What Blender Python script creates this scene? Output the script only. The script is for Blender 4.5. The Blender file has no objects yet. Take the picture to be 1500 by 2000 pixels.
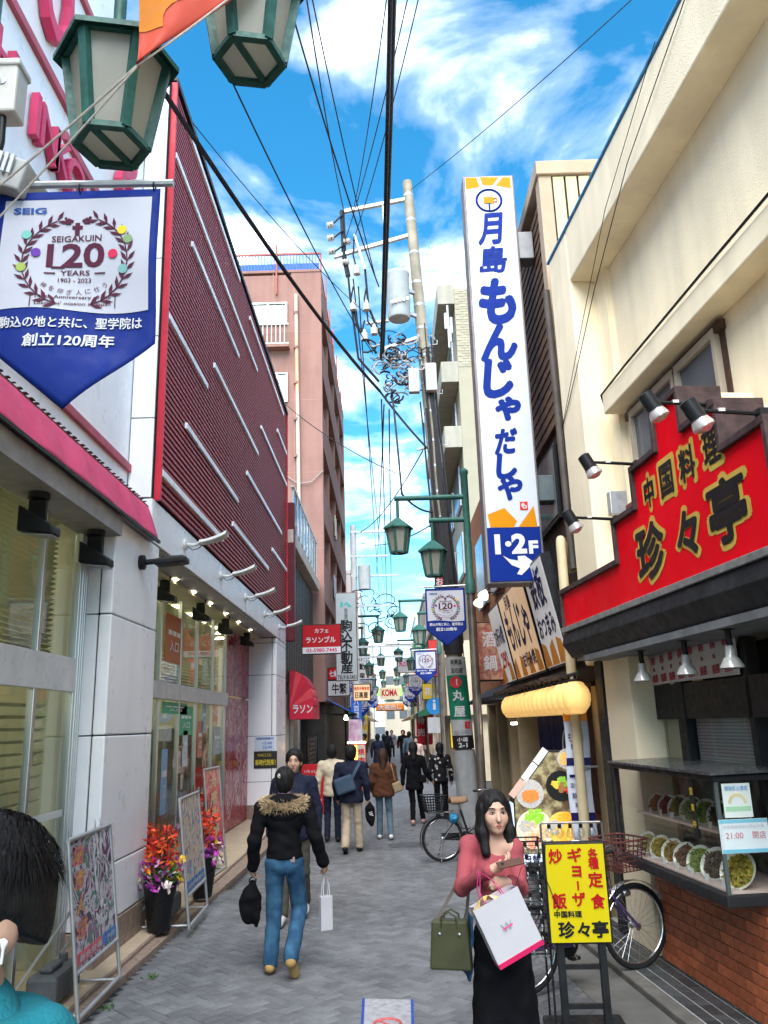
import bpy, bmesh, math, random
import numpy as np
from mathutils import Vector, Matrix
random.seed(7); RNG = np.random.default_rng(7)
rad = math.radians
SC = bpy.context.scene
COL = SC.collection
# ------------------------------------------------------------------ camera
CAM_H = 2.05; PITCH = math.atan(415/1585); ROLL = math.atan(185/6050)
cam = bpy.data.cameras.new('camera'); cam.sensor_fit = 'VERTICAL'; cam.sensor_height = 36; cam.lens = 36*1585/2000
cam.clip_start = .05; cam.clip_end = 2000
camo = bpy.data.objects.new('camera', cam); COL.objects.link(camo); SC.camera = camo
camo.matrix_world = Matrix.Translation((0, 0, CAM_H)) @ Matrix.Rotation(math.pi/2+PITCH, 4, 'X') @ Matrix.Rotation(-ROLL, 4, 'Z')
# ------------------------------------------------------------------ sky, sun, exposure
SUN_EL, SUN_AZ = rad(52), math.atan2(-.25, -.97)      # behind the camera, veiled by cloud: wide and soft
W = bpy.data.worlds.new('World'); SC.world = W; W.use_nodes = True
nt = W.node_tree; nt.nodes.clear(); N = nt.nodes.new; L = nt.links.new
wo = N('ShaderNodeOutputWorld'); sky = N('ShaderNodeTexSky'); sky.sky_type = 'NISHITA'; sky.sun_disc = False
sky.sun_elevation = SUN_EL; sky.sun_rotation = SUN_AZ; sky.ozone_density = 2.2; sky.dust_density = 0; sky.air_density = .85
bg = N('ShaderNodeBackground'); bg.inputs[1].default_value = .095
hs = N('ShaderNodeHueSaturation'); hs.inputs['Saturation'].default_value = 1.34; hs.inputs['Value'].default_value = .62; hs.inputs['Hue'].default_value = .483
L(sky.outputs[0], hs.inputs['Color']); L(hs.outputs[0], bg.inputs[0])
tc = N('ShaderNodeTexCoord'); sp = N('ShaderNodeSeparateXYZ'); L(tc.outputs['Generated'], sp.inputs[0])
def wm(op, a, b=None):
    n = N('ShaderNodeMath'); n.operation = op
    for i, x in enumerate((a, b)):
        if x is None: continue
        if isinstance(x, (int, float)): n.inputs[i].default_value = x
        else: L(x, n.inputs[i])
    return n.outputs[0]
zz = wm('ADD', wm('MAXIMUM', sp.outputs[2], 0.0), .16)
cb = N('ShaderNodeCombineXYZ'); L(wm('DIVIDE', sp.outputs[0], zz), cb.inputs[0]); L(wm('DIVIDE', sp.outputs[1], zz), cb.inputs[1])
mp = N('ShaderNodeMapping'); mp.inputs['Location'].default_value = (2.6, 7.7, 3.3); L(cb.outputs[0], mp.inputs[0])
n1 = N('ShaderNodeTexNoise'); n1.inputs['Scale'].default_value = 3.3; n1.inputs['Detail'].default_value = 9; n1.inputs['Roughness'].default_value = .56; n1.inputs['Distortion'].default_value = .35
L(mp.outputs[0], n1.inputs['Vector'])
r1 = N('ShaderNodeValToRGB'); r1.color_ramp.elements[0].position = .45; r1.color_ramp.elements[1].position = .80; L(n1.outputs['Fac'], r1.inputs[0])
for p_, v_ in ((.52, .02), (.575, .06), (.62, .13), (.70, .6)): e_ = r1.color_ramp.elements.new(p_); e_.color = (v_, v_, v_, 1)
r1.color_ramp.elements[-1].color = (.95, .95, .95, 1)
n2 = N('ShaderNodeTexNoise'); n2.inputs['Scale'].default_value = 5.5; n2.inputs['Detail'].default_value = 6; L(mp.outputs[0], n2.inputs['Vector'])
r2 = N('ShaderNodeValToRGB'); r2.color_ramp.elements[0].color = (.86, .86, .88, 1); r2.color_ramp.elements[1].color = (1, .965, .91, 1)
r2.color_ramp.elements[0].position = .35; r2.color_ramp.elements[1].position = .6; L(n2.outputs['Fac'], r2.inputs[0])
bc = N('ShaderNodeBackground'); bc.inputs[1].default_value = 3.2; L(r2.outputs[0], bc.inputs[0])
mx = N('ShaderNodeMixShader'); lowz = N('ShaderNodeMapRange'); lowz.inputs[1].default_value = .06; lowz.inputs[2].default_value = .32; lowz.inputs[3].default_value = .12; L(sp.outputs[2], lowz.inputs[0])
L(wm('MULTIPLY', r1.outputs[0], lowz.outputs[0]), mx.inputs[0]); L(bg.outputs[0], mx.inputs[1]); L(bc.outputs[0], mx.inputs[2]); L(mx.outputs[0], wo.inputs[0])
sl = bpy.data.lights.new('sun', 'SUN'); sl.energy = 1.5; sl.angle = rad(60); sl.color = (1, .95, .88)
so = bpy.data.objects.new('sun', sl); COL.objects.link(so)
sd = Vector((math.sin(SUN_AZ)*math.cos(SUN_EL), math.cos(SUN_AZ)*math.cos(SUN_EL), math.sin(SUN_EL)))
so.rotation_euler = sd.to_track_quat('Z', 'Y').to_euler(); so.location = sd*60
vs = SC.view_settings; vs.view_transform = 'Standard'; vs.look = 'None'; vs.gamma = 1; vs.exposure = 2.65; vs.use_curve_mapping = False
SC.cycles.max_bounces = 10; SC.cycles.diffuse_bounces = 7; SC.cycles.glossy_bounces = 4; SC.cycles.transparent_max_bounces = 12
SC.cycles.caustics_reflective = False; SC.cycles.caustics_refractive = False; SC.cycles.use_denoising = True
# ------------------------------------------------------------------ photo pixel -> direction (a distance always comes from a plane)
_c, _s, _cp, _sp = math.cos(ROLL), math.sin(ROLL), math.cos(PITCH), math.sin(PITCH)
def ray(px, py):
    u = (px-750)/1585; v = -(py-1000)/1585; r = u*_c+v*_s; w = -u*_s+v*_c
    return Vector((r, _cp-w*_sp, _sp+w*_cp))
C0 = Vector((0, 0, CAM_H))
def gz(px, py, z=0): d = ray(px, py); return C0+d*((z-CAM_H)/d.z)
def gx(px, py, x): d = ray(px, py); return C0+d*(x/d.x)
def gy(px, py, y): d = ray(px, py); return C0+d*(y/d.y)
# ------------------------------------------------------------------ materials
MT = {}
def mat(name, c, r=.6, m=0., var=.12, sc=5., bump=0., bs=60., rnd=0., isl=0., emit=0., streak=0., spec=.2, coat=0., c2=None, stain=0., bmap=None):
    if name in MT: return MT[name]
    M = bpy.data.materials.new(name); MT[name] = M; M.use_nodes = True
    t = M.node_tree; b = t.nodes['Principled BSDF']; n_ = t.nodes.new; l_ = t.links.new
    b.inputs['Roughness'].default_value = r; b.inputs['Metallic'].default_value = m
    b.inputs['Specular IOR Level'].default_value = spec; b.inputs['Coat Weight'].default_value = coat
    co = n_('ShaderNodeTexCoord')
    def noise(scale, det=4, mapping=None):
        n = n_('ShaderNodeTexNoise'); n.inputs['Scale'].default_value = scale; n.inputs['Detail'].default_value = det
        if mapping:
            q = n_('ShaderNodeMapping'); q.inputs['Scale'].default_value = mapping; l_(co.outputs['Object'], q.inputs[0]); l_(q.outputs[0], n.inputs['Vector'])
        else: l_(co.outputs['Object'], n.inputs['Vector'])
        return n.outputs['Fac']
    def mix(a, bcol, fac, mode='MIX'):
        q = n_('ShaderNodeMix'); q.data_type = 'RGBA'; q.blend_type = mode
        for s, x in ((q.inputs[0], fac), (q.inputs[6], a), (q.inputs[7], bcol)):
            if isinstance(x, (int, float)): s.default_value = x
            elif isinstance(x, tuple): s.default_value = (*x[:3], 1)
            else: l_(x, s)
        return q.outputs[2]
    def rng(f, a, z, lo=.3, hi=.7):
        q = n_('ShaderNodeMapRange'); q.inputs[1].default_value = lo; q.inputs[2].default_value = hi; q.inputs[3].default_value = a; q.inputs[4].default_value = z
        l_(f, q.inputs[0]); return q.outputs[0]
    def scal(col, f):
        q = n_('ShaderNodeVectorMath'); q.operation = 'SCALE'
        if isinstance(col, tuple): q.inputs[0].default_value = col[:3]
        else: l_(col, q.inputs[0])
        l_(f, q.inputs['Scale']); return q.outputs[0]
    col = tuple(c)
    if c2: col = mix(col, tuple(c2), rng(noise(sc*1.7), 0, 1, .4, .6))
    if var: col = scal(col, rng(noise(sc), 1-var, 1+var*.6))
    if streak: col = scal(col, rng(noise(1, 5, (3.1, 3.1, .35)), 1-streak, 1+.1*streak, .38, .6))
    if stain:
        gp = n_('ShaderNodeNewGeometry')
        for sc_, am in ((.55, stain), (3.2, stain*.6)):
            q = n_('ShaderNodeTexNoise'); q.inputs['Scale'].default_value = sc_; q.inputs['Detail'].default_value = 5; l_(gp.outputs['Position'], q.inputs['Vector']); col = scal(col, rng(q.outputs['Fac'], 1-am, 1+am*.6, .35, .65))
        q = n_('ShaderNodeTexVoronoi'); q.inputs['Scale'].default_value = 2.1; l_(gp.outputs['Position'], q.inputs['Vector']); col = scal(col, rng(q.outputs['Distance'], .55, 1, .03, .06))
    if rnd:
        o = n_('ShaderNodeObjectInfo'); col = scal(col, rng(o.outputs['Random'], 1-rnd, 1+rnd, 0, 1))
    if isl:
        g = n_('ShaderNodeNewGeometry'); col = scal(col, rng(g.outputs['Random Per Island'], 1-isl, 1+isl, 0, 1))
    if isinstance(col, tuple): b.inputs['Base Color'].default_value = (*col[:3], 1)
    else: l_(col, b.inputs['Base Color'])
    if emit:
        if isinstance(col, tuple): b.inputs['Emission Color'].default_value = (*col[:3], 1)
        else: l_(col, b.inputs['Emission Color'])
        b.inputs['Emission Strength'].default_value = emit
    if var and r > .12: l_(rng(noise(sc*3), max(.03, r-.12), min(1, r+.12)), b.inputs['Roughness'])
    if bump:
        bp = n_('ShaderNodeBump'); bp.inputs['Strength'].default_value = bump; bp.inputs['Distance'].default_value = .02
        l_(noise(bs if not bmap else 1., 3, bmap), bp.inputs['Height']); l_(bp.outputs[0], b.inputs['Normal'])
    return M
def glass(name, tint=(.9, .95, .93), refl=.12, rough=.0, ior=1.5):
    if name in MT: return MT[name]
    M = bpy.data.materials.new(name); MT[name] = M; M.use_nodes = True; t = M.node_tree; t.nodes.clear()
    o = t.nodes.new('ShaderNodeOutputMaterial'); a = t.nodes.new('ShaderNodeBsdfTransparent'); a.inputs[0].default_value = (*tint, 1)
    g = t.nodes.new('ShaderNodeBsdfGlossy'); g.inputs['Roughness'].default_value = rough
    # Schlick reflectance that treats both sides of the pane alike
    ge = t.nodes.new('ShaderNodeNewGeometry'); dt = t.nodes.new('ShaderNodeVectorMath'); dt.operation = 'DOT_PRODUCT'
    t.links.new(ge.outputs['Incoming'], dt.inputs[0]); t.links.new(ge.outputs['Normal'], dt.inputs[1])
    def mth(op, x, y=None):
        n = t.nodes.new('ShaderNodeMath'); n.operation = op
        for k, q in enumerate((x, y)):
            if q is None: continue
            if isinstance(q, (int, float)): n.inputs[k].default_value = q
            else: t.links.new(q, n.inputs[k])
        return n.outputs[0]
    r0 = ((ior-1)/(ior+1))**2
    fr_ = mth('ADD', mth('MULTIPLY', mth('POWER', mth('SUBTRACT', 1.0, mth('ABSOLUTE', dt.outputs['Value'])), 5.0), (1-r0)*.6), r0*.6+refl*.4)
    m_ = t.nodes.new('ShaderNodeMixShader'); t.links.new(fr_, m_.inputs[0])
    t.links.new(a.outputs[0], m_.inputs[1]); t.links.new(g.outputs[0], m_.inputs[2]); t.links.new(m_.outputs[0], o.inputs[0])
    return M
# ------------------------------------------------------------------ mesh builder and object helpers
MATRIX = {}
def vec(p): return p if isinstance(p, Vector) else Vector(p)
class MB:
    def __init__(s): s.v = []; s.f = []; s.m = []; s.cur = 0
    def add(s, vs, fs):
        o = len(s.v); s.v += [tuple(p) for p in vs]; s.f += [tuple(i+o for i in f) for f in fs]; s.m += [s.cur]*len(fs); return s
    def mi(s, i): s.cur = i; return s
    def obox(s, c, ax, ay, az):
        c, ax, ay, az = vec(c), vec(ax), vec(ay), vec(az)
        if ax.cross(ay).dot(az) < 0: az = -az
        vs = [c+ax*i+ay*j+az*k for k in (-1, 1) for j in (-1, 1) for i in (-1, 1)]
        return s.add(vs, [(0, 2, 3, 1), (4, 5, 7, 6), (0, 1, 5, 4), (2, 6, 7, 3), (0, 4, 6, 2), (1, 3, 7, 5)])
    def box(s, x0, x1, y0, y1, z0, z1):
        return s.obox(((x0+x1)/2, (y0+y1)/2, (z0+z1)/2), ((abs(x1-x0))/2, 0, 0), (0, abs(y1-y0)/2, 0), (0, 0, abs(z1-z0)/2))
    def bar(s, p, q, w, h=None, up=(0, 0, 1)):
        p, q = vec(p), vec(q); d = (q-p); h = h or w; u = vec(up)
        if abs(d.normalized().dot(u)) > .98: u = Vector((1, 0, 0))
        x = d.cross(u).normalized(); z = x.cross(d).normalized()
        return s.obox((p+q)/2, d/2, x*(w/2), z*(h/2))
    def tube(s, pts, r, n=8, closed=False, cap=True):
        P = [vec(p) for p in pts]; k = len(P); R = r if isinstance(r, (list, tuple)) else [r]*k
        vs = []; pu = None
        for i in range(k):
            a = P[i-1] if (i > 0 or closed) else P[i]; b = P[(i+1) % k] if (i < k-1 or closed) else P[i]
            d = (b-a).normalized() if (b-a).length > 1e-9 else Vector((0, 0, 1))
            if pu is None: pu = Vector((0, 0, 1)) if abs(d.z) < .9 else Vector((1, 0, 0))
            x = pu.cross(d)
            if x.length < 1e-6: x = Vector((1, 0, 0)).cross(d)
            x.normalize(); u = d.cross(x).normalized(); pu = u
            vs += [P[i]+(x*math.cos(2*math.pi*j/n)+u*math.sin(2*math.pi*j/n))*R[i] for j in range(n)]
        fs = []
        for i in range(k if closed else k-1):
            a = i*n; b = ((i+1) % k)*n
            fs += [(a+j, a+(j+1) % n, b+(j+1) % n, b+j) for j in range(n)]
        if cap and not closed: fs += [tuple(range(n-1, -1, -1)), tuple((k-1)*n+j for j in range(n))]
        return s.add(vs, fs)
    def lathe(s, prof, c=(0, 0, 0), n=16, ax=(0, 0, 1), cap=True, ph=0):
        c = vec(c); z = vec(ax).normalized(); x = z.orthogonal().normalized() if abs(z.z) < .99 else Vector((1, 0, 0)); y = z.cross(x)
        vs = []
        for (r, h) in prof: vs += [c+z*h+(x*math.cos(2*math.pi*j/n+ph)+y*math.sin(2*math.pi*j/n+ph))*r for j in range(n)]
        fs = []
        for i in range(len(prof)-1):
            a = i*n; b = a+n; fs += [(a+j, a+(j+1) % n, b+(j+1) % n, b+j) for j in range(n)]
        if cap: fs += [tuple(range(n-1, -1, -1)), tuple((len(prof)-1)*n+j for j in range(n))]
        return s.add(vs, fs)
    def prism(s, poly, d):
        P = [vec(p) for p in poly]; d = vec(d); n = len(P); nr = Vector((0, 0, 0))
        for i in range(n): nr += P[i].cross(P[(i+1) % n])
        if nr.dot(d) > 0: P.reverse()
        return s.add(P+[p+d for p in P], [tuple(range(n)), tuple(range(2*n-1, n-1, -1))]+[((i+1) % n, i, i+n, (i+1) % n+n) for i in range(n)])
    def poly(s, pts): return s.add([vec(p) for p in pts], [tuple(range(len(pts)))])
    def sheet(s, fn, nu, nv, th=0.):
        vs = [vec(fn(i/nu, j/nv)) for j in range(nv+1) for i in range(nu+1)]
        fs = [(j*(nu+1)+i, j*(nu+1)+i+1, (j+1)*(nu+1)+i+1, (j+1)*(nu+1)+i) for j in range(nv) for i in range(nu)]
        return s.add(vs, fs)
    def disc(s, c, nrm, r, n=20):
        z = vec(nrm).normalized(); x = z.orthogonal().normalized(); y = z.cross(x); c = vec(c)
        return s.add([c+(x*math.cos(2*math.pi*j/n)+y*math.sin(2*math.pi*j/n))*r for j in range(n)], [tuple(range(n))])
    def ring(s, c, nrm, R, r, n=24, k=6):
        z = vec(nrm).normalized(); x = z.orthogonal().normalized(); y = z.cross(x); c = vec(c)
        return s.tube([c+(x*math.cos(2*math.pi*j/n)+y*math.sin(2*math.pi*j/n))*R for j in range(n)], r, k, closed=True)
    def mesh(s, name, mats, smooth=0):
        me = bpy.data.meshes.new(name); me.from_pydata(s.v, [], s.f)
        for m in (mats if isinstance(mats, (list, tuple)) else [mats]): me.materials.append(m)
        if any(s.m): me.polygons.foreach_set('material_index', s.m)
        if smooth:
            me.polygons.foreach_set('use_smooth', [True]*len(me.polygons)); me.set_sharp_from_angle(angle=rad(smooth))
        me.update(); return me
    def build(s, name, mats, parent=None, smooth=0, bev=0., world=True, kind=None, label=None, solid=0.):
        if parent is not None and world:
            inv = MATRIX[parent.name].inverted(); s.v = [tuple(inv @ Vector(p)) for p in s.v]
        o = link(name, s.mesh(name, mats, smooth), parent)
        if bev:
            b = o.modifiers.new('bevel', 'BEVEL'); b.width = bev; b.segments = 2; b.limit_method = 'ANGLE'; b.angle_limit = rad(40)
        if solid:
            q = o.modifiers.new('solid', 'SOLIDIFY'); q.thickness = solid; q.offset = 0
        if kind: o['kind'] = kind
        if label: o['label'] = label
        return o
def link(name, data, parent=None):
    o = bpy.data.objects.new(name, data); COL.objects.link(o)
    if parent is not None: o.parent = parent; MATRIX[o.name] = MATRIX[parent.name]
    else: MATRIX[o.name] = Matrix.Identity(4)
    return o
def inst(me, name, parent, loc=(0, 0, 0), rot=(0, 0, 0), scale=(1, 1, 1)):
    o = bpy.data.objects.new(name, me); COL.objects.link(o); o.parent = parent; o.location = loc; o.rotation_euler = rot; o.scale = scale
    MATRIX[o.name] = MATRIX[parent.name] if parent else Matrix.Identity(4)
    return o
def tag(o, label, cat, group=None, kind=None):
    o['label'] = label; o['category'] = cat
    if group: o['group'] = group
    if kind: o['kind'] = kind
    return o
def thing(name, label, cat, loc=(0, 0, 0), rz=0., group=None, rot=None):
    o = bpy.data.objects.new(name, None); COL.objects.link(o); o.empty_display_size = .2; o.location = loc; o.rotation_euler = rot or (0, 0, rz)
    MATRIX[o.name] = Matrix.Translation(loc) @ o.rotation_euler.to_matrix().to_4x4()
    return tag(o, label, cat, group)
def dup(root, loc, rz=None, label=None, group=None, mirror=False):
    r = root.copy(); COL.objects.link(r); r.location = loc
    if rz is not None: r.rotation_euler = (0, 0, rz)
    if mirror: r.scale = (-root.scale.x, root.scale.y, root.scale.z)
    if label: r['label'] = label
    if group: r['group'] = group
    def rec(a, b):
        for ch in KIDS.get(a.name, []):
            c = ch.copy(); COL.objects.link(c); c.parent = b; rec(ch, c)
    rec(root, r); return r
KIDS = {}
def index_kids():
    KIDS.clear()
    for o in COL.objects:
        if o.parent: KIDS.setdefault(o.parent.name, []).append(o)
_TX = {}
def glyphs(s, off=0., ext=0., line=1., align='CENTER'):
    k = (s, off, ext, line, align)
    if k not in _TX:
        c = bpy.data.curves.new('lettering', 'FONT'); c.body = s; c.offset = off; c.extrude = ext; c.resolution_u = 3; c.space_line = line; c.align_x = align
        o = bpy.data.objects.new('lettering', c); me = bpy.data.meshes.new_from_object(o)
        v = np.array([p.co[:] for p in me.vertices]); f = [tuple(p.vertices) for p in me.polygons]
        bpy.data.objects.remove(o); bpy.data.curves.remove(c); bpy.data.meshes.remove(me); _TX[k] = (v, f)
    return _TX[k]
def put_text(mb, s, o, xd, ud, w=None, h=None, off=0., ext=0., lift=.004, bend=None, line=1.):
    """print s centred on o, scaled to w x h metres, x along xd, up along ud"""
    cjk = off > .012 and not ext and any(ord(c_) > 0x2E80 for c_ in s)
    v, f = glyphs(s, 0. if cjk else off, 0., line)
    o, xd, ud = vec(o), vec(xd).normalized(), vec(ud).normalized(); nd = xd.cross(ud)
    lo = v.min(0); hi = v.max(0); c = (lo+hi)/2; sz = hi-lo
    sx = w/sz[0] if w else h/sz[1]; sy = h/sz[1] if h else sx
    if cjk:   # heavy strokes: the glyph laid down several times, each copy shifted a little
        k = 8; r_ = off*.9
        for j in range(k+1):
            dx, dy = (0, 0) if j == k else (r_*math.cos(2*math.pi*j/k), r_*math.sin(2*math.pi*j/k))
            mb.add([o+xd*((p[0]+dx-c[0])*sx)+ud*((p[1]+dy-c[1])*sy)+nd*(lift+.00025*j) for p in v], f)
        return mb
    pts = [o+xd*((p[0]-c[0])*sx)+ud*((p[1]-c[1])*sy)+nd*lift for p in v]
    if ext:
        n = len(pts); back = [p-nd*(ext) for p in pts]
        ec = {}
        for q in f:
            for i in range(len(q)):
                a, b = q[i], q[(i+1) % len(q)]; ec[(a, b)] = 1
        side = [(b, a, a+n, b+n) for (a, b) in ec if (b, a) not in ec]
        return mb.add(pts+back, list(f)+side)
    return mb.add(pts, f)
def vtext(mb, s, o, xd, ud, w, pitch, off=0., lift=.004, h=None, shear=0.):
    """characters of s one under another; o is the centre of the first"""
    for i, ch in enumerate(s):
        if ch in ' 　': continue
        put_text(mb, ch, vec(o)-vec(ud).normalized()*(pitch*i)+vec(xd).normalized()*(shear*i), xd, ud, w if ch not in 'ー一' else w*.25, h if ch not in 'ー一' else (h or w), off, 0, lift)
    return mb
X_, Y_, Z_ = Vector((1, 0, 0)), Vector((0, 1, 0)), Vector((0, 0, 1))
# ------------------------------------------------------------------ common materials
WHITE = mat('white panel', (.86, .87, .885), .35, var=.06, sc=1.2, streak=.06)
BLACKM = mat('black metal', (.02, .021, .023), .45, m=.3, var=.3, sc=9)
DARK = mat('dark joint', (.02, .02, .022), .8)
STEEL = mat('brushed steel', (.55, .56, .56), .3, m=.9, var=0)
ALU = mat('dull aluminium', (.5, .51, .52), .4, m=.7, var=.1)
GREEN = mat('green lamp paint', (.028, .105, .085), .45, var=.25, sc=14, c2=(.035, .12, .10), bump=.05)
CONC = mat('concrete', (.36, .35, .33), .9, var=.25, sc=3, bump=.25, bs=90)
RUBBER = mat('black rubber', (.018, .018, .02), .7, var=.2)
# ------------------------------------------------------------------ ground, street
tag(MB().box(-500, 500, -60, 900, -.4, -.03).build('ground', mat('asphalt', (.07, .07, .072), .9, var=.25, sc=2, bump=.3)), 'dark asphalt ground under the whole quarter', 'ground', kind='structure')
PAV = mat('paver grey', (.165, .17, .18), .62, var=.16, sc=7, bump=.22, bs=130, rnd=.16, stain=.2)
PAVS = mat('paver grey field', (.165, .17, .18), .62, var=.16, sc=7, bump=.22, bs=130, isl=.16, stain=.2)
def paver_far(name):
    M = mat(name, (.165, .17, .18), .62, var=.12, sc=3, bump=.15, bs=60, stain=.2)
    return M
street = tag(MB().poly([(-2.9, -20, -.012), (2.6, -20, -.012), (2.6, 190, -.012), (-2.9, 190, -.012)]).build('street', mat('dark paver joints', (.045, .045, .048), .9, var=.2, sc=8, bump=.3)),
             'narrow pedestrian street paved in grey herringbone blocks', 'street', kind='structure')
def xl(y): return -2.37+.02*(y-5.5) if y < 16 else -2.16
def xr(y): return 1.72-.0875*(y-7) if y < 9 else min(1.545+.1*(y-9), 2.0)
PW = .1
def paver_mesh(L_, w_, name='paver'):
    m = MB(); b = .006; g = .0035; a, c = L_/2-g, w_/2-g
    lo = [(-a, -c, -.03), (a, -c, -.03), (a, c, -.03), (-a, c, -.03)]; md = [(-a, -c, -b), (a, -c, -b), (a, c, -b), (-a, c, -b)]
    tp = [(-a+b, -c+b, 0), (a-b, -c+b, 0), (a-b, c-b, 0), (-a+b, c-b, 0)]
    m.add(lo+md+tp, [(i, (i+1) % 4, (i+1) % 4+4, i+4) for i in range(4)]+[(i+4, (i+1) % 4+4, (i+1) % 4+8, i+8) for i in range(4)]+[(8, 9, 10, 11)])
    return m
pm = paver_mesh(.2, .1).mesh('paver', PAV)
near = []; K = PW/math.sqrt(2)
cells = []
for a in range(-60, 420):
    for b in range(-200, 420):
        k = (a-b) % 4
        if k == 0: u, v, th = a+1, b+.5, 0
        elif k == 2: u, v, th = a+.5, b, 1
        else: continue
        x = (u-v)*K; y = (u+v)*K+3.5
        if y < 4.6 or y > 21: continue
        if x < xl(y)+.02 or x > xr(y)-.02: continue
        cells.append((x, y, th))
cells.sort(key=lambda c: abs(c[0]+.1)*.35+c[1] if c[1] > 5.65 else 99)
fb = MB()
for i, (x, y, th) in enumerate(cells):
    ang = rad(45)+th*math.pi/2; dz = random.uniform(-.002, .0015); tx, ty = random.uniform(-.006, .006), random.uniform(-.006, .006)
    if i < 300: inst(pm, 'paver', street, (x, y, dz), (tx, ty, ang))
    else:
        R = Matrix.Translation((x, y, dz)) @ Matrix.Rotation(ang, 4, 'Z') @ Matrix.Rotation(tx, 4, 'X'); q = paver_mesh(.2, .1)
        fb.add([R @ Vector(p) for p in q.v], q.f)
fb.build('paver_field', PAVS, street, kind='stuff')
# beyond: the blocks are too small to tell apart
MB().poly([(-2.5, 21, -.004), (2.4, 21, -.004), (2.4, 190, -.004), (-2.5, 190, -.004)]).build('far_paving', paver_far('paver far'), street)
def manhole(x, y, r):
    m = MB(); m.lathe([(r, -.02), (r, .002), (r-.02, .003), (r-.025, -.001), (r-.03, -.001), (r-.034, .002), (0.001, .002)], (x, y, .001), 28)
    return m
tag(manhole(-1.42, 6.02, .33).build('manhole_cover', mat('cast iron', (.12, .12, .125), .6, m=.4, var=.3, bump=.4, bs=50), smooth=30), 'round iron manhole cover in the paving beside the first poster stand', 'manhole cover')
tag(manhole(.25, 15.2, .36).build('manhole_cover', MT['cast iron'], smooth=30), 'round iron manhole cover at the feet of the woman in brown', 'manhole cover')
# no-smoking sheet stuck to the paving
a, b_, c_, d_ = gz(707, 1951, .003), gz(808, 1953, .003), gz(812, 2075, .003), gz(700, 2073, .003)
st = thing('ground_sticker', 'worn white no smoking sticker on the paving at the bottom edge', 'sticker', (a+c_)/2)
MB().prism([a, b_, c_, d_], (0, 0, .002)).build('sheet', mat('worn print white', (.36, .36, .39), .6, var=.3, sc=18), st)
m = MB(); e = (a-d_)*.06
for p, q in ((a, d_), (b_, c_)): m.bar(p+Vector((.012 if p is a else -.012, 0, .0035)), q+Vector((.012 if p is a else -.012, 0, .0035)), .022, .002)
m.build('blue_border', mat('print blue', (.03, .07, .32), .5, var=.3, sc=20), st)
mid = (a+b_)*.5*.55+(c_+d_)*.5*.45
m = MB(); m.ring(mid+Vector((0, 0, .004)), Z_, .095, .012, 28, 4); m.bar(mid+Vector((-.07, .07, .0035)), mid+Vector((.07, -.07, .0035)), .022, .003)
m.build('ban_mark', mat('print red faded', (.5, .11, .12), .5, var=.3, sc=20), st)
# ------------------------------------------------------------------ left: games hall with red louvres
PINK = mat('pink red paint', (.62, .05, .13), .45, var=.1, sc=3)
MAROON = mat('maroon slat', (.34, .045, .06), .5, var=.12, sc=3, spec=.4)
MAROOND = mat('maroon backing', (.03, .003, .006), .9)
REDT = mat('red trim', (.55, .03, .05), .4, var=.1)
GRAN = mat('brown granite', (.27, .20, .155), .5, var=.25, sc=14, c2=(.34, .26, .21), bump=.05)
BEIGE = mat('beige step tile', (.50, .40, .29), .5, var=.12, sc=4, rnd=.06)
SOFF = mat('soffit grey', (.40, .41, .43), .5, var=.08, sc=2)
SGLASS = glass('shop glass', (.93, .96, .90), .10)
hall = thing('games_hall', 'white panelled games hall with a dark red louvred upper facade', 'building', (-2.7, 9, 0))
XA, XB, XG = -2.93, -2.62, -3.3
# body
m = MB(); m.box(-15, -6.4, -9, 20.95, 0, 10.4); m.box(-6.4, -3.34, -9, 20.95, 4.2, 10.4); m.box(-6.4, -3.30, 19.35, 20.95, .1, 4.2); m.box(-6.4, -2.96, -9, -1, .1, 4.2)
m.build('wall', mat('hall inner wall', (.42, .41, .37), .7), hall)
m = MB(); m.box(-3.34, -2.64, 9.0, 20.94, 4.62, 10.38); m.build('louvre_back', MAROOND, hall)
sm = MB().box(-.03, 0, 0, 11.9, -.020, .020).mesh('slat', MAROON)
o0 = MATRIX[hall.name].inverted()
z = 4.68
while z < 10.36:
    inst(sm, 'slat', hall, o0 @ Vector((-2.595, 9.04, z))); z += .078
for (y, w) in ((8.985, .05), (20.93, .04)): MB().box(-2.66, -2.565, y-w/2, y+w/2, 4.62, 10.42).build('red_trim', REDT, hall, bev=.006)
MB().box(-2.68, -2.56, 8.96, 20.97, 10.38, 10.46).build('parapet_cap', BLACKM, hall)
bars = [(9.65, 13.63, 10.2), (9.06, 15.74, 9.33), (10.05, 13.67, 8.66), (14.79, 20.08, 10.05), (9.02, 11.22, 7.0), (11.66, 15.98, 7.56), (10.06, 13.81, 5.95), (16.35, 20.75, 8.3), (18.91, 20.74, 9.18), (14.69, 19.74, 6.75), (9.02, 12.57, 4.97), (13.38, 17.53, 5.43), (18.14, 20.77, 6.0)]
for (y0, y1, z) in bars: MB().box(-2.6, -2.562, y0, y1, z-.042, z+.042).build('white_bar', WHITE, hall, bev=.006)
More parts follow.
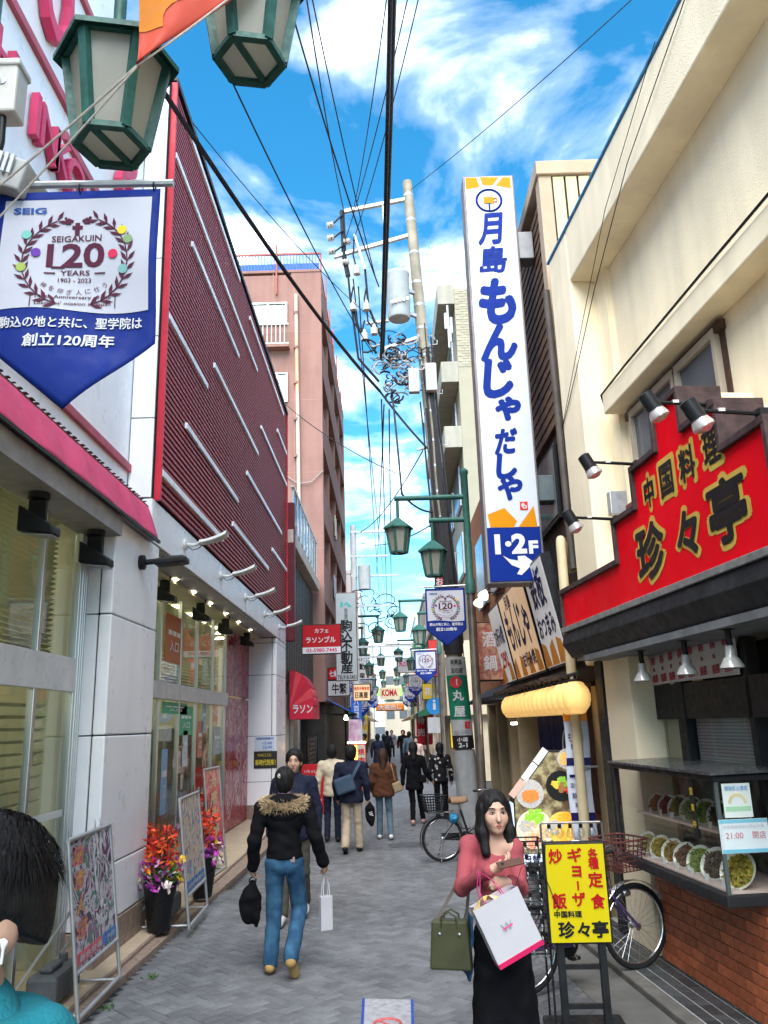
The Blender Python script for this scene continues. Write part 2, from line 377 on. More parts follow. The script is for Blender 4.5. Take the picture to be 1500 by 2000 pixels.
# set-back white facade with panel joints, towards the camera
ys = [-9, -5.6, -2.9, -.4, 1.9, 4.2, 6.5, 8.93]; zs = [4.62, 10.4]
MB().box(-3.34, XA-.03, -9, 8.94, 4.2, 10.38).build('joint_backing', DARK, hall)
for i in range(len(ys)-1): MB().box(XA-.03, XA, ys[i]+.006, ys[i+1]-.006, 4.62, 10.4).build('white_panel', WHITE, hall, bev=.004)
MB().box(-3.2, XB-.02, 8.9, 8.96, 4.6, 10.38).build('joint_backing', DARK, hall)
zr = [4.63, 5.6, 6.65, 7.7, 8.75, 9.75, 10.4]
for i in range(6): MB().box(XA+.012, XB-.03, 8.875, 8.9, zr[i]+.007, zr[i+1]-.007).build('white_panel', WHITE, hall, bev=.004)
# red lettering and stripes on that facade (it faces the street: letters read from near to far)
for (s_, y, z, h, d) in (('P', 4.15, 7.18, .42, .07), ('A', 4.5, 7.18, .42, .07), ('C', 4.86, 7.18, .42, .07), ('H', 5.25, 7.18, .42, .07), ('I', 5.84, 7.18, .42, .07), ('N', 6.11, 7.18, .42, .07), ('K', 6.40, 7.18, .42, .07), ('O', 6.74, 7.18, .44, .07)):
    q = MB(); put_text(q, s_, (XA+.08, y, z), Y_, Z_, h=h, off=.006, ext=d); q.build('letter', PINK, hall, label='red raised letter')
for (s_, y, z, w, h) in (('O', 6.0, 8.75, .62, 1.25), ('&', 8.2, 8.3, .72, .85)):
    q = MB(); put_text(q, s_, (XA+.1, y, z), Y_, Z_, w=w, h=h, off=-.005, ext=.09); q.build('letter', PINK, hall, label='large red raised letter')
STR = mat('dusty red stripe', (.45, .10, .14), .6, var=.2, sc=3)
for (y0, y1, z) in ((2, 6.62, 7.85), (6.5, 8.4, 7.53), (2, 8.9, 4.98), (2, 6.4, 5.85), (2, 8.9, 9.3)): MB().box(XA-.01, XA+.045, y0, y1, z-.045, z+.045).build('stripe', STR, hall, bev=.004)
# fascia over the recessed shopfront
MB().box(-3.32, XB-.03, 8.9, 20.95, 4.15, 4.61).build('fascia_core', DARK, hall)
fy = [8.88, 10.9, 12.95, 15, 17, 19, 20.97]
for i in range(6): MB().box(XB-.03, XB, fy[i]+.004, fy[i+1]-.004, 4.13, 4.61).build('fascia_panel', WHITE, hall, bev=.005)
MB().box(-3.0, XB-.002, 8.85, 8.879, 4.13, 4.61).build('fascia_panel', WHITE, hall, bev=.004)
fy = [8.85, 11.5, 14.1, 16.7, 19.2]
for i in range(4): MB().box(-3.4, XB-.035, fy[i]+.003, fy[i+1]-.003, 4.12, 4.148).build('soffit_panel', SOFF, hall)
LITW = mat('warm downlight', (1, .86, .6), .5, emit=7, var=0)
for y in (11.3, 12.4, 13.6, 14.9, 16.2, 17.6): MB().lathe([(.045, 0), (.045, -.012), (.001, -.012)], (-2.98, y, 4.12), 14).build('downlight', LITW, hall)
# pillars of white panels
def pillar(y0, y1, xb, zj, cam_x):
    MB().box(xb+.02, XB-.03, y0+.03, y1-.02, .1, 4.12).build('pillar_core', DARK, hall)
    for i in range(len(zj)-1):
        a, b = zj[i]+.006, zj[i+1]-.006
        MB().box(cam_x, XB, y0, y1, a, b).build('pillar_panel', WHITE, hall, bev=.012)
        if cam_x-xb > .05: MB().box(xb, cam_x-.014, y0+.004, y1-.05, a, b).build('pillar_panel', WHITE, hall, bev=.004)
pillar(7.7, 9.2, -3.0, [.38, .88, 2.03, 3.15, 4.11], -2.74)
pillar(19.23, 20.93, -3.33, [.38, .88, 1.88, 3.25, 3.99, 4.11], -2.72)
MB().box(-3.0, XB+.012, 7.68, 9.21, .09, .375).build('pillar_plinth', GRAN, hall, bev=.006)
MB().box(-3.33, XB+.012, 19.22, 20.94, .09, .375).build('pillar_plinth', GRAN, hall, bev=.006)
# step
MB().box(-6.4, -2.42, -6, 21.2, -.02, .085).build('step_base', GRAN, hall)
for i in range(22):
    y = 3.0+i*.82; MB().box(-3.5, -2.44, y+.002, y+.817, .06, .095).build('step_tile', BEIGE, hall, bev=.002)
for i in range(12):
    y = 2.4+i*1.55; MB().prism([(xl(y)-.005, y, -.02), (xl(y+1.55)-.005, y+1.545, -.02), (-2.445, y+1.545, -.02), (-2.445, y, -.02)], (0, 0, .075)).build('kerb_stone', GRAN, hall, bev=.006)
for (y, w) in ((9.55, .3), (10.15, .42)): MB().box(-2.95, -2.6, y, y+w, .096, .101).build('floor_grate', BLACKM, hall)
# near shopfront: glass, mullions, rail
near_y = [-1, 1.3, 3.4, 5.5, 6.72, 7.55]
for i in range(5): MB().box(-2.905, -2.895, near_y[i]+.03, near_y[i+1]-.03, .13, 3.88).build('glass_pane', SGLASS, hall)
for y in near_y: MB().box(-2.93, -2.87, y-.03, y+.03, .1, 3.9).build('mullion', STEEL, hall, bev=.006)
for y in (7.58, 7.63, 7.68): MB().box(-2.96, -2.86, y-.018, y+.018, .1, 3.9).build('mullion', STEEL, hall, bev=.006)
MB().box(-2.93, -2.865, -1, 7.56, 2.42, 2.72).build('transom', mat('transom white', (.62, .63, .62), .35), hall, bev=.004)
m = MB()
for y0, y1 in ((5.55, 6.69), (6.75, 7.5), (3.45, 5.47)): m.box(-2.893, -2.888, y0, y1, 1.36, 1.42)
m.build('glass_stripe', mat('frosted white stripe', (.6, .63, .62), .5), hall)
# far shopfront in the recess
far_y = [9.22, 10.4, 11.8, 12.95, 14.1, 15.4, 16.6]
for i in range(6): MB().box(XG-.005, XG+.005, far_y[i]+.03, far_y[i+1]-.03, .13, 4.1).build('glass_pane', SGLASS, hall)
for y in far_y[1:]: MB().box(XG-.03, XG+.03, y-.03, y+.03, .1, 4.12).build('mullion', STEEL, hall, bev=.006)
MB().box(XG-.03, XG+.07, 9.2, 16.6, 2.5, 2.74).build('transom', MT['transom white'], hall, bev=.004)
RED2 = mat('maroon enamel', (.30, .02, .05), .25, var=.1, sc=2)
for (y0, y1) in ((16.63, 17.45), (17.48, 18.4), (18.43, 19.22)):
    MB().box(XG-.02, XG+.035, y0, y1, .12, 2.68).build('maroon_panel', RED2, hall, bev=.005); MB().box(XG-.02, XG+.035, y0, y1, 2.72, 4.1).build('maroon_panel', RED2, hall, bev=.005)
MB().box(-3.28, -2.98, 9.205, 9.245, .1, 4.1).build('maroon_jamb', RED2, hall)
for (cy, cz, r, sg) in ((18.0, 2.25, .3, 1), (18.1, 1.45, .33, -1), (17.9, .75, .28, 1), (17.05, .5, .25, 1), (18.8, 1.9, .26, 1), (18.85, 1.1, .25, -1)):
    m = MB(); pts = [Vector((XG+.04, cy+sg*r*(1-t/34)*math.cos(t*.42), cz+r*(1-t/34)*math.sin(t*.42))) for t in range(33)]
    for k in range(32): m.bar(pts[k], pts[k+1], .006, .028*(1-k/60), up=(0, 0, 1) if abs((pts[k+1]-pts[k]).z) < abs((pts[k+1]-pts[k]).y) else (0, 1, 0))
    m.build('swirl_print', mat('print pale pink', (.66, .42, .45), .4), hall)
# interior
INT = mat('hall interior cream', (.40, .39, .30), .7, var=.2, sc=1.2)
m = MB(); m.box(-6.39, -6.3, -1, 19, .1, 4.1); m.box(-6.3, -3.4, 19.15, 19.2, .1, 4.1); m.box(-6.3, -3.0, 7.72, 7.76, .1, 4.1); m.build('inner_wall', INT, hall)
MB().box(-6.3, -2.98, -1, 19, 4.06, 4.11).build('inner_ceiling', mat('hall ceiling', (.52, .50, .33), .6), hall)
TUB = mat('ceiling tube light', (1, .95, .72), .5, emit=2.2, var=0)
for i in range(19):
    y = .4+i*1.0
    if abs(y-7.74) < .15: continue
    MB().box(-6.1, -3.45, y-.06, y+.06, 4.02, 4.058).build('tube_light', TUB, hall)
SLC = [(.3, .05, .05), (.1, .2, .32), (.45, .35, .08), (.12, .3, .16), (.35, .33, .3), (.06, .06, .07)]
SLM = [mat('machine %d' % i, c, .35, var=.3, sc=9, c2=(c[1], c[2], c[0])) for i, c in enumerate(SLC)]
for r_, x in enumerate((-4.1, -5.2)):
    for i in range(24):
        y = .6+i*.75
        if 7.2 < y < 8.4 or random.random() < .12: continue
        q = MB(); q.box(x-.25, x+.25, y, y+.62, .1, .75); q.prism([(x+.25, y, .75), (x+.1, y, 1.75), (x-.25, y, 1.75), (x-.25, y, .75)], (0, .62, 0)); q.box(x-.25, x+.2, y+.02, y+.6, 1.76, 2.1)
        q.build('game_machine', random.choice(SLM), hall, bev=.02)
# slats added behind the glass, standing in for the stripes reflected in it
BLS = mat('reflection slat', (.50, .50, .38), .5, var=.12, sc=2)
b1 = MB().obox((0, 0, 0), (.03, 0, .012), (0, 4.2, 0), (.001, 0, -.002)).mesh('reflection_slat', BLS); b2 = MB().obox((0, 0, 0), (.03, 0, .012), (0, 3.65, 0), (.001, 0, -.002)).mesh('reflection_slat', BLS)
for k in range(26): inst(b1, 'reflection_slat', hall, o0 @ Vector((-3.12, 3.3, 2.78+k*.048))); 
for k in range(24): inst(b2, 'reflection_slat', hall, o0 @ Vector((-3.5, 12.9, 2.8+k*.052)))
for k in range(9): inst(b1, 'reflection_slat', hall, o0 @ Vector((-3.12, 3.3, 1.5+k*.1)))
# notices stuck on glass and pillar
def notice(y0, y1, z0, z1, x, ground, ink, lines, parent, name='notice'):
    MB().box(x, x+.004, y0, y1, z0, z1).build(name, mat('paper %s' % (ground,), ground, .5, var=.08, sc=12), parent)
    if lines:
        q = MB()
        for (s_, fy_, fz, w, h) in lines: put_text(q, s_, (x+.005, y0+(y1-y0)*fy_, z0+(z1-z0)*fz), Y_, Z_, w=(y1-y0)*w, h=(z1-z0)*h, off=.02, lift=.002)
        q.build('print', mat('ink %s' % (ink,), ink, .5, var=0), parent)
for (y0, z0, w, h, c) in ((12.1, .9, .3, .9, (.25, .45, .68)), (13.3, 1.5, .3, .55, (.6, .66, .72)), (14.3, 1.6, .35, .6, (.55, .2, .16)), (14.6, 2.0, .3, .5, (.3, .5, .6)), (15.6, 1.6, .6, .5, (.45, .5, .52)), (15.5, .5, .8, .9, (.42, .16, .13)), (12.05, 3.05, 1.0, .72, (.55, .16, .06)), (12.0, 2.3, 1.5, .17, (.06, .45, .24)), (13.0, 1.98, .9, .45, (.08, .5, .26))):
    notice(y0, y0+w, z0, z0+h, XG+.012, c, (.85, .85, .8), [('ーーー', .5, .62, .7, .08), ('入口', .5, .35, .5, .22)], hall)
def pnotice(px0, py0, px1, py1, y, ground, ink, txt):
    a = gy(px0, py0, y); b = gy(px1, py1, y); z0, z1 = b.z, a.z
    MB().box(a.x, b.x, y-.006, y, z0, z1).build('notice', mat('paper %s' % (ground,), ground, .5, var=.08, sc=12), hall)
    q = MB()
    for (s_, fx, fz, w, h) in txt: put_text(q, s_, (a.x+(b.x-a.x)*fx, y-.006, z0+(z1-z0)*fz), X_, Z_, w=(b.x-a.x)*w, h=(z1-z0)*h, off=.02, lift=.003)
    q.build('print', mat('ink %s' % (ink,), ink, .5, var=0), hall)
pnotice(497, 1438, 538, 1465, 19.228, (.62, .70, .80), (.05, .15, .45), [('営業時間案内', .5, .82, .8, .16), ('15:00', .62, .5, .45, .2), ('22:45', .62, .22, .45, .2)])
pnotice(496, 1468, 541, 1500, 19.228, (.03, .03, .03), (.75, .62, .05), [('新時代到来！', .5, .35, .86, .35), ('ついにここに', .45, .78, .6, .16)])
# pink awning over the near windows
aw = thing('window_awning', 'faded pink fabric awning valance above the near shop windows', 'awning', (-2.7, 6, 4.1))
m = MB(); m.box(-2.93, -2.56, 2.2, 7.69, 3.9, 4.09); m.box(-2.93, -2.56, 7.69, 8.84, 4.112, 4.128); m.build('awning_tray', mat('awning tray grey', (.33, .32, .31), .6, var=.2), aw)
m = MB(); m.tube([(-2.62, 2.2, 4.2), (-2.62, 8.83, 4.2)], .055, 10); m.box(-2.93, -2.66, 2.2, 8.84, 4.42, 4.52); m.build('roller_case', mat('awning case brown', (.16, .06, .05), .6, var=.35, sc=9), aw)
def awf(u, v):
    y = 2.2+6.62*u; sag = .03*math.sin(u*17)+.02*math.sin(u*41)
    return (-2.66+.14*v+.012*math.sin(u*60)*v, y, 4.5-(.40+sag*.4)*v**1.15+.0)
q = MB(); q.sheet(awf, 90, 8); q.build('valance', mat('awning pink', (.60, .07, .16), .75, var=.15, sc=2.5, bump=.1, bs=300), aw, smooth=60, solid=.004)
MB().bar((-2.515, 2.2, 4.09), (-2.515, 8.82, 4.09), .03, .03).build('front_bar', BLACKM, aw)
m = MB()
for i in range(34):
    y = 5.2+i*.105+random.uniform(-.02, .02); m.box(-2.67, -2.64, y, y+random.uniform(.02, .07), 4.523, 4.526+random.uniform(.002, .008))
m.build('grime_rim', mat('grime', (.05, .04, .035), .9), aw, kind='stuff')
# floodlights under the soffits
def flood(label, loc, rz=0, group='black floodlights under the soffits', drop=.16):
    t = thing('floodlight', label, 'floodlight', loc, rz, group)
    MB().lathe([(.085, 0), (.085, -.05), (.06, -.06), (.001, -.06)], (0, 0, 0), 14).build('mount', BLACKM, t, world=False, smooth=40)
    q = MB(); q.box(-.07, .07, -.02, .02, -.06-drop, -.06); q.build('bracket', BLACKM, t, world=False, bev=.006)
    q = MB(); z = -.06-drop
    q.prism([(-.12, -.09, z+.11), (-.12, -.09, z-.10), (.16, -.09, z-.13), (.16, -.09, z-.06)], (0, .18, 0)); q.build('housing', BLACKM, t, world=False, bev=.015)
    q = MB(); q.obox((.04, 0, z-.128), (.115, 0, -.012), (0, .075, 0), (0, 0, .004)); q.build('lens', mat('lamp lens', (.22, .23, .24), .08, var=0), t, world=False)
    return t
for (px, py, z, lab) in ((75, 985, 3.9, 'black floodlight under the pink awning, the nearer of its two'), (186, 1062, 3.9, 'black floodlight under the pink awning, next to the white pillar'), (322, 1150, 4.115, 'black floodlight under the white fascia, the nearest to the first pillar'), (392, 1192, 4.115, 'black floodlight under the white fascia, second past the first pillar'), (440, 1228, 4.115, 'black floodlight under the white fascia, third past the first pillar'), (482, 1247, 4.115, 'black floodlight under the white fascia, just before the far white pillar')):
    p = gx(px, py, -2.72 if z < 4 else -3.05); flood(lab, (p.x, p.y, z))
t = thing('wall_floodlight', 'black floodlight sticking out sideways from the first white pillar', 'floodlight', (-2.62, 8.5, 3.8))
MB().lathe([(.08, 0), (.08, .05), (.05, .06)], (0, 0, 0), 14, (1, 0, 0)).build('mount', BLACKM, t, world=False, smooth=40)
MB().tube([(.05, 0, 0), (.2, 0, .01)], .03, 10).build('arm', BLACKM, t, world=False)
q = MB(); q.obox((.34, 0, .0), (.17, 0, .012), (0, .1, 0), (0, 0, .035)); q.obox((.36, 0, .03), (.12, 0, .008), (0, .07, 0), (0, 0, .025)); q.build('housing', BLACKM, t, world=False, bev=.02)
# white spotlights on the fascia
WSP = mat('white lamp shell', (.62, .62, .60), .4, var=.15, sc=12)
def wspot(label, loc):
    t = thing('fascia_spotlight', label, 'spotlight', loc, 0, 'white spotlights along the fascia')
    MB().lathe([(.075, 0), (.075, .03), (.05, .04)], (0, 0, 0), 14, (1, 0, 0)).build('mount', WSP, t, world=False, smooth=40)
    MB().tube([(.03, 0, 0), (.12, 0, -.01), (.22, 0, .02)], .022, 8).build('arm', WSP, t, world=False)
    q = MB(); pr = []
    for i in range(7):
        a = i/6; pr.append((.2+.36*a, .055+.05*math.sin(a*math.pi*.55), .02+.07*a*a))
    q.sheet(lambda u, v: ((.2+.36*u), math.cos(math.pi*v)*(.05+.05*math.sin(min(1, u*1.1)*math.pi*.6)), .015+.10*u*u+math.sin(math.pi*v)*(.045+.02*u)), 8, 8)
    q.sheet(lambda u, v: ((.2+.36*u), math.cos(math.pi*v)*(.05+.05*math.sin(min(1, u*1.1)*math.pi*.6)), .01+.10*u*u-.02*math.sin(math.pi*v)), 8, 8)
    q.build('shell', WSP, t, world=False, smooth=50)
    MB().tube([(.04, .02, -.02), (.1, .03, -.07), (.18, .03, -.05), (.24, .02, .0)], .006, 5).build('cable', BLACKM, t, world=False)
for y, lab in ((10.34, 'white spotlight on the white fascia, the nearest of five'), (12.65, 'white spotlight on the white fascia, second of five from the near corner'), (14.88, 'white spotlight on the white fascia, the middle one of five'), (17.27, 'white spotlight on the white fascia, fourth of five from the near corner'), (19.65, 'white spotlight on the white fascia, the farthest of five')):
    wspot(lab, (XB, y, 4.4))
# ------------------------------------------------------------------ right: cream restaurant (its front is turned 5 degrees to the street)
RA = rad(5); RP = Vector((2.3, 7, 0)); RT_ = Vector((-math.sin(RA), math.cos(RA), 0)); RN = Vector((math.cos(RA), math.sin(RA), 0))
def RL(px, py, off=0.):
    d = ray(px, py); p = C0+d*(((RP+RN*off)-C0).dot(RN)/d.dot(RN)); return Vector((off, (p-RP).dot(RT_), p.z))
def RS(px, py, s):
    d = ray(px, py); p = C0+d*(((RP+RT_*s)-C0).dot(RT_)/d.dot(RT_)); return Vector(((p-RP).dot(RN), s, p.z))
CREAM = mat('cream render', (.90, .79, .57), .9, var=.08, sc=1.5, streak=.10, bump=.35, bs=75)
CREAM2 = mat('cream smooth', (.90, .79, .57), .7, var=.08, sc=2, streak=.08)
BRN = mat('dark brown wood', (.075, .04, .03), .6, var=.3, sc=9)
rest = thing('restaurant_building', 'cream rendered restaurant building with a projecting roof band', 'building', RP, RA)
def RB(m, name, mt, p=rest, **k): return m.build(name, mt, p, world=False, **k)
m = MB(); m.box(.35, 7, -9, 1.9, 2.9, 7.45); m.box(.9, 7, -9, 1.9, 0, 2.9); RB(m, 'wall', CREAM)
RB(MB().box(0, .36, 1.28, 1.96, 2.6, 7.5), 'pilaster', CREAM, bev=.02)
RB(MB().box(.0, .36, -9, 1.275, 6.85, 7.5), 'roof_band', CREAM, bev=.02)
RB(MB().box(.12, .36, -9, .98, 5.12, 5.34), 'ledge', CREAM2, bev=.015)
RB(MB().box(.28, .352, .98, 1.278, 2.9, 6.85), 'wall_return', CREAM)
RB(MB().box(-.02, .4, -9, 1.99, 7.5, 7.53), 'roof_edge', mat('blue edge pipe', (.09, .30, .55), .5, var=.3, sc=12), bev=.008)
# window with brown frame
RB(MB().box(.335, .349, -1.15, .82, 4.1, 5.1), 'window_recess', BRN)
for (a, b) in ((-1.08, -.34), (-.30, .74)):
    f = MB()
    for s0, s1, z0, z1 in ((a, a+.05, 4.1, 5.05), (b-.05, b, 4.1, 5.05), (a+.05, b-.05, 4.98, 5.05), (a+.05, b-.05, 4.1, 4.16)): f.box(.28, .336, s0, s1, z0, z1)
    w = RB(f, 'window', mat('aluminium sash tan', (.42, .36, .28), .5, var=.1))
    RB(MB().box(.318, .324, a+.05, b-.05, 4.16, 4.98), 'pane', mat('dull window pane', (.12, .135, .145), .12, var=.15, sc=3), w)
RB(MB().box(.29, .345, -1.18, .86, 5.0, 5.08), 'window_head', BRN)
RB(MB().box(.20, .345, -.2, .86, 4.05, 4.1), 'window_sill', mat('maroon wood', (.2, .05, .05), .6, var=.2))
RB(MB().box(.1, .34, 1.0, 1.1, 4.05, 4.3), 'junction_box', ALU, bev=.01)
# red stepped sign box
REDS = mat('red sign acrylic', (.80, .002, .012), .45, var=.08, sc=1.6, spec=.08)
sgn = thing('stepped_sign', 'red stepped sign board with black and gold characters on the cream wall', 'sign', RP, RA)
st_ = [(1.62, 2.97), (1.62, 3.33), (-.06, 3.33), (-.06, 3.68), (-.57, 3.68), (-.57, 4.0), (-1.07, 4.0), (-1.07, 4.3), (-1.53, 4.3), (-1.53, 4.0), (-2.03, 4.0), (-2.03, 3.68), (-2.55, 3.68), (-2.55, 3.33), (-4.6, 3.33), (-4.6, 2.97)]
RB(MB().prism([(-.29, s, z) for s, z in st_], (.3, 0, 0)), 'sign_face', REDS, sgn)
RB(MB().prism([(.011, s, z) for s, z in st_], (.262, 0, 0)), 'sign_back', CREAM2, sgn)
fr = mat('weathered dark frame', (.07, .045, .045), .6, var=.4, sc=14)
for i in range(len(st_)-1):
    (s0, z0), (s1, z1) = st_[i], st_[i+1]
    if z0 == z1: RB(MB().box(-.325, .02, min(s0, s1)-.02, max(s0, s1)+.02, z0-.005, z0+.045), 'frame_bar', fr, sgn, bev=.006)
    else: RB(MB().box(-.322, .018, s0-.022, s0+.022, min(z0, z1), max(z0, z1)), 'frame_bar', fr, sgn, bev=.006)
RB(MB().box(-.33, .02, -4.6, 1.64, 2.92, 2.975), 'frame_bar', mat('worn grey rail', (.22, .22, .21), .6, var=.35, sc=12), sgn, bev=.006)
GOLD = mat('gold outline', (.62, .42, .08), .45, var=.1); INKB = mat('ink black', (.012, .012, .014), .4, var=0)
SX = Vector((0, -1, 0))
for s_, yc, zc, w, h in (('珍', -.75, 3.30, .50, .42), ('々', -1.40, 3.29, .32, .31), ('亭', -1.98, 3.31, .46, .40), ('中', -.85, 3.75, .17, .23), ('国', -1.18, 3.755, .21, .24), ('料', -1.53, 3.76, .23, .235), ('理', -1.89, 3.765, .21, .225)):
    big = h > .3
    q = MB(); put_text(q, s_, (-.29, yc, zc), SX, Z_, w=w+.055, h=h+.055, off=.062 if big else .08, lift=.002)
    g = RB(q, 'gold_character', GOLD, sgn)
    q = MB(); put_text(q, s_, (-.29, yc, zc), SX, Z_, w=w, h=h, off=.035 if big else .03, lift=.0075)
    RB(q, 'black_character', INKB, g)
# black canopy under the sign
can = thing('canopy', 'black metal canopy below the red stepped sign', 'canopy', RP, RA)
cm = mat('black canopy steel', (.028, .032, .036), .45, m=.2, var=.35, sc=4, streak=.3)
RB(MB().prism([(-.31, -4.7, 2.915), (-.33, -4.7, 2.80), (-.24, -4.7, 2.66), (.3, -4.7, 2.66), (.3, -4.7, 2.915)], (0, 6.34, 0)), 'canopy_beam', cm, can, bev=.008)
RB(MB().box(-.26, .2, -4.7, 1.2, 2.60, 2.655), 'lower_rail', mat('grey rail', (.20, .21, .22), .5, var=.25, sc=6), can)
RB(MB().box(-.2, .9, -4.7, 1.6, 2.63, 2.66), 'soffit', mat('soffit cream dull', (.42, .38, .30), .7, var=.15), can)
# spotlights over the sign
def sspot(s, z, lab):
    t = thing('sign_spotlight', lab, 'spotlight', RP+RN*-.28+RT_*s+Z_*z, RA, 'black spotlights on arms over the red sign')
    MB().box(-.03, .05, -.03, .03, -.04, .03).build('clamp', BLACKM, t, world=False)
    MB().tube([(0, 0, 0), (-.2, 0, .012), (-.4, 0, .02)], [.014, .014, .012], 8).build('arm', BLACKM, t, world=False)
    MB().box(-.27, -.23, -.015, .015, .012, .032).build('sticker', WSP, t, world=False)
    ax = Vector((.42, -.1, -.9)).normalized(); c = Vector((-.42, 0, .02))
    MB().lathe([(.03, -.07), (.05, -.06), (.052, .06), (.058, .065)], c-ax*.0, 14, ax).build('housing', BLACKM, t, world=False, smooth=40)
    b = MB().lathe([(.05, .06), (.066, .11), (.064, .125), (.03, .145), (.001, .15)], c, 16, ax, cap=False).build('bulb', mat('bulb silver', (.75, .72, .72), .12, m=.55, var=.1), t, world=False, smooth=50)
for s, z, lab in ((-.1, 3.72, 'black spotlight on the lowest left step of the red sign'), (-.66, 4.04, 'black spotlight on the second left step of the red sign'), (-1.95, 4.03, 'black spotlight over the sign, left of the top pair'), (-2.5, 3.75, 'black spotlight over the sign, right of the top pair')): sspot(s, z, lab)
# ground floor front
BLK = mat('black painted steel', (.022, .022, .024), .5, var=.25, sc=6)
for s0, s1, z0, z1, mt, nm, x0, x1 in ((1.42, 1.62, .06, 2.62, BLK, 'post', -.02, .2), (.72, 1.40, .06, 2.62, CREAM2, 'pier', .0, .3), (-1.5, .72, 2.02, 2.32, BLK, 'lintel', .22, .32), (-1.0, -.93, .8, 2.6, BLK, 'post', .22, .32), (.1, .25, 1.6, 2.6, BLK, 'post', .21, .31), (-3.5, -1.5, .8, 2.62, BLK, 'shopfront', .6, .66), (-1.6, .72, .8, 2.62, mat('dark inner wall', (.05, .045, .04), .8), 'backing', .7, .76)):
    RB(MB().box(x0, x1, s0, s1, z0, z1), nm, mt, bev=.004)
q = MB()
for i in range(2): RB(MB().box(.262, .27, (-.90, .27)[i], (.08, .68)[i], 1.68, 2.02), 'window_pane', glass('front glass', (.85, .88, .86), .08))
RB(MB().box(.30, .305, -.90, .10, 1.66, 2.02), 'patterned_film', mat('film', (.66, .66, .72), .6, var=.0))
q = MB()
for i in range(34):
    for j in range(13):
        q.box(.297, .2995, -.88+i*.029+(.0145 if j % 2 else 0), -.866+i*.029+(.0145 if j % 2 else 0), 1.67+j*.026, 1.682+j*.026)
RB(q, 'film_dots', mat('film dots', (.30, .31, .37), .6), kind='stuff')
RB(MB().box(.29, .30, .27, .68, 1.66, 2.02), 'inner_screen', mat('inner cream', (.6, .55, .4), .7))
# paper banner with red woven pattern
pb = thing('paper_banner', 'long white paper banner with red printed motifs under the canopy', 'banner', RP, RA)
def ban(u, v): return (.20+.012*math.sin(u*9)*v, .93-1.85*u, 2.58+.09*u-(.25+.09*u)*v)
q = MB(); q.sheet(ban, 30, 4); RB(q, 'sheet', mat('banner paper', (.70, .66, .66), .6, var=.08, sc=6), pb, smooth=60, solid=.002)
q = MB()
for i in range(9):
    for v, ch, w in ((.2, '喜', .1), (.8, '囍', .12), (.5, '魚', .045)):
        u = (i+.6)/9.4; p = Vector(ban(u, v)); put_text(q, ch, p, Vector((0, -1.85, .09)), Z_, w=w, h=w*.8 if w < .1 else .07, off=.015, lift=.006)
RB(q, 'red_print', mat('print red', (.55, .04, .07), .5), pb, kind='stuff')
# lamps below the canopy
def slamp(loc, lab):
    t = thing('hanging_lamp', lab, 'lamp', loc, 0, 'bell lamps under the canopy')
    MB().lathe([(.055, 0), (.055, -.02), (.02, -.03)], (0, 0, 0), 14).build('mount', BLACKM, t, world=False)
    MB().tube([(0, 0, -.02), (.0, 0, -.1), (.01, 0, -.16)], .022, 8).build('stem', BLACKM, t, world=False)
    MB().lathe([(.03, -.13), (.035, -.2), (.05, -.215), (.075, -.26), (.08, -.275), (.05, -.28), (.001, -.275)], (0, 0, 0), 16).build('bulb', mat('lamp bulb grey', (.5, .5, .47), .25, m=.2), t, world=False, smooth=50)
for x, s, lab in ((-.13, .07, 'bell lamp under the canopy, leftmost of three'), (-.13, -.78, 'bell lamp under the canopy, middle of three'), (-.16, -1.52, 'bell lamp under the canopy, rightmost and largest of three')):
    p = RP+RN*x+RT_*s; slamp((p.x, p.y, 2.62), lab)
# brick base
base = thing('brick_wall', 'red brown brick base wall below the display case', 'wall', RP, RA)
MORT = mat('mortar', (.50, .42, .36), .95, var=.15, sc=20, bump=.2); BRICK = mat('brick tile', (.50, .145, .065), .5, var=.22, sc=18, rnd=.22, bump=.12, bs=90)
RB(MB().box(.012, .75, -1.24, .62, .0, .84), 'mortar_core', MORT, base)
bl, bh, g = .205, .068, .010
bm_ = {}
def brick(w):
    k = round(w, 3)
    if k not in bm_:
        q = MB(); q.box(-.012, .006, -w/2, w/2, -bh/2, bh/2); bm_[k] = q.mesh('brick', BRICK)
    return bm_[k]
row = 0; z = .075+bh/2
while z < .85:
    s = .62; first = bl/2 if row % 2 else bl
    while s > -1.245:
        w = min(first, s+1.252); first = bl
        if w > .03: inst(brick(w-g), 'brick', base, (.012, s-w/2, z), (random.uniform(-.004, .004), 0, random.uniform(-.004, .004)))
        s -= w
    x = .0; first = bl/2 if row % 2 == 0 else bl
    while x < .7:
        w = first; first = bl; inst(brick(w-g), 'brick', base, (x+w/2, -1.24, z), (0, 0, math.pi/2)); x += w
    z += bh+g; row += 1
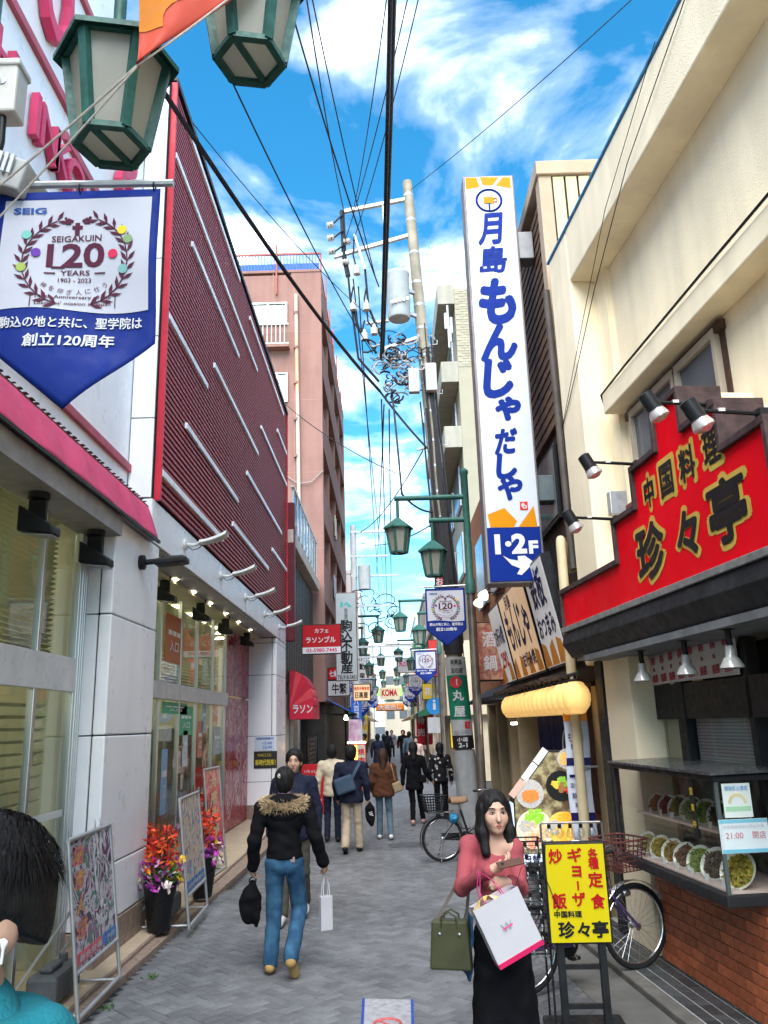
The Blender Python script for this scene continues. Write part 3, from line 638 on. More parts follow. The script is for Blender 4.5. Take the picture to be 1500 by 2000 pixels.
# tiled apron, kerb, gutter
TILE = mat('dark apron tile', (.055, .062, .066), .35, var=.25, sc=10, rnd=.3); GROUT = mat('pale grout', (.42, .42, .40), .9)
ap = tag(MB().box(-.33, .9, -5, 2.2, -.05, .052).build('pavement', GROUT, None, world=False), 'strip of dark glossy tiles along the foot of the restaurant', 'pavement', kind='structure')
ap.location = RP; ap.rotation_euler = (0, 0, RA); MATRIX[ap.name] = MATRIX[rest.name]
tl = [MB().box(-.047, .047, -w/2+.004, w/2-.004, -.01, .004).mesh('tile', TILE) for w in (.2, .1)]
for c, x in enumerate((-.275, -.17, -.065, .04)):
    s = -4.0+(c % 2)*.1
    while s < 2.1:
        k = 1 if random.random() < .25 else 0; w = (.2, .1)[k]; inst(tl[k], 'tile', ap, (x, s+w/2, .052)); s += w
kb = tag(MB().box(-.45, -.335, -5, 2.2, -.05, .055).build('kerb', mat('dark kerb', (.13, .125, .115), .8, var=.35, sc=5, bump=.3), None, world=False, bev=.012), 'dark concrete kerb edging the tiled strip', 'kerb', kind='structure')
kb.location = RP; kb.rotation_euler = (0, 0, RA)
gt = tag(MB().box(-.86, -.455, -5, 2.6, -.05, .004).build('gutter', mat('gutter concrete', (.13, .128, .12), .85, var=.3, sc=3, bump=.3), None, world=False), 'flat concrete gutter strip beside the paving', 'gutter', kind='structure')
gt.location = RP; gt.rotation_euler = (0, 0, RA)
# display case
dc = thing('display_case', 'glass display case of sample dishes with a black frame on the brick base', 'display case', RP, RA)
X0, X1, S0, S1 = -.25, .35, -1.25, .66
RB(MB().prism([(X0-.03, S0-.03, .84), (X1, S0-.03, .84), (X1, S1, .84), (X0-.03, S1, .84)], (0, 0, .075)), 'base_frame', BLK, dc, bev=.01)
RB(MB().box(X0-.02, X1, S0-.02, S1+.02, 1.615, 1.655), 'top_frame', BLK, dc, bev=.008)
RB(MB().prism([(X0-.05, S0-.05, 1.657), (X1+.1, S0-.05, 1.672), (X1+.1, S1+.05, 1.672), (X0-.05, S1+.05, 1.657)], (0, 0, .018)), 'roof_plate', mat('wet dark metal sheet', (.10, .105, .11), .22, m=.3, var=.4, sc=7), dc)
for (x, s) in ((X0, S1), (X1-.02, S1), (X1-.02, S0)): RB(MB().box(x-.015, x+.03, s-.03, s+.015, .915, 1.615), 'post', BLK, dc)
RB(MB().box(X0-.004, X0, S0+.005, S1-.03, .915, 1.612), 'front_pane', glass('case glass', (.95, .97, .96), .02, ior=1.18), dc)
RB(MB().box(X0+.005, X1-.03, S0-.004, S0, .915, 1.612), 'end_pane', MT['case glass'], dc)
RB(MB().box(X0-.012, X0+.012, S0-.012, S0+.012, .915, 1.612), 'corner_strip', mat('glass edge strip', (.08, .10, .10), .2), dc)
LINEN = mat('pinkish cloth', (.62, .47, .43), .8, var=.12, sc=9)
RB(MB().box(X0+.02, X1-.03, S0+.01, S1-.02, .916, .926), 'bottom_cloth', LINEN, dc)
RB(MB().box(X0+.16, X1-.03, S0+.03, S1-.02, 1.235, 1.25), 'upper_shelf', LINEN, dc)
RB(MB().box(X1-.03, X1, S0, S1, .916, 1.61), 'back_wall', mat('case back grey', (.22, .25, .25), .4, var=.4, sc=3, c2=(.05, .05, .05)), dc)
vt = MB()
q = RB(MB().box(X0-.010, X0-.006, -.93, -.86, 1.22, 1.61), 'strip_label', INKB, dc)
vtext(vt, '営業中', (X0-.0105, -.895, 1.53), SX, Z_, .045, .11, off=.02, lift=.003); RB(vt, 'yellow_print', mat('ink yellow', (.75, .6, .05), .5), q)
# notices on the end pane
def note(x0, x1, z0, z1, ground, lab):
    t = thing('notice_sheet', lab, 'notice', RP, RA)
    RB(MB().box(x0, x1, S0-.012, S0-.007, z0, z1), 'sheet', mat('notice paper %s' % (ground,), ground, .5, var=.05), t); return t
n1_ = note(-.265, .07, 1.165, 1.375, (.66, .74, .76), 'notice reading 21:00 closing time on the end of the display case')
q = MB(); put_text(q, '21:00', (-.17, S0-.012, 1.275), X_, Z_, w=.12, h=.036, off=.0); put_text(q, '閉店', (.0, S0-.012, 1.275), X_, Z_, w=.09, h=.045); RB(q, 'red_print', mat('notice red', (.55, .12, .14), .5), n1_, kind='stuff')
q = MB(); put_text(q, '新型感染症拡大防止の為', (-.1, S0-.012, 1.33), X_, Z_, w=.28, h=.022); RB(q, 'grey_print', mat('notice grey', (.5, .42, .45), .5), n1_)
RB(MB().box(-.262, .067, S0-.0135, S0-.012, 1.167, 1.19).box(-.262, .067, S0-.0135, S0-.012, 1.352, 1.373), 'blue_bands', mat('notice blue', (.18, .48, .60), .5), n1_)
n2_ = note(-.215, -.02, 1.385, 1.6, (.70, .76, .72), 'small notice with a rainbow arch on the end of the display case')
q = MB()
for r_, w in ((.055, .008),): 
    for k in range(14):
        a0, a1 = math.pi*k/14, math.pi*(k+1)/14
        q.bar((-.118+r_*math.cos(a0), S0-.0135, 1.475+r_*math.sin(a0)), (-.118+r_*math.cos(a1), S0-.0135, 1.475+r_*math.sin(a1)), .002, .02, up=(math.cos((a0+a1)/2), 0, math.sin((a0+a1)/2)))
RB(q, 'arch_print', mat('arch yellow', (.7, .62, .35), .5), n2_)
RB(MB().box(-.205, -.03, S0-.0135, S0-.012, 1.425, 1.455), 'green_band', mat('band green', (.35, .6, .38), .5), n2_)
q = MB(); put_text(q, '感染防止徹底', (-.118, S0-.012, 1.57), X_, Z_, w=.16, h=.03, off=.01); RB(q, 'blue_print', mat('band blue', (.1, .3, .55), .5), n2_)
# sample bowls
BOWL = mat('glazed bowl', (.66, .66, .58), .2, var=.08, sc=9, coat=.4)
FOODC = [((.50, .32, .06), 'yellow noodles'), ((.24, .09, .04), 'brown meat'), ((.42, .22, .06), 'fried rice'), ((.30, .32, .06), 'green vegetables'), ((.48, .38, .16), 'pale noodles'), ((.14, .08, .04), 'dark stew'), ((.52, .24, .03), 'orange egg')]
def food_mat(i): c = FOODC[i][0]; return mat('food %d' % i, c, .45, var=.45, sc=40, c2=(c[0]*.6, c[1]*.9, c[2]*.7), bump=.6, bs=60)
def bowl(x, s, z, r, i, lab):
    t = thing('sample_bowl', lab, 'bowl', RP+RN*x+RT_*s+Z_*z, RA, 'sample dishes in the display case')
    r *= 1.28; ax = Vector((-.80, -.42, .50)).normalized(); c = Vector((.0, 0, r*.72))
    MB().lathe([(.3*r, -.36*r), (.34*r, -.33*r), (.75*r, -.12*r), (r, .1*r), (r*1.01, .12*r), (.96*r, .1*r), (.7*r, -.05*r)], c, 24, ax).build('dish', BOWL, t, world=False, smooth=50)
    q = MB(); z_ = ax; xx = z_.orthogonal().normalized(); yy = z_.cross(xx)
    rr = random.Random(i*31+int(s*100))
    for k in range(60):
        a = rr.uniform(0, 6.28); d = r*.78*math.sqrt(rr.random()); p = c+xx*(d*math.cos(a))+yy*(d*math.sin(a))+z_*(.04*r+.12*r*(1-(d/r)**2)+rr.uniform(0, .08*r))
        e = Vector((rr.uniform(-1, 1), rr.uniform(-1, 1), rr.uniform(-1, 1))).normalized()
        q.bar(p-e*r*.17, p+e*r*.17, r*.10, r*.07)
    q.disc(c+z_*.02*r, z_, r*.85, 20)
    q.build('food', food_mat(i), t, world=False, kind='stuff')
    return t
ordn = ['leftmost', 'second from the left', 'third from the left', 'fourth from the left', 'fifth from the left', 'sixth from the left', 'seventh from the left', 'rightmost']
lows = [(.5, .075, 4), (.22, .078, 0), (-.02, .08, 2), (-.25, .08, 1), (-.5, .085, 3), (-.76, .095, 5), (-1.08, .105, 0)]
ups = [(.52, .07, 2), (.3, .072, 1), (.08, .078, 2), (-.16, .082, 4), (-.4, .082, 3), (-.64, .085, 5), (-.9, .09, 6)]
for k, (s, r, i) in enumerate(lows): bowl(-.08, s, .93, r, i, 'tilted sample bowl of %s on the lower shelf, %s' % (FOODC[i][1], ordn[k] if k < 6 else 'nearest the glass corner'))
for k, (s, r, i) in enumerate(ups): bowl(.05, s, 1.252, r, i, 'tilted sample bowl of %s on the upper shelf, %s' % (FOODC[i][1], ordn[k] if k < 6 else 'nearest the glass corner'))
cm_ = MB().box(-.002, .002, -.022, .022, 0, .045).mesh('price_card', mat('card white', (.72, .72, .72), .5, var=.05))
for k in range(13):
    up = k < 6; s = (.42-k*.22) if up else (.38-(k-6)*.24); x = -.055 if up else -.19
    o = inst(cm_, 'price_card', None, RP+RN*x+RT_*s+Z_*(1.251 if up else .927), (0, .15, RA+random.uniform(-.3, .3)))
    kk = k if up else k-6; tag(o, 'small white price card on the %s shelf, %s from the left' % ('upper' if up else 'lower', ['first', 'second', 'third', 'fourth', 'fifth', 'sixth', 'seventh'][kk]), 'card', 'price cards in the display case')
# overhead wire stapled along the cream wall
for lab, pts, r_ in (('thick dark cable running along the top of the cream wall ledge', [(.10, -4, 5.37), (.10, -1.5, 5.365), (.11, .3, 5.36), (.12, 1.0, 5.35), (.2, 1.1, 5.2)], .012), ('thin drooping wire from the roof band down to the corner of the cream wall', [(-.02, -2.2, 7.5), (-.03, -.6, 6.95), (-.03, .5, 6.3), (-.02, 1.3, 5.75), (-.01, 1.95, 5.35)], .005), ('second thin wire fanning from the roof edge to the corner of the cream wall', [(-.03, -1.4, 7.52), (-.03, 0, 6.9), (-.03, 1.0, 6.1), (-.02, 1.96, 5.33)], .004)):
    o = MB().tube(pts, r_, 6).build('wall_cable', BLACKM, None, world=False); tag(o, lab, 'cable'); o.location = RP; o.rotation_euler = (0, 0, RA)
# ------------------------------------------------------------------ street lamps with two lanterns
LPAN = mat('frosted lantern pane', (.72, .71, .64), .35, var=.06, sc=6, spec=.6)
def translucent(M, f=.5):
    t = M.node_tree; b = t.nodes['Principled BSDF']; o = t.nodes['Material Output']; tr_ = t.nodes.new('ShaderNodeBsdfTranslucent'); m_ = t.nodes.new('ShaderNodeMixShader'); m_.inputs[0].default_value = f
    tr_.inputs[0].default_value = (.85, .84, .78, 1); t.links.new(b.outputs[0], m_.inputs[1]); t.links.new(tr_.outputs[0], m_.inputs[2]); t.links.new(m_.outputs[0], o.inputs[0]); return M
translucent(LPAN, .78); translucent(mat('lantern floor pane', (.8, .79, .82), .3, var=.05), .75)
GREEND = mat('green lamp dark', (.018, .05, .045), .5, var=.25, sc=10)
OLDST = mat('stained steel pole', (.30, .26, .22), .38, m=.75, var=.4, sc=2.5, streak=.35)
def lantern(t, x, zb, sg):
    """hexagonal lantern hanging with its lower rim at zb"""
    H = .50; R0, R1 = .165, .245
    def hexa(r, z): return [Vector((x+r*math.cos(math.pi/3*k+.18), r*math.sin(math.pi/3*k+.18), z)) for k in range(6)]
    lo, hi = hexa(R0, zb), hexa(R1, zb+H)
    q = MB()
    for k in range(6):
        q.bar(lo[k], hi[k], .042, .042, up=(lo[k]-Vector((x, 0, zb))))
        q.bar(lo[k], lo[(k+1) % 6], .035, .03); q.bar(hi[k], hi[(k+1) % 6], .035, .045)
    q.bar(lo[1], lo[4], .03, .02)
    fr_ = q.build('lantern', GREEN, t, world=False)
    for k in range(6):
        a, b, c, d = lo[k], lo[(k+1) % 6], hi[(k+1) % 6], hi[k]; ce = (a+b+c+d)/4; nn = (ce-Vector((x, 0, ce.z))).normalized()
        MB().prism([p*.93+ce*.07-nn*.012 for p in (a, b, c, d)], nn*.005).build('pane', LPAN, fr_, world=False)
    h2 = hexa(R0*.93, zb+.012)
    for idx in ((1, 2, 3, 4), (4, 5, 0, 1)): MB().prism([h2[i]*1.0 for i in idx], (0, 0, .005)).build('bottom_pane', mat('lantern floor pane', (.68, .67, .70), .3, var=.05), fr_, world=False)
    b0, b1, b2, b3 = hexa(.305, zb+H-.03), hexa(.305, zb+H+.0), hexa(.16, zb+H+.12), hexa(.05, zb+H+.20)
    b00 = hexa(.23, zb+H+.02)
    q = MB()
    for A, B in ((b00, b0), (b0, b1), (b1, b2), (b2, b3)): q.add(A+B, [(k, (k+1) % 6, (k+1) % 6+6, k+6) for k in range(6)])
    q.build('lantern_roof', GREEN, fr_, world=False)
    return fr_
def lamp_post(sg, label, loc, group='green street lamps with paired lanterns'):
    t = thing('street_lamp', label, 'street lamp', loc, 0, group)
    MB().lathe([(.12, 0), (.12, .02), (.09, .03), (.085, .4), (.08, 4.55)], (0, 0, 0), 16).build('lower_pole', OLDST, t, world=False, smooth=40)
    MB().lathe([(.1, 4.45), (.1, 4.72), (.072, 4.76), (.068, 6.86), (.085, 6.88), (.085, 6.94), (.02, 7.0)], (0, 0, 0), 16).build('upper_pole', GREEN, t, world=False, smooth=40)
    for xo, za, zb in ((1.36, 6.40, 5.30), (.69, 5.93, 4.82)):
        MB().tube([(0, 0, za), (sg*(xo+.06), 0, za)], .052, 12).build('arm', GREEN, t, world=False, smooth=40)
        MB().lathe([(.032, zb+.66), (.032, za+.03)], (sg*xo, 0, 0), 10).build('stem', GREEN, t, world=False, smooth=40)
        lantern(t, sg*xo, zb, sg)
    MB().tube([(-sg*.05, 0, 4.62), (sg*1.0, 0, 4.6)], .018, 8).build('banner_rod', ALU, t, world=False)
    return t
# hanging banner with wreath print
BLUE = mat('banner blue', (.004, .022, .19), .7, var=.12, sc=4, spec=.2); BWHT = mat('banner white', (.50, .51, .57), .65, var=.05, sc=4)
PURP = mat('print plum', (.10, .025, .05), .7, var=.05, spec=.08)
def banner(label, loc, wave=.02, group='school anniversary banners on the street lamps'):
    t = thing('street_banner', label, 'banner', loc, 0, group)
    def wv(x, z): return wave*math.sin(x*7+z*4)*min(1, -z*2)+wave*.6*math.sin(z*9+x*2)*(-z)
    def bent(m):
        m.v = [(p[0], p[1]+wv(p[0], p[2]), p[2]) for p in m.v]; return m
    def cloth(u, v):
        x = .77*u; zb = -.80-.33*(1-abs(2*u-1))
        return (x, 0, zb*v)
    bent(MB().sheet(cloth, 22, 26)).build('cloth', BLUE, t, world=False, smooth=60, solid=.003)
    bent(MB().sheet(lambda u, v: (.033+.70*u, -.0045, -.045-.585*v+.012*math.sin(u*6)*v), 18, 18)).build('white_field', BWHT, t, world=False, smooth=60)
    q = MB(); D = Vector((0, -.0045, 0))
    put_text(q, 'SEIG', Vector((.155, -.0045, -.105)), X_, Z_, w=.155, h=.034, off=.03); bent(q).build('blue_print', mat('print blue b', (.01, .08, .34), .5), t, world=False)
    q = MB(); L3 = .0035
    for s_, z, w, h, o in (('SEIGAKUIN', -.258, .235, .032, .012), ('120', -.345, .27, .125, .025), ('YEARS', -.435, .135, .026, .012), ('1903 - 2023', -.473, .15, .022, .01), ('140th Anniversary of the', -.562, .34, .022, .012), ("Disciples' mission to Japan", -.596, .34, .022, .012)):
        put_text(q, s_, Vector((.385, -.0045, z)), X_, Z_, w=w, h=h, off=o, lift=L3)
    q.box(.245, .295, -.009, -.0075, -.4405, -.4345); q.box(.475, .525, -.009, -.0075, -.4405, -.4345); q.box(.275, .335, -.009, -.0075, -.412, -.402)
    q.box(.374, .396, -.009, -.0075, -.24, -.175); q.box(.36, .41, -.009, -.0075, -.207, -.19)
    for sx in (-1, 1):
        for (dx, dz, l, an) in ((.035, .03, .03, .5), (.055, .035, .025, 1.1), (.045, .015, .028, .0)):
            c = Vector((.385+sx*dx, -.0085, -.19+dz)); d = Vector((math.cos(an)*sx, 0, math.sin(an))); q.bar(c-d*l*.5, c+d*l*.5, .002, .012, up=(-d.z, 0, d.x))
        for k in range(13):
            a = rad(-72+k*11.5); R_ = .245; c = Vector((.385+sx*R_*math.cos(a), -.0085, -.375+R_*.95*math.sin(a)))
            for side in (1, -1):
                tg = a+math.pi/2+side*.62; d = Vector((sx*math.cos(tg), 0, math.sin(tg))); n_ = Vector((-d.z, 0, d.x)); l = .062
                q.poly([c, c+d*l*.5+n_*.009, c+d*l, c+d*l*.5-n_*.009])
            a2 = a+rad(11.5); c2 = Vector((.385+sx*R_*math.cos(a2), -.0085, -.375+R_*.95*math.sin(a2)))
            if k < 12: q.bar(c, c2, .002, .005, up=(math.cos(a), 0, math.sin(a)))
    for i, ch in enumerate('神を仰ぎ人に仕う'):
        a = rad(-122+i*9.2); put_text(q, ch, Vector((.385+.26*math.cos(a), -.0045, -.30+.235*math.sin(a))), Vector((-math.sin(a), 0, math.cos(a))), Vector((-math.cos(a), 0, -math.sin(a))), h=.026, lift=L3)
    for zz_, in ((-.53,),): 
        for sx in (.195, .575): q.box(sx-.002, sx+.002, -.009, -.0075, -.615, -.54)
    bent(q).build('plum_print', PURP, t, world=False, kind='stuff')
    for i, (x, z, c) in enumerate(((.15, -.235, (.18, .5, .42)), (.6, -.225, (.75, .55, .03)), (.2, -.33, (.12, .03, .33)), (.14, -.41, (.33, .42, .08)), (.56, -.345, (.65, .03, .09)), (.63, -.275, (.22, .33, .16)), (.61, -.425, (.2, .42, .4)))):
        bent(MB().disc((x, -.0105, z), (0, -1, 0), .023, 14)).build('dot', mat('banner dot %d' % i, c, .5, var=0), t, world=False)
    q = MB(); put_text(q, '駒込の地と共に、聖学院は', Vector((.385, -.002, -.695)), X_, Z_, w=.64, h=.058, off=.022); put_text(q, '創立120周年', Vector((.385, -.002, -.79)), X_, Z_, w=.40, h=.066, off=.026)
    bent(q).build('white_print', mat('print white', (.62, .62, .64), .6, var=0), t, world=False, kind='stuff')
    for x in (.03, .385, .74): MB().ring((x, 0, .012), (1, 0, 0), .022, .004, 10, 4).build('tie', BLACKM, t, world=False)
    return t
LX, LY = -1.965, 3.37
lampL = lamp_post(1, 'nearest green street lamp with two lanterns at the top left', (LX, LY, 0))
banL = banner('large near blue and white banner at the left edge', (LX+.17, LY, 4.57), .022)
lampR = lamp_post(-1, 'green street lamp with two lanterns beside the tall white sign', (1.63, 15.6, 0))
banR = banner('blue and white banner on the lamp beside the tall white sign', (.745, 15.6, 4.57), .015)
index_kids()
def nm_(i): return ['second', 'third', 'fourth', 'fifth', 'sixth'][i]
for i, y in enumerate((29.5, 44, 58, 72)):
    x = (1.83, 1.9, 1.95, 2.0)[i]
    dup(lampR, (x, y, 0), label='green street lamp on the right side of the street, %s from the front' % nm_(i)); dup(banR, (x-.885, y, 4.57), label='blue and white banner on the right side, %s from the front' % nm_(i))
for i, y in enumerate((33.5, 47, 61, 75)):
    x = (-1.75, -1.8, -1.85, -1.9)[i]
    dup(lampL, (x, y, 0), label='green street lamp on the left side of the street, %s from the front' % nm_(i))
    if i: dup(banL, (x+.115, y, 4.57), label='blue and white banner on the left side, %s from the front' % nm_(i))
dup(banL, (-1.63, 33.5, 3.4), label='blue and white banner on the left side, second from the front')
# box, cable and clutter on the nearest lamp
eb = thing('junction_box', 'off-white electrical box strapped to the nearest lamp post', 'electrical box', (LX+.16, LY-.05, 4.95))
OFFW = mat('off-white plastic', (.62, .60, .54), .45, var=.1)
MB().box(-.1, .09, -.06, .06, 0, .28).build('box', OFFW, eb, world=False, bev=.012); MB().box(-.11, .1, -.07, .07, .26, .3).build('lid', OFFW, eb, world=False, bev=.01)
MB().lathe([(.012, 0), (.02, .004), (.001, .006)], (.02, -.061, .17), 8, (0, -1, 0)).build('screw', ALU, eb, world=False)
MB().tube([(.02, -.02, .0), (.03, -.03, -.15), (.02, -.05, -.3), (-.06, -.06, -.42), (-.2, -.05, -.46)], .018, 8).build('cable', BLACKM, eb, world=False, smooth=60)
cb_ = thing('speaker_box', 'grey white louvred box under the electrical box on the nearest lamp', 'box', (LX+.12, LY+.02, 4.6))
MB().obox((.03, 0, .06), (.16, .02, -.05), (0, .12, 0), (.02, 0, .08)).build('housing', mat('grey plastic', (.42, .42, .40), .5, var=.2), cb_, world=False, bev=.012)
for i in range(6): MB().obox((.02+.028*i-.02, -.125, .10-.009*i), (.008, 0, -.004), (0, .006, 0), (.01, 0, .05)).build('slat', ALU, cb_, world=False)
MB().lathe([(.03, 0), (.03, .04), (.001, .04)], (.06, -.12, .02), 10, (0, -1, 0)).build('knob', BLACKM, cb_, world=False)
# orange pennant on a cord
fa, fb_, fc = gy(268, 128, 3.0), gy(272, -70, 3.0), gy(520, -58, 3.15)
pn = thing('pennant', 'orange and coral pennant flag in front of the nearest lanterns', 'flag', fa)
def tri(u, v): p = fa*(1-v)+(fb_*(1-u)+fc*u)*v; return p+Vector((0, .02*math.sin(u*5+v*4), 0))
MB().sheet(tri, 10, 12).build('cloth', mat('pennant coral', (.52, .07, .04), .7, var=.1, sc=4), pn, smooth=60, solid=.002)
MB().sheet(lambda u, v: tri(u*.55*(1-.25*math.sin(v*7)), .35+.65*v)+Vector((0, -.004, 0)), 8, 12).build('orange_print', mat('pennant orange', (.58, .18, .012), .7, var=.1), pn, smooth=60)
ROPE = mat('pale cord', (.52, .48, .42), .9, var=.2, sc=30)
for lab, p, q_, r_ in (('upper pale cord holding the orange pennant', (-40, 395), (268, 128), .006), ('lower pale cord holding the orange pennant', (-40, 465), (268, 130), .005), ('cord along the edge of the orange pennant', (268, 128), (520, -60), .005)):
    a, b = gy(*p, 3.0 if p[0] > 0 else 3.3), gy(*q_, 3.0 if q_[0] < 300 else 3.15)
    tag(MB().tube([a+(b-a)*k/8-Z_*.012*math.sin(math.pi*k/8) for k in range(9)], r_, 6).build('cord', ROPE), lab, 'cord')
# ------------------------------------------------------------------ utility pole
POLE = mat('pole concrete', (.32, .28, .215), .85, var=.25, sc=3, streak=.3, bump=.2, bs=60)
up = thing('utility_pole', 'leaning concrete utility pole with transformer beside the tall white sign', 'utility pole', (1.56, 17.35, 0))
PB, PT = Vector((0, 0, 0)), Vector((-.74, 0, 15.0))
def pz(z): return PB+(PT-PB)*(z/15)
MB().tube([pz(z) for z in (0, 3, 6, 9, 12, 15)], [.19, .175, .16, .145, .13, .115], 18).build('shaft', POLE, up, world=False, smooth=40)
GAL = mat('galvanised', (.48, .49, .50), .5, m=.5, var=.2, sc=8)
for i, z in enumerate((14.6, 13.9, 13.0, 12.2, 11.6, 11.0, 10.3, 9.6, 8.9, 8.2, 7.6, 7.0, 6.4, 5.6, 5.0, 4.4)):
    r_ = .195-.075*z/15; MB().lathe([(r_, -.03), (r_, .03)], pz(z), 16).build('band', GAL, up, world=False, smooth=40)
for i in range(14):
    z = 5+i*.62; sd_ = 1 if i % 2 else -.3; MB().tube([pz(z), pz(z)+Vector((sd_*.32, -.05, .0)), pz(z)+Vector((sd_*.32, -.05, .1))], .01, 5).build('step_bolt', GAL, up, world=False)
def loc(px, py, y=17.35): return gy(px, py, y)-Vector((1.56, 17.35, 0))
def arm(px0, py0, px1, py1, w=.09): MB().bar(loc(px0, py0), loc(px1, py1), w, w).build('crossarm', GAL, up, world=False, bev=.01)
arm(670, 414, 800, 388); arm(652, 502, 806, 458); arm(715, 632, 760, 626, .07); arm(748, 682, 830, 655, .08); arm(815, 878, 860, 870, .05)
MB().bar(loc(692, 458, 17.2), loc(713, 526, 17.2), .05).build('brace', GAL, up, world=False); MB().bar(loc(748, 402), loc(752, 460), .05).build('brace', GAL, up, world=False)
CBL0 = mat('cable black', (.025, .025, .028), .6, var=.2); CER = mat('white ceramic', (.5, .47, .41), .3, var=.1)
for (px, py) in ((645, 440), (646, 465), (648, 491), (678, 472), (675, 512)):
    p = loc(px, py, 17.3); MB().lathe([(.05, -.09), (.09, -.07), (.06, -.04), (.09, -.01), (.06, .02), (.09, .05), (.05, .09)], p, 12, (1, 0, .15)).build('insulator', CER, up, world=False, smooth=50)
MB().tube([loc(668, 412), loc(670, 450), loc(672, 500), loc(680, 540)], .06, 8).build('insulator_post', BLACKM, up, world=False)
for (px, py) in ((716, 597), (731, 644), (697, 527), (690, 597), (712, 655)):
    p = loc(px, py, 17.2); MB().lathe([(.04, -.14), (.085, -.12), (.085, .04), (.05, .06), (.03, .14)], p, 10).build('cutout_fuse', CER, up, world=False, smooth=40)
for (a_, b_) in (((668, 420), (645, 440)), ((670, 450), (646, 465)), ((672, 478), (648, 491)), ((672, 470), (678, 472)), ((676, 508), (675, 512)), ((692, 458), (697, 527)), ((690, 560), (690, 597)), ((716, 560), (716, 597)), ((716, 600), (731, 644)), ((712, 626), (712, 655)), ((690, 600), (712, 655)), ((731, 644), (745, 640))):
    p, q_ = loc(*a_, 17.28), loc(*b_, 17.25); MB().tube([p, (p+q_)/2+Vector((-.06, 0, -.08)), q_], .022, 6).build('jumper_cable', CBL0, up, world=False)
for pts0 in (((680, 540), (684, 580), (692, 640), (700, 700), (740, 745)), ((690, 597), (700, 640), (735, 690)), ((713, 526), (716, 560), (720, 600), (745, 660))): MB().tube([loc(*p, 17.25) for p in pts0], .03, 6).build('drop_cable', CBL0, up, world=False, smooth=60)
c = loc(778, 578, 17.1)
tr = MB().lathe([(.02, -.62), (.24, -.6), (.265, -.56), (.265, .5), (.28, .52), (.28, .56), (.2, .62), (.02, .64)], c, 22).build('transformer', mat('transformer grey', (.50, .53, .52), .45, var=.12, streak=.15), up, world=False, smooth=40)
for k in range(5): MB().box(c.x-.03+.09*k-.16, c.x-.03+.09*k-.10, c.y-.30, c.y-.26, c.z-.35+.02*k, c.z-.27+.02*k).build('lug', GAL, tr, world=False)
MB().lathe([(.04, 0), (.06, .05), (.03, .1), (.05, .14), (.02, .2)], c+Vector((.1, 0, .62)), 8).build('bushing', CER, tr, world=False)
MB().bar(c+Vector((.2, .1, .2)), pz(11.9), .08).build('bracket', GAL, up, world=False); MB().bar(c+Vector((.2, .1, -.4)), pz(11.3), .08).build('bracket', GAL, up, world=False)
for (a, b, d, e) in ((797, 722, 820, 768), (830, 712, 854, 765)):
    p, q = loc(a, b, 17.1), loc(d, e, 17.1); MB().box(p.x, q.x, p.y-.1, p.y+.06, q.z, p.z).build('junction_box', mat('box grey', (.46, .46, .44), .5, var=.15), up, world=False, bev=.02)
rr = random.Random(4); CBL = mat('cable black', (.025, .025, .028), .6, var=.2); CBLG = mat('cable grey', (.35, .33, .31), .6, var=.2)
q = MB(); q2 = MB()
for k in range(110):
    cx, cy = rr.gauss(785, 24), rr.gauss(712, 30); p = loc(cx, cy, 17.2+rr.uniform(-.15, .15)); R_ = rr.uniform(.06, .22); a0 = rr.uniform(0, 6.28)
    pts = [p+Vector((R_*math.cos(a0+t*.55), rr.uniform(-.05, .05), R_*math.sin(a0+t*.55)*.8)) for t in range(rr.randint(4, 9))]
    (q if k % 2 else q2).tube(pts, rr.choice((.012, .018, .025)), 5)
q.build('cable_tangle', CBL, up, world=False, kind='stuff', smooth=60); q2.build('cable_tangle', CBLG, up, world=False, kind='stuff', smooth=60)
q = MB()
for k in range(14):
    a = rr.uniform(-1.2, 3.4); z0, z1 = rr.uniform(8.5, 11.5), rr.uniform(3.2, 5)
    q.tube([pz(z)+Vector((math.cos(a+.1*math.sin(z*2))*(.2-.003*z+rr.uniform(0, .03)), -abs(math.sin(a))*(.2-.003*z)-.01, 0)) for z in np.linspace(z0, z1, 9)], rr.choice((.012, .018, .024)), 5)
q.build('riser_cable', CBL, up, world=False, kind='stuff', smooth=60)
MB().tube([pz(z) for z in (3.45, 4.2, 5.0, 5.8, 6.4)], [.20, .20, .195, .19, .185], 18).build('black_wrap', mat('black wrap', (.03, .03, .032), .7, var=.5, sc=7, bump=.4, bs=25), up, world=False, smooth=40)
MB().tube([pz(z) for z in (0.03, 1.5)], [.235, .225], 20).build('grey_guard', mat('pole guard', (.36, .37, .38), .5, var=.15, streak=.2), up, world=False, smooth=40)
# wrap-round adverts on the pole
def wrap(px0, py0, px1, py1, mt, name, parent=up):
    a, b = loc((px0+px1)/2, py0, 17.12), loc((px0+px1)/2, py1, 17.12); z1, z0 = a.z, b.z
    def f(u, v): z = z0+(z1-z0)*v; th = rad(-165+150*u); c = pz(z); return (c.x+.225*math.cos(th), .225*math.sin(th), z)
    return MB().sheet(f, 14, 2).build(name, mt, parent, world=False, smooth=60), f
PWH = mat('plate white', (.45, .46, .47), .4, var=.06, streak=.08); PGR = mat('plate green', (.015, .20, .12), .4, var=.1)
def wtext(parent, s, f, u, v, w, h, mt, off=.02):
    c = Vector(f(u, v)); e = (Vector(f(u+.02, v))-Vector(f(u-.02, v))).normalized(); q = MB(); put_text(q, s, c, e, Z_, w=w, h=h, off=off, lift=.012); q.build('lettering', mt, parent, world=False)
ad, f = wrap(0, 1282, 1810, 1318, PWH, 'advert'); ad2 = ad
wtext(ad, '東興業', f, .5, .72, .24, .1, INKB); wtext(ad, '宝石館', f, .5, .25, .24, .1, INKB)
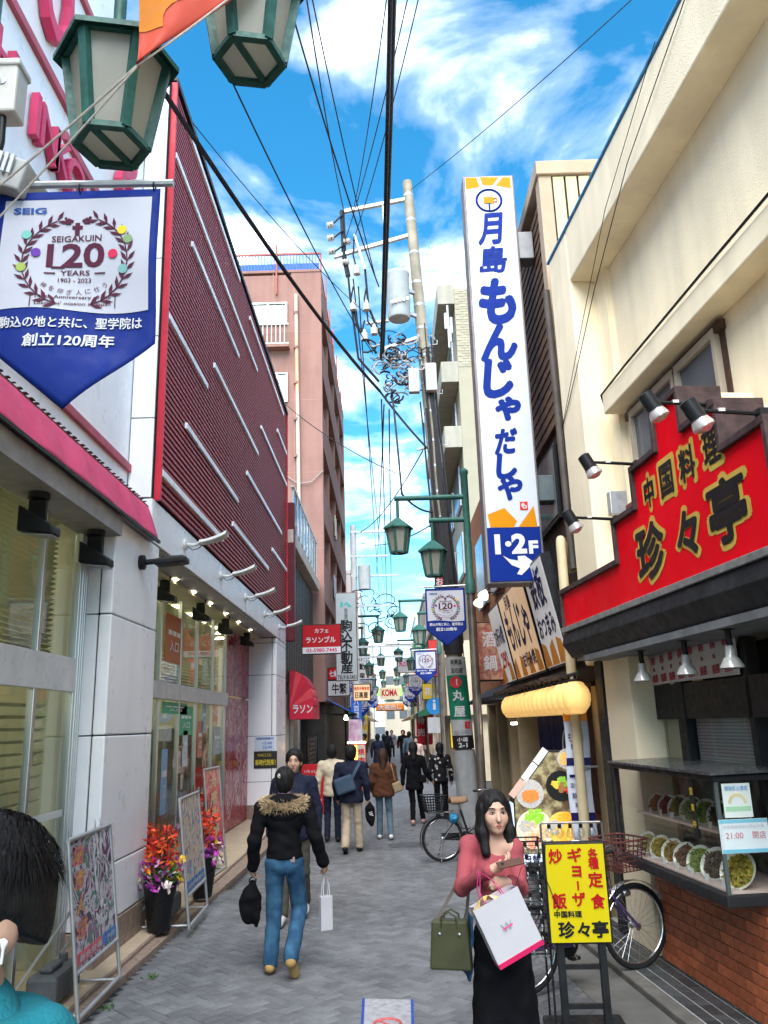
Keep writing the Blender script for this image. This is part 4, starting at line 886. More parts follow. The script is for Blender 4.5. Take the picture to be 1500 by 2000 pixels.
ad, f = wrap(0, 1318, 1820, 1405, PGR, 'advert')
PRW = mat('print white', (.62, .62, .64), .6)
o = MB().lathe([(.12, 0), (.12, .004), (.001, .004)], Vector(f(.42, .84))+Vector((0, -.012, 0)), 20, (-.1, -1, 0)).build('red_disc', mat('plate red', (.55, .03, .04), .4), ad, world=False); wtext(o, '質', f, .40, .84, .12, .13, PRW)
wtext(ad, '丸', f, .46, .54, .22, .2, PRW, .03); wtext(ad, '屋', f, .46, .18, .22, .2, PRW, .03)
ad, f = wrap(0, 1405, 1835, 1436, PWH, 'advert'); wtext(ad, '901-5190', f, .45, .2, .3, .08, mat('plate grey print', (.2, .2, .25), .5)); wtext(ad, '⤵', f, .68, .65, .12, .14, mat('plate red', (.55, .03, .04), .4))
ad, f = wrap(0, 1436, 1840, 1462, mat('plate black', (.02, .02, .022), .4), 'advert'); wtext(ad, '小道', f, .46, .7, .22, .08, PRW); wtext(ad, '2-1', f, .46, .28, .18, .09, PRW)
# ------------------------------------------------------------------ overhead wires
def wire(lab, A, B, r=.012, sag=.3, n=14, mt=None):
    A, B = vec(A), vec(B)
    tag(MB().tube([A+(B-A)*(k/n)-Z_*sag*4*(k/n)*(1-k/n) for k in range(n+1)], r, 6, cap=False).build('overhead_wire', mt or CBL, smooth=60), lab, 'wire', 'overhead wires')
wire('thick black cable bundle running overhead straight down the street', gy(748, 690, 17.2), gz(772, -120, 10.2), .035, .15)
wire('second thick cable beside the overhead bundle', gy(744, 700, 17.2), gz(765, -120, 10.1), .03, .2)
wire('heavy black cable slanting down from the near lantern to the utility pole', gy(230, 40, 6.5), gy(742, 764, 17.2), .035, .25)
wire('black cable from the pole tangle down to the bracket arm', gy(742, 764, 17.2), gy(835, 876, 17.2), .025, .05)
for i, (a, b, r_) in enumerate((((672, 414), (590, -60), .012), ((690, 412), (760, -40), .010), ((674, 470), (800, -20), .010), ((690, 470), (826, -40), .010), ((740, 560), (552, -40), .016), ((735, 548), (600, -50), .012))):
    wire('thin overhead wire fanning up from the pole insulators, %s from the left' % ['second', 'fourth', 'fifth', 'rightmost', 'leftmost', 'third'][i], gy(*a, 17.3), gz(*b, 12.5+.3*i), r_, .25)
wire('thin dark wire crossing from the second lantern down to the pole', gy(430, 110, 8), gy(728, 690, 17.2), .012, .2)
wire('thin wire grazing the red louvres towards the pole', gy(345, 200, 9.6), gy(748, 640, 17.2), .008, .25)
wire('thin wire from the pole top to the upper right', gy(800, 372, 17.35), gy(1260, -25, 9), .008, .1)
wire('thin wire from the hall roof corner to the street lamp', gy(558, 790, 21), gy(775, 925, 15.4), .010, .15)
wire('black drop cable hanging below the pole tangle', gy(765, 760, 17.2), gy(785, 965, 16.2), .025, -.1)
wire('cable from the drop line to the lamp arm', gy(785, 965, 16.2), gy(845, 1000, 17), .02, .1)
for i, (a, b, y2) in enumerate((((690, 545), (752, 1150), 62), ((700, 560), (742, 1180), 60), ((745, 780), (757, 1240), 64), ((750, 790), (735, 1120), 50), ((760, 800), (765, 1260), 70), ((826, 880), (700, 1040), 33), ((880, 1000), (705, 1060), 33))):
    wire('far overhead wire running on down the street, number %s from the left' % ['one', 'two', 'three', 'four', 'five', 'six', 'seven'][i], gy(*a, 17.3), gy(*b, y2), .016, .35)
# ------------------------------------------------------------------ right: dark timber building with the pancake restaurant
PLANK = mat('stained plank', (.105, .058, .034), .7, var=.35, sc=5, rnd=.3, bump=.3, bs=30)
DKBR = mat('dark brown boards', (.05, .032, .024), .7, var=.3, sc=6)
TANP = mat('tan sheet metal', (.42, .31, .21), .6, var=.1, sc=3, streak=.1)
wb = thing('timber_building', 'dark timber clad building with a tan corner post behind the tall sign', 'building', (2.3, 12, 0))
m = MB(); m.box(2.26, 7, 9.3, 14.6, 2.4, 9.05); m.box(3.2, 7, 9.3, 14.6, 0, 2.4); m.build('wall', DKBR, wb)
pk = MB().box(-.02, .02, 0, 5.0, -.07, .07).mesh('plank', PLANK); o0 = MATRIX[wb.name].inverted()
for i in range(21): inst(pk, 'plank', wb, o0 @ Vector((2.235, 9.5, 5.75+i*.152)), (0, .09, 0))
MB().box(2.17, 2.34, 9.26, 9.48, 4.2, 9.0).build('corner_post', TANP, wb, bev=.01)
MB().box(2.14, 6, 9.22, 14.7, 9.0, 9.2).build('roof_trim', TANP, wb, bev=.01)
for i in range(12): MB().box(2.36+i*.17, 2.5+i*.17, 9.262, 9.285, 7.4, 8.98).build('cladding_sheet', mat('yellowed cladding', (.62, .54, .30), .6, var=.1, streak=.15), wb)
for (y0, y1, z0, z1) in ((9.9, 11.3, 4.5, 5.5), (11.6, 13.9, 4.5, 5.5)):
    w = MB().box(2.2, 2.25, y0, y1, z0, z1).build('window', BLACKM, wb, bev=.01); MB().box(2.19, 2.205, y0+.06, y1-.06, z0+.06, z1-.06).build('pane', MT['dull window pane'], w)
MB().tube([(2.1, 9.08, 7.2), (2.12, 9.1, 5.2), (2.14, 9.12, 3.7)], .045, 8).build('rain_pipe', mat('dark pipe', (.09, .075, .065), .6, var=.3), wb, smooth=40)
mat('tan plaster', (.5, .40, .24), .8, var=.12); MB().box(2.2, 3.2, 14.35, 14.6, .0, 2.4).build('pier', MT['tan plaster'], wb); MB().box(2.3, 3.2, 9.3, 9.5, 0, 2.4).build('pier', MT['tan plaster'], wb)
MB().box(3.1, 3.19, 9.5, 14.35, 0, 2.4).build('entrance_back', mat('brown tile back', (.12, .06, .04), .4, var=.3, sc=8), wb)
for y in (11.2, 12.7): MB().box(2.75, 2.95, y, y+.22, 0, 2.4).build('entrance_post', MT['tan plaster'], wb)
MB().box(2.3, 3.15, 9.5, 14.35, -.02, .06).build('entrance_floor', MT['dark kerb'], wb)
for i in range(14): MB().box(3.07, 3.1, 9.6+i*.34, 9.92+i*.34, .5, .66).build('brick', MT['brick tile'], wb)
# shop sign boards tilted over the street, backlit
LIT1 = mat('backlit cream', (.70, .48, .29), .5, emit=.08, var=.12, sc=1.2); LIT2 = mat('backlit white', (.58, .57, .56), .5, emit=.06, var=.08, sc=1.5); NAVY = mat('ink navy', (.008, .008, .08), .5, var=0); ORNG = mat('sign orange', (.80, .30, .02), .45, var=.06)
DN = Vector((.25, 0, -1.28)).normalized(); UPV = -DN; YB = Vector((0, -1, 0))
def tilt(y0, y1, mt, lab, texts, orange):
    t = thing('shop_sign', lab, 'sign', (1.95, (y0+y1)/2, 2.6), 0, 'backlit boards over the pancake restaurant')
    a = Vector((1.80, 0, 3.93)); nrm = YB.cross(UPV).normalized()
    def at(y, d): return a+Y_*y+DN*d
    MB().prism([at(y0, 0), at(y1, 0), at(y1, 1.3), at(y0, 1.3)], -nrm*.12).build('frame', BLACKM, t)
    MB().prism([at(y0+.03, .03), at(y1-.03, .03), at(y1-.03, 1.27), at(y0+.03, 1.27)], nrm*.006).build('face', mt, t)
    for (s_, fy, d, w, h, mm) in texts:
        q = MB(); put_text(q, s_, at(y1+(y0-y1)*fy, d), YB, UPV, w=w, h=h, off=.035, lift=.011); q.build('lettering', mm, t)
    for k in range(orange):
        yc = y0+.2+(y1-y0-.4)*k/max(1, orange-1); q = MB(); q.poly([at(yc+.22, 1.26)+nrm*.01, at(yc-.2, 1.26)+nrm*.01, at(yc-.1, 1.0-.05*(k % 2))+nrm*.01, at(yc+.14, .95+.08*(k % 2))+nrm*.01]); q.build('orange_facet', ORNG, t)
tilt(10.75, 13.1, LIT1, 'cream backlit board with navy brush writing over the entrance', [('もんじゃ', .5, .55, 1.9, .62, NAVY), ('月島', .35, .14, .5, .2, NAVY), ('お好み焼', .62, 1.05, 1.0, .2, NAVY)], 4)
tilt(9.3, 10.6, LIT2, 'white backlit board with navy writing next to the downpipe', [('鉄板', .5, .32, .8, .46, NAVY), ('おつまみ', .5, .78, 1.0, .26, NAVY)], 3)
tilt(13.25, 14.5, LIT2, 'white backlit board at the far end of the entrance signs', [('お好み焼', .5, .5, 1.0, .3, NAVY), ('290', .5, .9, .7, .28, mat('sign red', (.6, .02, .02), .45))], 2)
MB().box(2.05, 2.3, 9.2, 14.6, 2.45, 2.6).build('eave_beam', DKBR, wb)
m = MB(); rr = random.Random(3)
for i in range(90): y = 9.25+rr.random()*5.2; m.bar((1.75+rr.random()*.1, y, 2.47+rr.random()*.05), (2.2, y+rr.uniform(-.1, .1), 2.5+rr.random()*.1), .03, .02)
m.build('eave_thatch', DKBR, wb, kind='stuff')
# small spot lamps over the boards
for i, (px, py) in enumerate(((948, 1155), (938, 1170))):
    p = gy(px, py, 13.2+i); t = thing('gooseneck_lamp', 'small lit spot lamp over the sign boards, %s' % ['the upper one', 'the lower one'][i], 'lamp', p)
    MB().lathe([(.02, -.02), (.07, .05), (.09, .12), (.085, .125), (.001, .1)], (0, 0, 0), 12, (-.4, -.3, -.8)).build('shade', mat('lamp shade cream', (.8, .7, .5), .3, emit=.5), t, world=False, smooth=40)
    MB().tube([(0, 0, 0), (.15, .05, .12), (.5, .1, .1)], .012, 6).build('arm', BLACKM, t, world=False)
# row of paper lanterns
LAN = mat('glowing lantern paper', (1.0, .60, .20), .7, emit=.09, var=.08, sc=3)
lm = MB()
pr = [(.05, -.165), (.085, -.15)]+[(.095+.055*math.sin(k/10*math.pi)**.6-(.005 if k % 2 else 0), -.13+.26*k/10) for k in range(11)]+[(.085, .15), (.05, .165)]
def lant(i, y):
    t = thing('paper_lantern', 'glowing yellow paper lantern in the row, %s' % (['nearest the downpipe', 'second from the downpipe'][i] if i < 2 else '%s from the downpipe' % ['third', 'fourth', 'fifth', 'sixth', 'seventh', 'eighth', 'ninth', 'tenth', 'eleventh', 'twelfth', 'thirteenth', 'fourteenth', 'fifteenth', 'sixteenth and farthest'][i-2]), 'lantern', (1.93, y, 2.26), 0, 'row of glowing lanterns')
    inst(lmesh, 'paper_shade', t); inst(cmesh, 'cap', t)
lmesh = lm.lathe(pr, (0, 0, 0), 16).mesh('paper_shade', LAN, 40); cmesh = MB().lathe([(.07, .166), (.07, .185), (.02, .19), (.01, .24)], (0, 0, 0), 12).mesh('cap', BLACKM)
for i in range(16): lant(i, 8.62+i*.318)
tag(MB().tube([(1.93, 8.4, 2.5), (1.93, 13.7, 2.5)], .02, 8).build('lantern_rail', BLACKM), 'black rail carrying the row of yellow lanterns', 'rail')
# noren, hanging price banner, pipe
nr = thing('noren_curtain', 'navy split curtain with a white ring mark under the lanterns', 'curtain', (2.2, 10, 2.1))
for k in range(4):
    y0 = 9.55+k*.62; MB().sheet(lambda u, v: (2.12+.03*math.sin(u*9+k)+.02*v, y0+.59*u, 2.12-.82*v), 10, 4).build('panel', mat('noren navy', (.012, .015, .07), .8, var=.15), nr, smooth=60, solid=.004)
MB().ring((2.085, 10.05, 1.72), (1, 0, 0), .2, .012, 26, 4).build('ring_mark', PRW, nr)
q = MB(); put_text(q, '月', (2.09, 10.05, 1.72), YB, Z_, h=.2, off=.02); q.build('mark_print', PRW, nr)
hb = thing('hanging_banner', 'narrow white and blue price banner hanging by the downpipe', 'banner', (1.9, 9, 2))
def hbf(u, v): return (1.875+.25*u+.01*math.sin(v*8), 9.12-.03*u, 2.12-1.32*v)
MB().sheet(hbf, 4, 14).build('cloth', mat('banner pale', (.62, .66, .76), .6, var=.08), hb, smooth=60, solid=.003)
for v0, v1, mt_ in ((0, .07, ORNG), (.36, .42, NAVY), (.78, .84, NAVY)): MB().sheet(lambda u, v: Vector(hbf(u, v0+(v1-v0)*v))+Vector((0, -.006, 0)), 2, 2).build('colour_band', mt_, hb)
q = MB()
for s_, v, w, h in (('もんじゃ', .2, .2, .1), ('焼そば', .27, .16, .06), ('お得', .33, .12, .05), ('一一一', .5, .2, .03), ('定食各種', .57, .2, .05), ('飲放題', .65, .18, .06), ('宴会', .72, .14, .05), ('予約', .92, .14, .06)): put_text(q, s_, Vector(hbf(.5, v))+Vector((0, -.004, 0)), X_, Z_, w=w, h=h, off=.01)
q.build('navy_print', NAVY, hb, kind='stuff')
dp = thing('downpipe', 'beige plastic downpipe with an elbow at the top', 'pipe', (2.0, 9.0, 0))
BPIPE = mat('beige pvc', (.58, .48, .30), .5, var=.12, streak=.1)
MB().tube([(2.18, 9.35, 3.72), (2.05, 9.15, 3.98), (2.01, 9.08, 4.03), (2.0, 9.05, 3.95), (1.985, 9.0, 2.0), (1.98, 8.98, .05)], .055, 12).build('pipe', BPIPE, dp, smooth=60)
for z in (3.2, 1.85): MB().lathe([(.066, -.04), (.066, .04)], (1.992, 9.02, z), 14).build('coupling', BPIPE, dp); MB().bar((2.0, 9.02, z-.3), (2.2, 9.1, z-.3), .02).build('clip', GAL, dp)
# lit pentagonal menu box
mbx = thing('menu_box', 'glowing menu box with pictures of dishes and a slanted top', 'sign', (1.8, 9.4, 0))
pts = [gy(px, py, 9.3) for px, py in ((1003, 1562), (1072, 1466), (1128, 1466), (1128, 1690), (1010, 1690))]
LITM = mat('menu dark ground', (.10, .07, .04), .35, emit=.15, var=.4, sc=9, c2=(.3, .26, .14)); 
MB().prism([p+Y_*.012 for p in pts], (0, .26, 0)).build('case', BLACKM, mbx, bev=.01)
cen = sum(pts, Vector())/5
MB().prism([p*.965+cen*.035 for p in pts], (0, .01, 0)).build('picture_ground', LITM, mbx)
p0, p1 = pts[0], pts[1]; dd = (p1-p0).normalized(); nn_ = Vector((-dd.z, 0, dd.x))
for a_, b_, cc in ((.02, .34, (.55, .30, .25)), (.36, .68, (.62, .62, .66)), (.7, .98, (.60, .58, .60))): MB().prism([p0+(p1-p0)*a_+nn_*.004, p0+(p1-p0)*b_+nn_*.004, p0+(p1-p0)*b_+nn_*.075, p0+(p1-p0)*a_+nn_*.075], (0, -.02, 0)).build('edge_panel', mat('edge panel %s' % (cc,), cc, .4, emit=.15), mbx)
MB().box(pts[0].x-.012, pts[0].x-.002, 9.33, 9.56, .35, pts[0].z-.04).build('side_face', mat('side lit', (.55, .64, .82), .5, emit=.2, var=.2, sc=8), mbx)
q = MB(); vtext(q, 'もんじゃ', (pts[0].x-.013, 9.445, pts[0].z-.14), YB, Z_, .13, .16, off=.03); q.build('side_print', NAVY, mbx, kind='stuff')
rr = random.Random(9)
def plate(px, py, r, mt, foods, nm='dish_picture'):
    c = gy(px, py, 9.286); t = MB().disc(c, (0, -1, 0), r, 22).build(nm, mt, mbx)
    for (fm, k, rad_, ox, oz) in foods:
        q = MB()
        for i in range(k):
            a = rr.uniform(0, 6.28); d = rad_*math.sqrt(rr.random()); p = c+Vector((ox+d*math.cos(a), -.004-.004*rr.random(), oz+d*math.sin(a)*.8)); s_ = rr.uniform(.012, .03); n_ = rr.randint(4, 6); a0 = rr.random()*3
            q.poly([p+Vector((s_*math.cos(a0+2*math.pi*j/n_)*rr.uniform(.7, 1.3), 0, s_*math.sin(a0+2*math.pi*j/n_)*.8)) for j in range(n_)])
        q.build('food_print', fm, t, kind='stuff')
def pic(n, c, e=.1): return mat('pic '+n, c, .4, var=.25, sc=60, emit=e)
PW_ = pic('white', (.5, .48, .45), .06); PK = pic('black', (.02, .02, .02), 0)
plate(1035, 1550, .15, PW_, [(pic('carrot', (.75, .22, .05)), 50, .08, .0, -.02)])
plate(1095, 1535, .16, PK, [(pic('yellow', (.8, .5, .05)), 26, .06, -.03, .03), (pic('green', (.22, .45, .05)), 30, .07, .04, .04), (pic('tomato', (.65, .05, .03)), 8, .04, .09, -.04), (pic('brown', (.3, .14, .05)), 26, .06, .02, -.02)])
plate(1108, 1482, .11, PW_, [(pic('noodle', (.75, .45, .12)), 50, .08, 0, 0)])
plate(1045, 1620, .20, pic('pasta', (.72, .62, .45)), [(pic('lettuce', (.25, .55, .04)), 46, .10, .0, .13), (pic('clam', (.62, .45, .25)), 40, .13, 0, -.02), (pic('ham', (.72, .28, .18)), 30, .09, -.02, -.12), (PW_, 26, .07, -.09, .04)])
plate(1100, 1618, .17, pic('gold', (.78, .52, .10)), [(pic('egg', (.85, .38, .03)), 40, .08, .02, .10), (pic('orange', (.82, .42, .06)), 50, .11, .04, -.06), (PW_, 36, .08, -.09, .02)])
MB().box(pts[4].x+.01, pts[3].x-.01, 9.284, 9.29, pts[3].z+.02, pts[3].z+.13).build('caption', mat('menu caption', (.6, .66, .85), .4, emit=.15), mbx)
q = MB(); put_text(q, '日替', ((pts[4].x+pts[3].x)/2-.15, 9.284, pts[3].z+.075), X_, Z_, h=.08, off=.03); q.build('caption_print', NAVY, mbx)
# ------------------------------------------------------------------ tall white sign
ts = thing('tall_sign', 'tall white vertical sign with blue brush characters and a blue foot', 'sign', (1.63, 10.1, 3.7))
TSX0, TSX1, TZ0, TZ1 = 1.265, 1.99, 3.70, 9.58
MB().box(TSX0, TSX1, 10.0, 10.32, TZ0, TZ1).build('casing', mat('sign casing', (.20, .18, .18), .5, m=.3, var=.25, sc=5), ts, bev=.012)
SGW = mat('sign white acrylic', (.52, .55, .60), .3, var=.04, sc=2); SBL = mat('sign blue', (.003, .022, .20), .5, var=.05, spec=.08); SORG = mat('sign orange face', (.58, .22, .004), .5, var=.05, spec=.08)
zb = gy(1000, 1030, 10).z
MB().box(TSX0+.03, TSX1-.03, 9.985, 9.999, zb, TZ1-.03).build('white_face', SGW, ts); MB().box(TSX0+.03, TSX1-.03, 9.985, 9.999, TZ0+.03, zb).build('blue_face', SBL, ts)
def fpoly(pxs, mt, nm, lift=.003): MB().poly([gy(a, b, 9.985-lift) for a, b in pxs]).build(nm, mt, ts)
# points go clockwise seen from the street so the faces look at it
fpoly([(909, 347), (930, 347), (937, 365), (910, 370)][::-1], SORG, 'orange_facet'); fpoly([(937, 346), (974, 346), (962, 362), (943, 362)][::-1], SORG, 'orange_facet'); fpoly([(982, 346), (996, 346), (998, 368), (968, 362)][::-1], SORG, 'orange_facet')
fpoly([(952, 1005), (985, 992), (1010, 1018), (1003, 1030), (958, 1030)][::-1], SORG, 'orange_facet'); fpoly([(1013, 1029), (1042, 988), (1050, 1029)][::-1], SORG, 'orange_facet')
for (ch, px, py, wpx, hpx, o_) in (('月', 958, 447, 42, 58, .05), ('島', 964, 507, 50, 50, .045), ('も', 972, 588, 66, 82, .08), ('ん', 976, 668, 64, 66, .08), ('じ', 974, 738, 52, 70, .08), ('ゃ', 992, 798, 44, 42, .09), ('だ', 988, 862, 40, 46, .07), ('し', 990, 910, 36, 46, .08), ('や', 996, 953, 44, 44, .08)):
    c = gy(px, py, 9.985); a = gy(px-wpx/2, py, 9.985); b = gy(px+wpx/2, py, 9.985); h = gy(px, py-hpx/2, 9.985).z-gy(px, py+hpx/2, 9.985).z
    q = MB(); put_text(q, ch, c, Vector((1, 0, .06)), Vector((.10, 0, 1)), w=b.x-a.x, h=h, off=o_*.75, lift=.004); q.build('blue_character', SBL, ts)
c = gy(955, 391, 9.98)
MB().ring(c, (0, -1, 0), .175, .016, 30, 4).build('ring_mark', SBL, ts)
MB().box(c.x-.075, c.x+.065, c.y-.006, c.y-.003, c.z-.05, c.z+.06).build('mug_print', SORG, ts); MB().box(c.x-.08, c.x+.07, c.y-.007, c.y-.004, c.z+.05, c.z+.085).build('foam_print', mat('foam print', (.8, .72, .6), .5), ts)
MB().box(c.x-.012, c.x+.012, c.y-.005, c.y-.002, c.z-.15, c.z-.05).build('mug_stem', SBL, ts); MB().ring(c+Vector((.085, -.004, .0)), (0, -1, 0), .03, .007, 12, 4).build('mug_handle', SORG, ts)
c = gy(1023, 988, 9.985); MB().box(c.x-.05, c.x+.05, c.y-.005, c.y-.002, c.z-.055, c.z+.055).build('red_stamp', mat('sign red', (.6, .02, .02), .45), ts)
q = MB(); put_text(q, 'も', c-Y_*.004, X_, Z_, h=.075, off=.04); q.build('stamp_print', PRW, ts)
c = gy(1005, 1062, 9.985); q = MB(); put_text(q, '1·2', c-X_*.05, X_, Z_, w=.40, h=.26, off=.05); put_text(q, 'F', c+Vector((.235, 0, -.05)), X_, Z_, w=.12, h=.17, off=.05); q.build('white_print', PRW, ts, kind='stuff')
fpoly([(982, 1085), (995, 1092), (1012, 1095), (1011, 1086), (1025, 1085), (1040, 1096), (1034, 1108), (1019, 1123), (1010, 1121), (1016, 1110), (1000, 1104)][::-1], PRW, 'arrow_print', .006)
MB().box(1.99, 2.2, 10.05, 10.3, gy(1030, 500, 10).z, gy(1030, 448, 10).z).build('upper_bracket', mat('bracket grey', (.3, .3, .3), .5, m=.3, var=.3), ts, bev=.01)
MB().box(1.99, 2.2, 10.05, 10.3, gy(1080, 975, 10).z, gy(1080, 925, 10).z).build('lower_bracket', mat('bracket teal grey', (.12, .15, .16), .5, var=.3), ts, bev=.01)
# ------------------------------------------------------------------ brick shop beyond, side street, pale blocks
RBRK = mat('orange brick wall', (.36, .17, .09), .8, var=.15, sc=3)
bs_ = thing('brick_shop', 'orange brick shop with a black awning behind the utility pole', 'building', (2.4, 18, 0))
m = MB(); m.box(2.3, 8, 14.65, 23, 2.5, 7.2); m.box(2.9, 8, 14.65, 23, 0, 2.5); m.build('wall', RBRK, bs_)
bb = MB().box(-.015, 0, -.105, .105, -.032, .032).mesh('brick', MT['brick tile'])
for r_ in range(24):
    for k in range(9): inst(bb, 'brick', bs_, MATRIX[bs_.name].inverted() @ Vector((2.299, 14.8+k*.225+(r_ % 2)*.11, 2.6+r_*.078)))
MB().prism([(2.3, 14.7, 2.75), (1.85, 14.7, 2.5), (1.85, 14.7, 2.44), (2.3, 14.7, 2.44)], (0, 5, 0)).build('awning', mat('black awning', (.03, .03, .034), .7), bs_)
for y in (14.9, 16.6, 18.3, 20): MB().box(2.35, 2.6, y, y+.3, 0, 2.44).build('pier', MT['tan plaster'], bs_)
MB().box(2.55, 2.58, 15.2, 20, .1, 2.3).build('shop_glass', glass('dark shop glass', (.4, .42, .42), .1), bs_)
MB().box(2.2, 2.29, 15.5, 17, 4.6, 6.2).build('window', MT['dull window pane'], bs_, bev=.01); MB().box(2.2, 2.29, 18, 19.5, 4.6, 6.2).build('window', MT['dull window pane'], bs_, bev=.01)
MB().box(2.2, 2.4, 15.0, 15.35, 1.98, 2.02).build('tube_lamp', mat('white tube', (1, .97, .9), .5, emit=4, var=0), bs_)
def boxsign(lab, x0, x1, y0, y1, z0, z1, face, texts, edge=None, name='projecting_sign', group=None, frame=.025):
    t = thing(name, lab, 'sign', ((x0+x1)/2, (y0+y1)/2, z0), 0, group)
    MB().box(x0, x1, y0, y1, z0, z1).build('casing', edge or BLACKM, t, bev=.008)
    MB().box(x0+frame, x1-frame, y0-.008, y0-.001, z0+frame, z1-frame).build('face', face, t)
    for (s_, fx, fz, w, h, mt_) in texts:
        if isinstance(s_, tuple):
            n_ = len(s_[0]); q = MB(); vtext(q, s_[0], (x0+(x1-x0)*fx, y0-.008, z0+(z1-z0)*fz), X_, Z_, (x1-x0)*w, (z1-z0)*h, off=.03, lift=.004)
        else: q = MB(); put_text(q, s_, (x0+(x1-x0)*fx, y0-.008, z0+(z1-z0)*fz), X_, Z_, w=(x1-x0)*w, h=(z1-z0)*h, off=.025, lift=.004)
        q.build('lettering', mt_, t)
    return t
SRED = mat('sign red', (.6, .02, .02), .45)
a, b = gy(928, 1215, 16.6), gy(958, 1330, 16.6); boxsign('dark box sign with a reddish poster face beside the steel lamp pole', a.x, b.x+.28, 16.6, 16.8, b.z, a.z, mat('poster reddish', (.42, .12, .10), .5, var=.4, sc=7, c2=(.5, .3, .2)), [('酒', .5, .7, .5, .25, PRW), ('鍋', .5, .3, .5, .25, PRW)])
a, b = gy(849, 1127, 16.9), gy(868, 1143, 16.9); boxsign('small dark red square sign above the blue banner', a.x, b.x, 16.9, 17.0, b.z-.02, a.z, mat('small sign red', (.4, .02, .03), .5), [('お', .5, .5, .7, .7, PRW)])
a, b = gy(1063, 990, 11.2), gy(1090, 1040, 11.2); boxsign('yellow orange sign squeezed between the tall sign and the cream wall', a.x-.1, b.x, 11.2, 11.35, b.z, a.z+.1, SORG, [(('焼酎',), .6, .75, .5, .4, SRED)])
cr2 = thing('cream_corner_house', 'plain cream corner house with a yellow sign on the right', 'building', (2.4, 34, 0))
m = MB(); m.box(2.05, 9, 30, 40, 2.3, 4.95); m.box(2.35, 9, 30.3, 40, 0, 2.3); m.build('wall', mat('cream wall far', (.62, .52, .38), .8, var=.08, streak=.1), cr2)
for y in (31.5, 34, 36.5): MB().box(2.0, 2.05, y, y+1.4, 3.0, 4.3).build('window', MT['dull window pane'], cr2, bev=.01)
a, b = gy(852, 1412, 29.9), gy(877, 1462, 29.9); boxsign('bright yellow sign board on the cream corner house', 2.1, 2.1+(b.x-a.x), 29.85, 30.0-.01, b.z, a.z, mat('sign yellow', (.80, .58, .02), .4, var=.04), [('貸工場倉庫', .5, .62, .75, .14, INKB), ('空室あり', .4, .8, .5, .06, INKB)])
tw = thing('tile_tower', 'tall pale tiled block rising behind the tall white sign', 'building', (5, 36, 0))
TLB = mat('pale tile', (.33, .30, .22), .6, var=.06, sc=2); m = MB(); m.box(3.2, 10, 30.5, 44, 0, 19.6); m.build('wall', TLB, tw)
tlm = MB().box(-.14, .14, -.012, 0, -.05, .05).mesh('tile', mat('pale wall tile', (.34, .31, .225), .5, var=.05, rnd=.12))
for i in range(9):
    for j in range(30): inst(tlm, 'tile', tw, MATRIX[tw.name].inverted() @ Vector((3.36+i*.31+(j % 2)*.15, 30.498, 16.1+j*.118)))
for z in (16.2, 13.4, 10.6, 7.8): 
    for y in (32, 36, 40): w = MB().box(3.12, 3.2, y, y+2.6, z, z+1.7).build('window', ALU, tw, bev=.02); MB().box(3.1, 3.125, y+.08, y+2.52, z+.08, z+1.62).build('pane', MT['dull window pane'], w)
for z in (18.9, 15.4, 12.6): MB().box(2.5, 3.2, 30.5, 44, z, z+.9).build('balcony_band', mat('white band', (.34, .32, .26), .6, var=.06, streak=.12), tw, bev=.02)
t = thing('roof_antenna', 'white antenna cluster on the edge of the tiled tower', 'antenna', gy(876, 640, 30.4)); MB().tube([(0, 0, -.9), (0, 0, 1)], .05, 8).build('mast', ALU, t, world=False)
for k, (x, z) in enumerate(((-.1, .3), (.12, .1), (.05, -.3))): MB().lathe([(.06, -.35), (.06, .35)], (x, 0, z), 8).build('element', WSP, t, world=False)
# ------------------------------------------------------------------ left: cafe building, pink block
cf = thing('cafe_building', 'dark brown cafe building with a glazed balcony between the red hall and pink block', 'building', (-3, 25, 0))
DKF = mat('dark facade panel', (.045, .04, .038), .5, var=.3, sc=3)
m = MB(); m.box(-12, -2.72, 20.98, 29.2, 2.9, 7.0); m.box(-12, -3.1, 20.98, 29.2, 0, 2.9); m.box(-12, -4.2, 20.98, 29.2, 7.0, 8.6); m.build('wall', DKF, cf)
for i in range(18): MB().box(-2.725, -2.66, 21.2+i*.44, 21.52+i*.44, 3.2, 6.7).build('facade_panel', DKF, cf)
MB().box(-2.75, -2.4, 21.0, 21.28, 4.2, 7.9).build('maroon_end', mat('maroon end', (.12, .02, .025), .5), cf, bev=.02)
MB().box(-4.2, -2.42, 20.99, 29.15, 6.78, 7.15).build('balcony_slab', mat('pale slab', (.52, .44, .38), .7, var=.1, streak=.15), cf, bev=.02)
for i in range(9):
    y = 21.3+i*.88; MB().box(-2.5, -2.44, y-.025, y+.025, 7.15, 8.4).build('rail_post', WSP, cf)
    if i < 8: MB().box(-2.48, -2.465, y+.03, y+.85, 7.25, 8.3).build('rail_pane', glass('smoke glass', (.35, .38, .4), .1), cf)
MB().box(-2.51, -2.43, 21.2, 28.6, 8.38, 8.44).build('hand_rail', WSP, cf)
for (y0, y1, c) in ((21.4, 22.3, (.5, .45, .36)), (22.6, 23.3, (.42, .40, .37)), (24.4, 25.0, (.35, .3, .26))): MB().box(-3.12, -2.7, y0, y1, 0, 2.9).build('pier', mat('pier %s' % (c,), c, .7, var=.2), cf)
MB().box(-3.06, -3.04, 21.2, 25, .2, 2.6).build('shop_glass', MT['dark shop glass'], cf)
wl = mat('warm interior', (.8, .6, .35), .6, emit=.35, var=.3, sc=3); MB().box(-3.09, -3.08, 23.4, 24.3, .5, 2.4).build('lit_interior', wl, cf)
MB().box(-2.72, -2.52, 25.2, 27.4, 2.3, 2.95).build('brown_fascia', mat('brown fascia', (.25, .17, .11), .6, var=.2), cf)
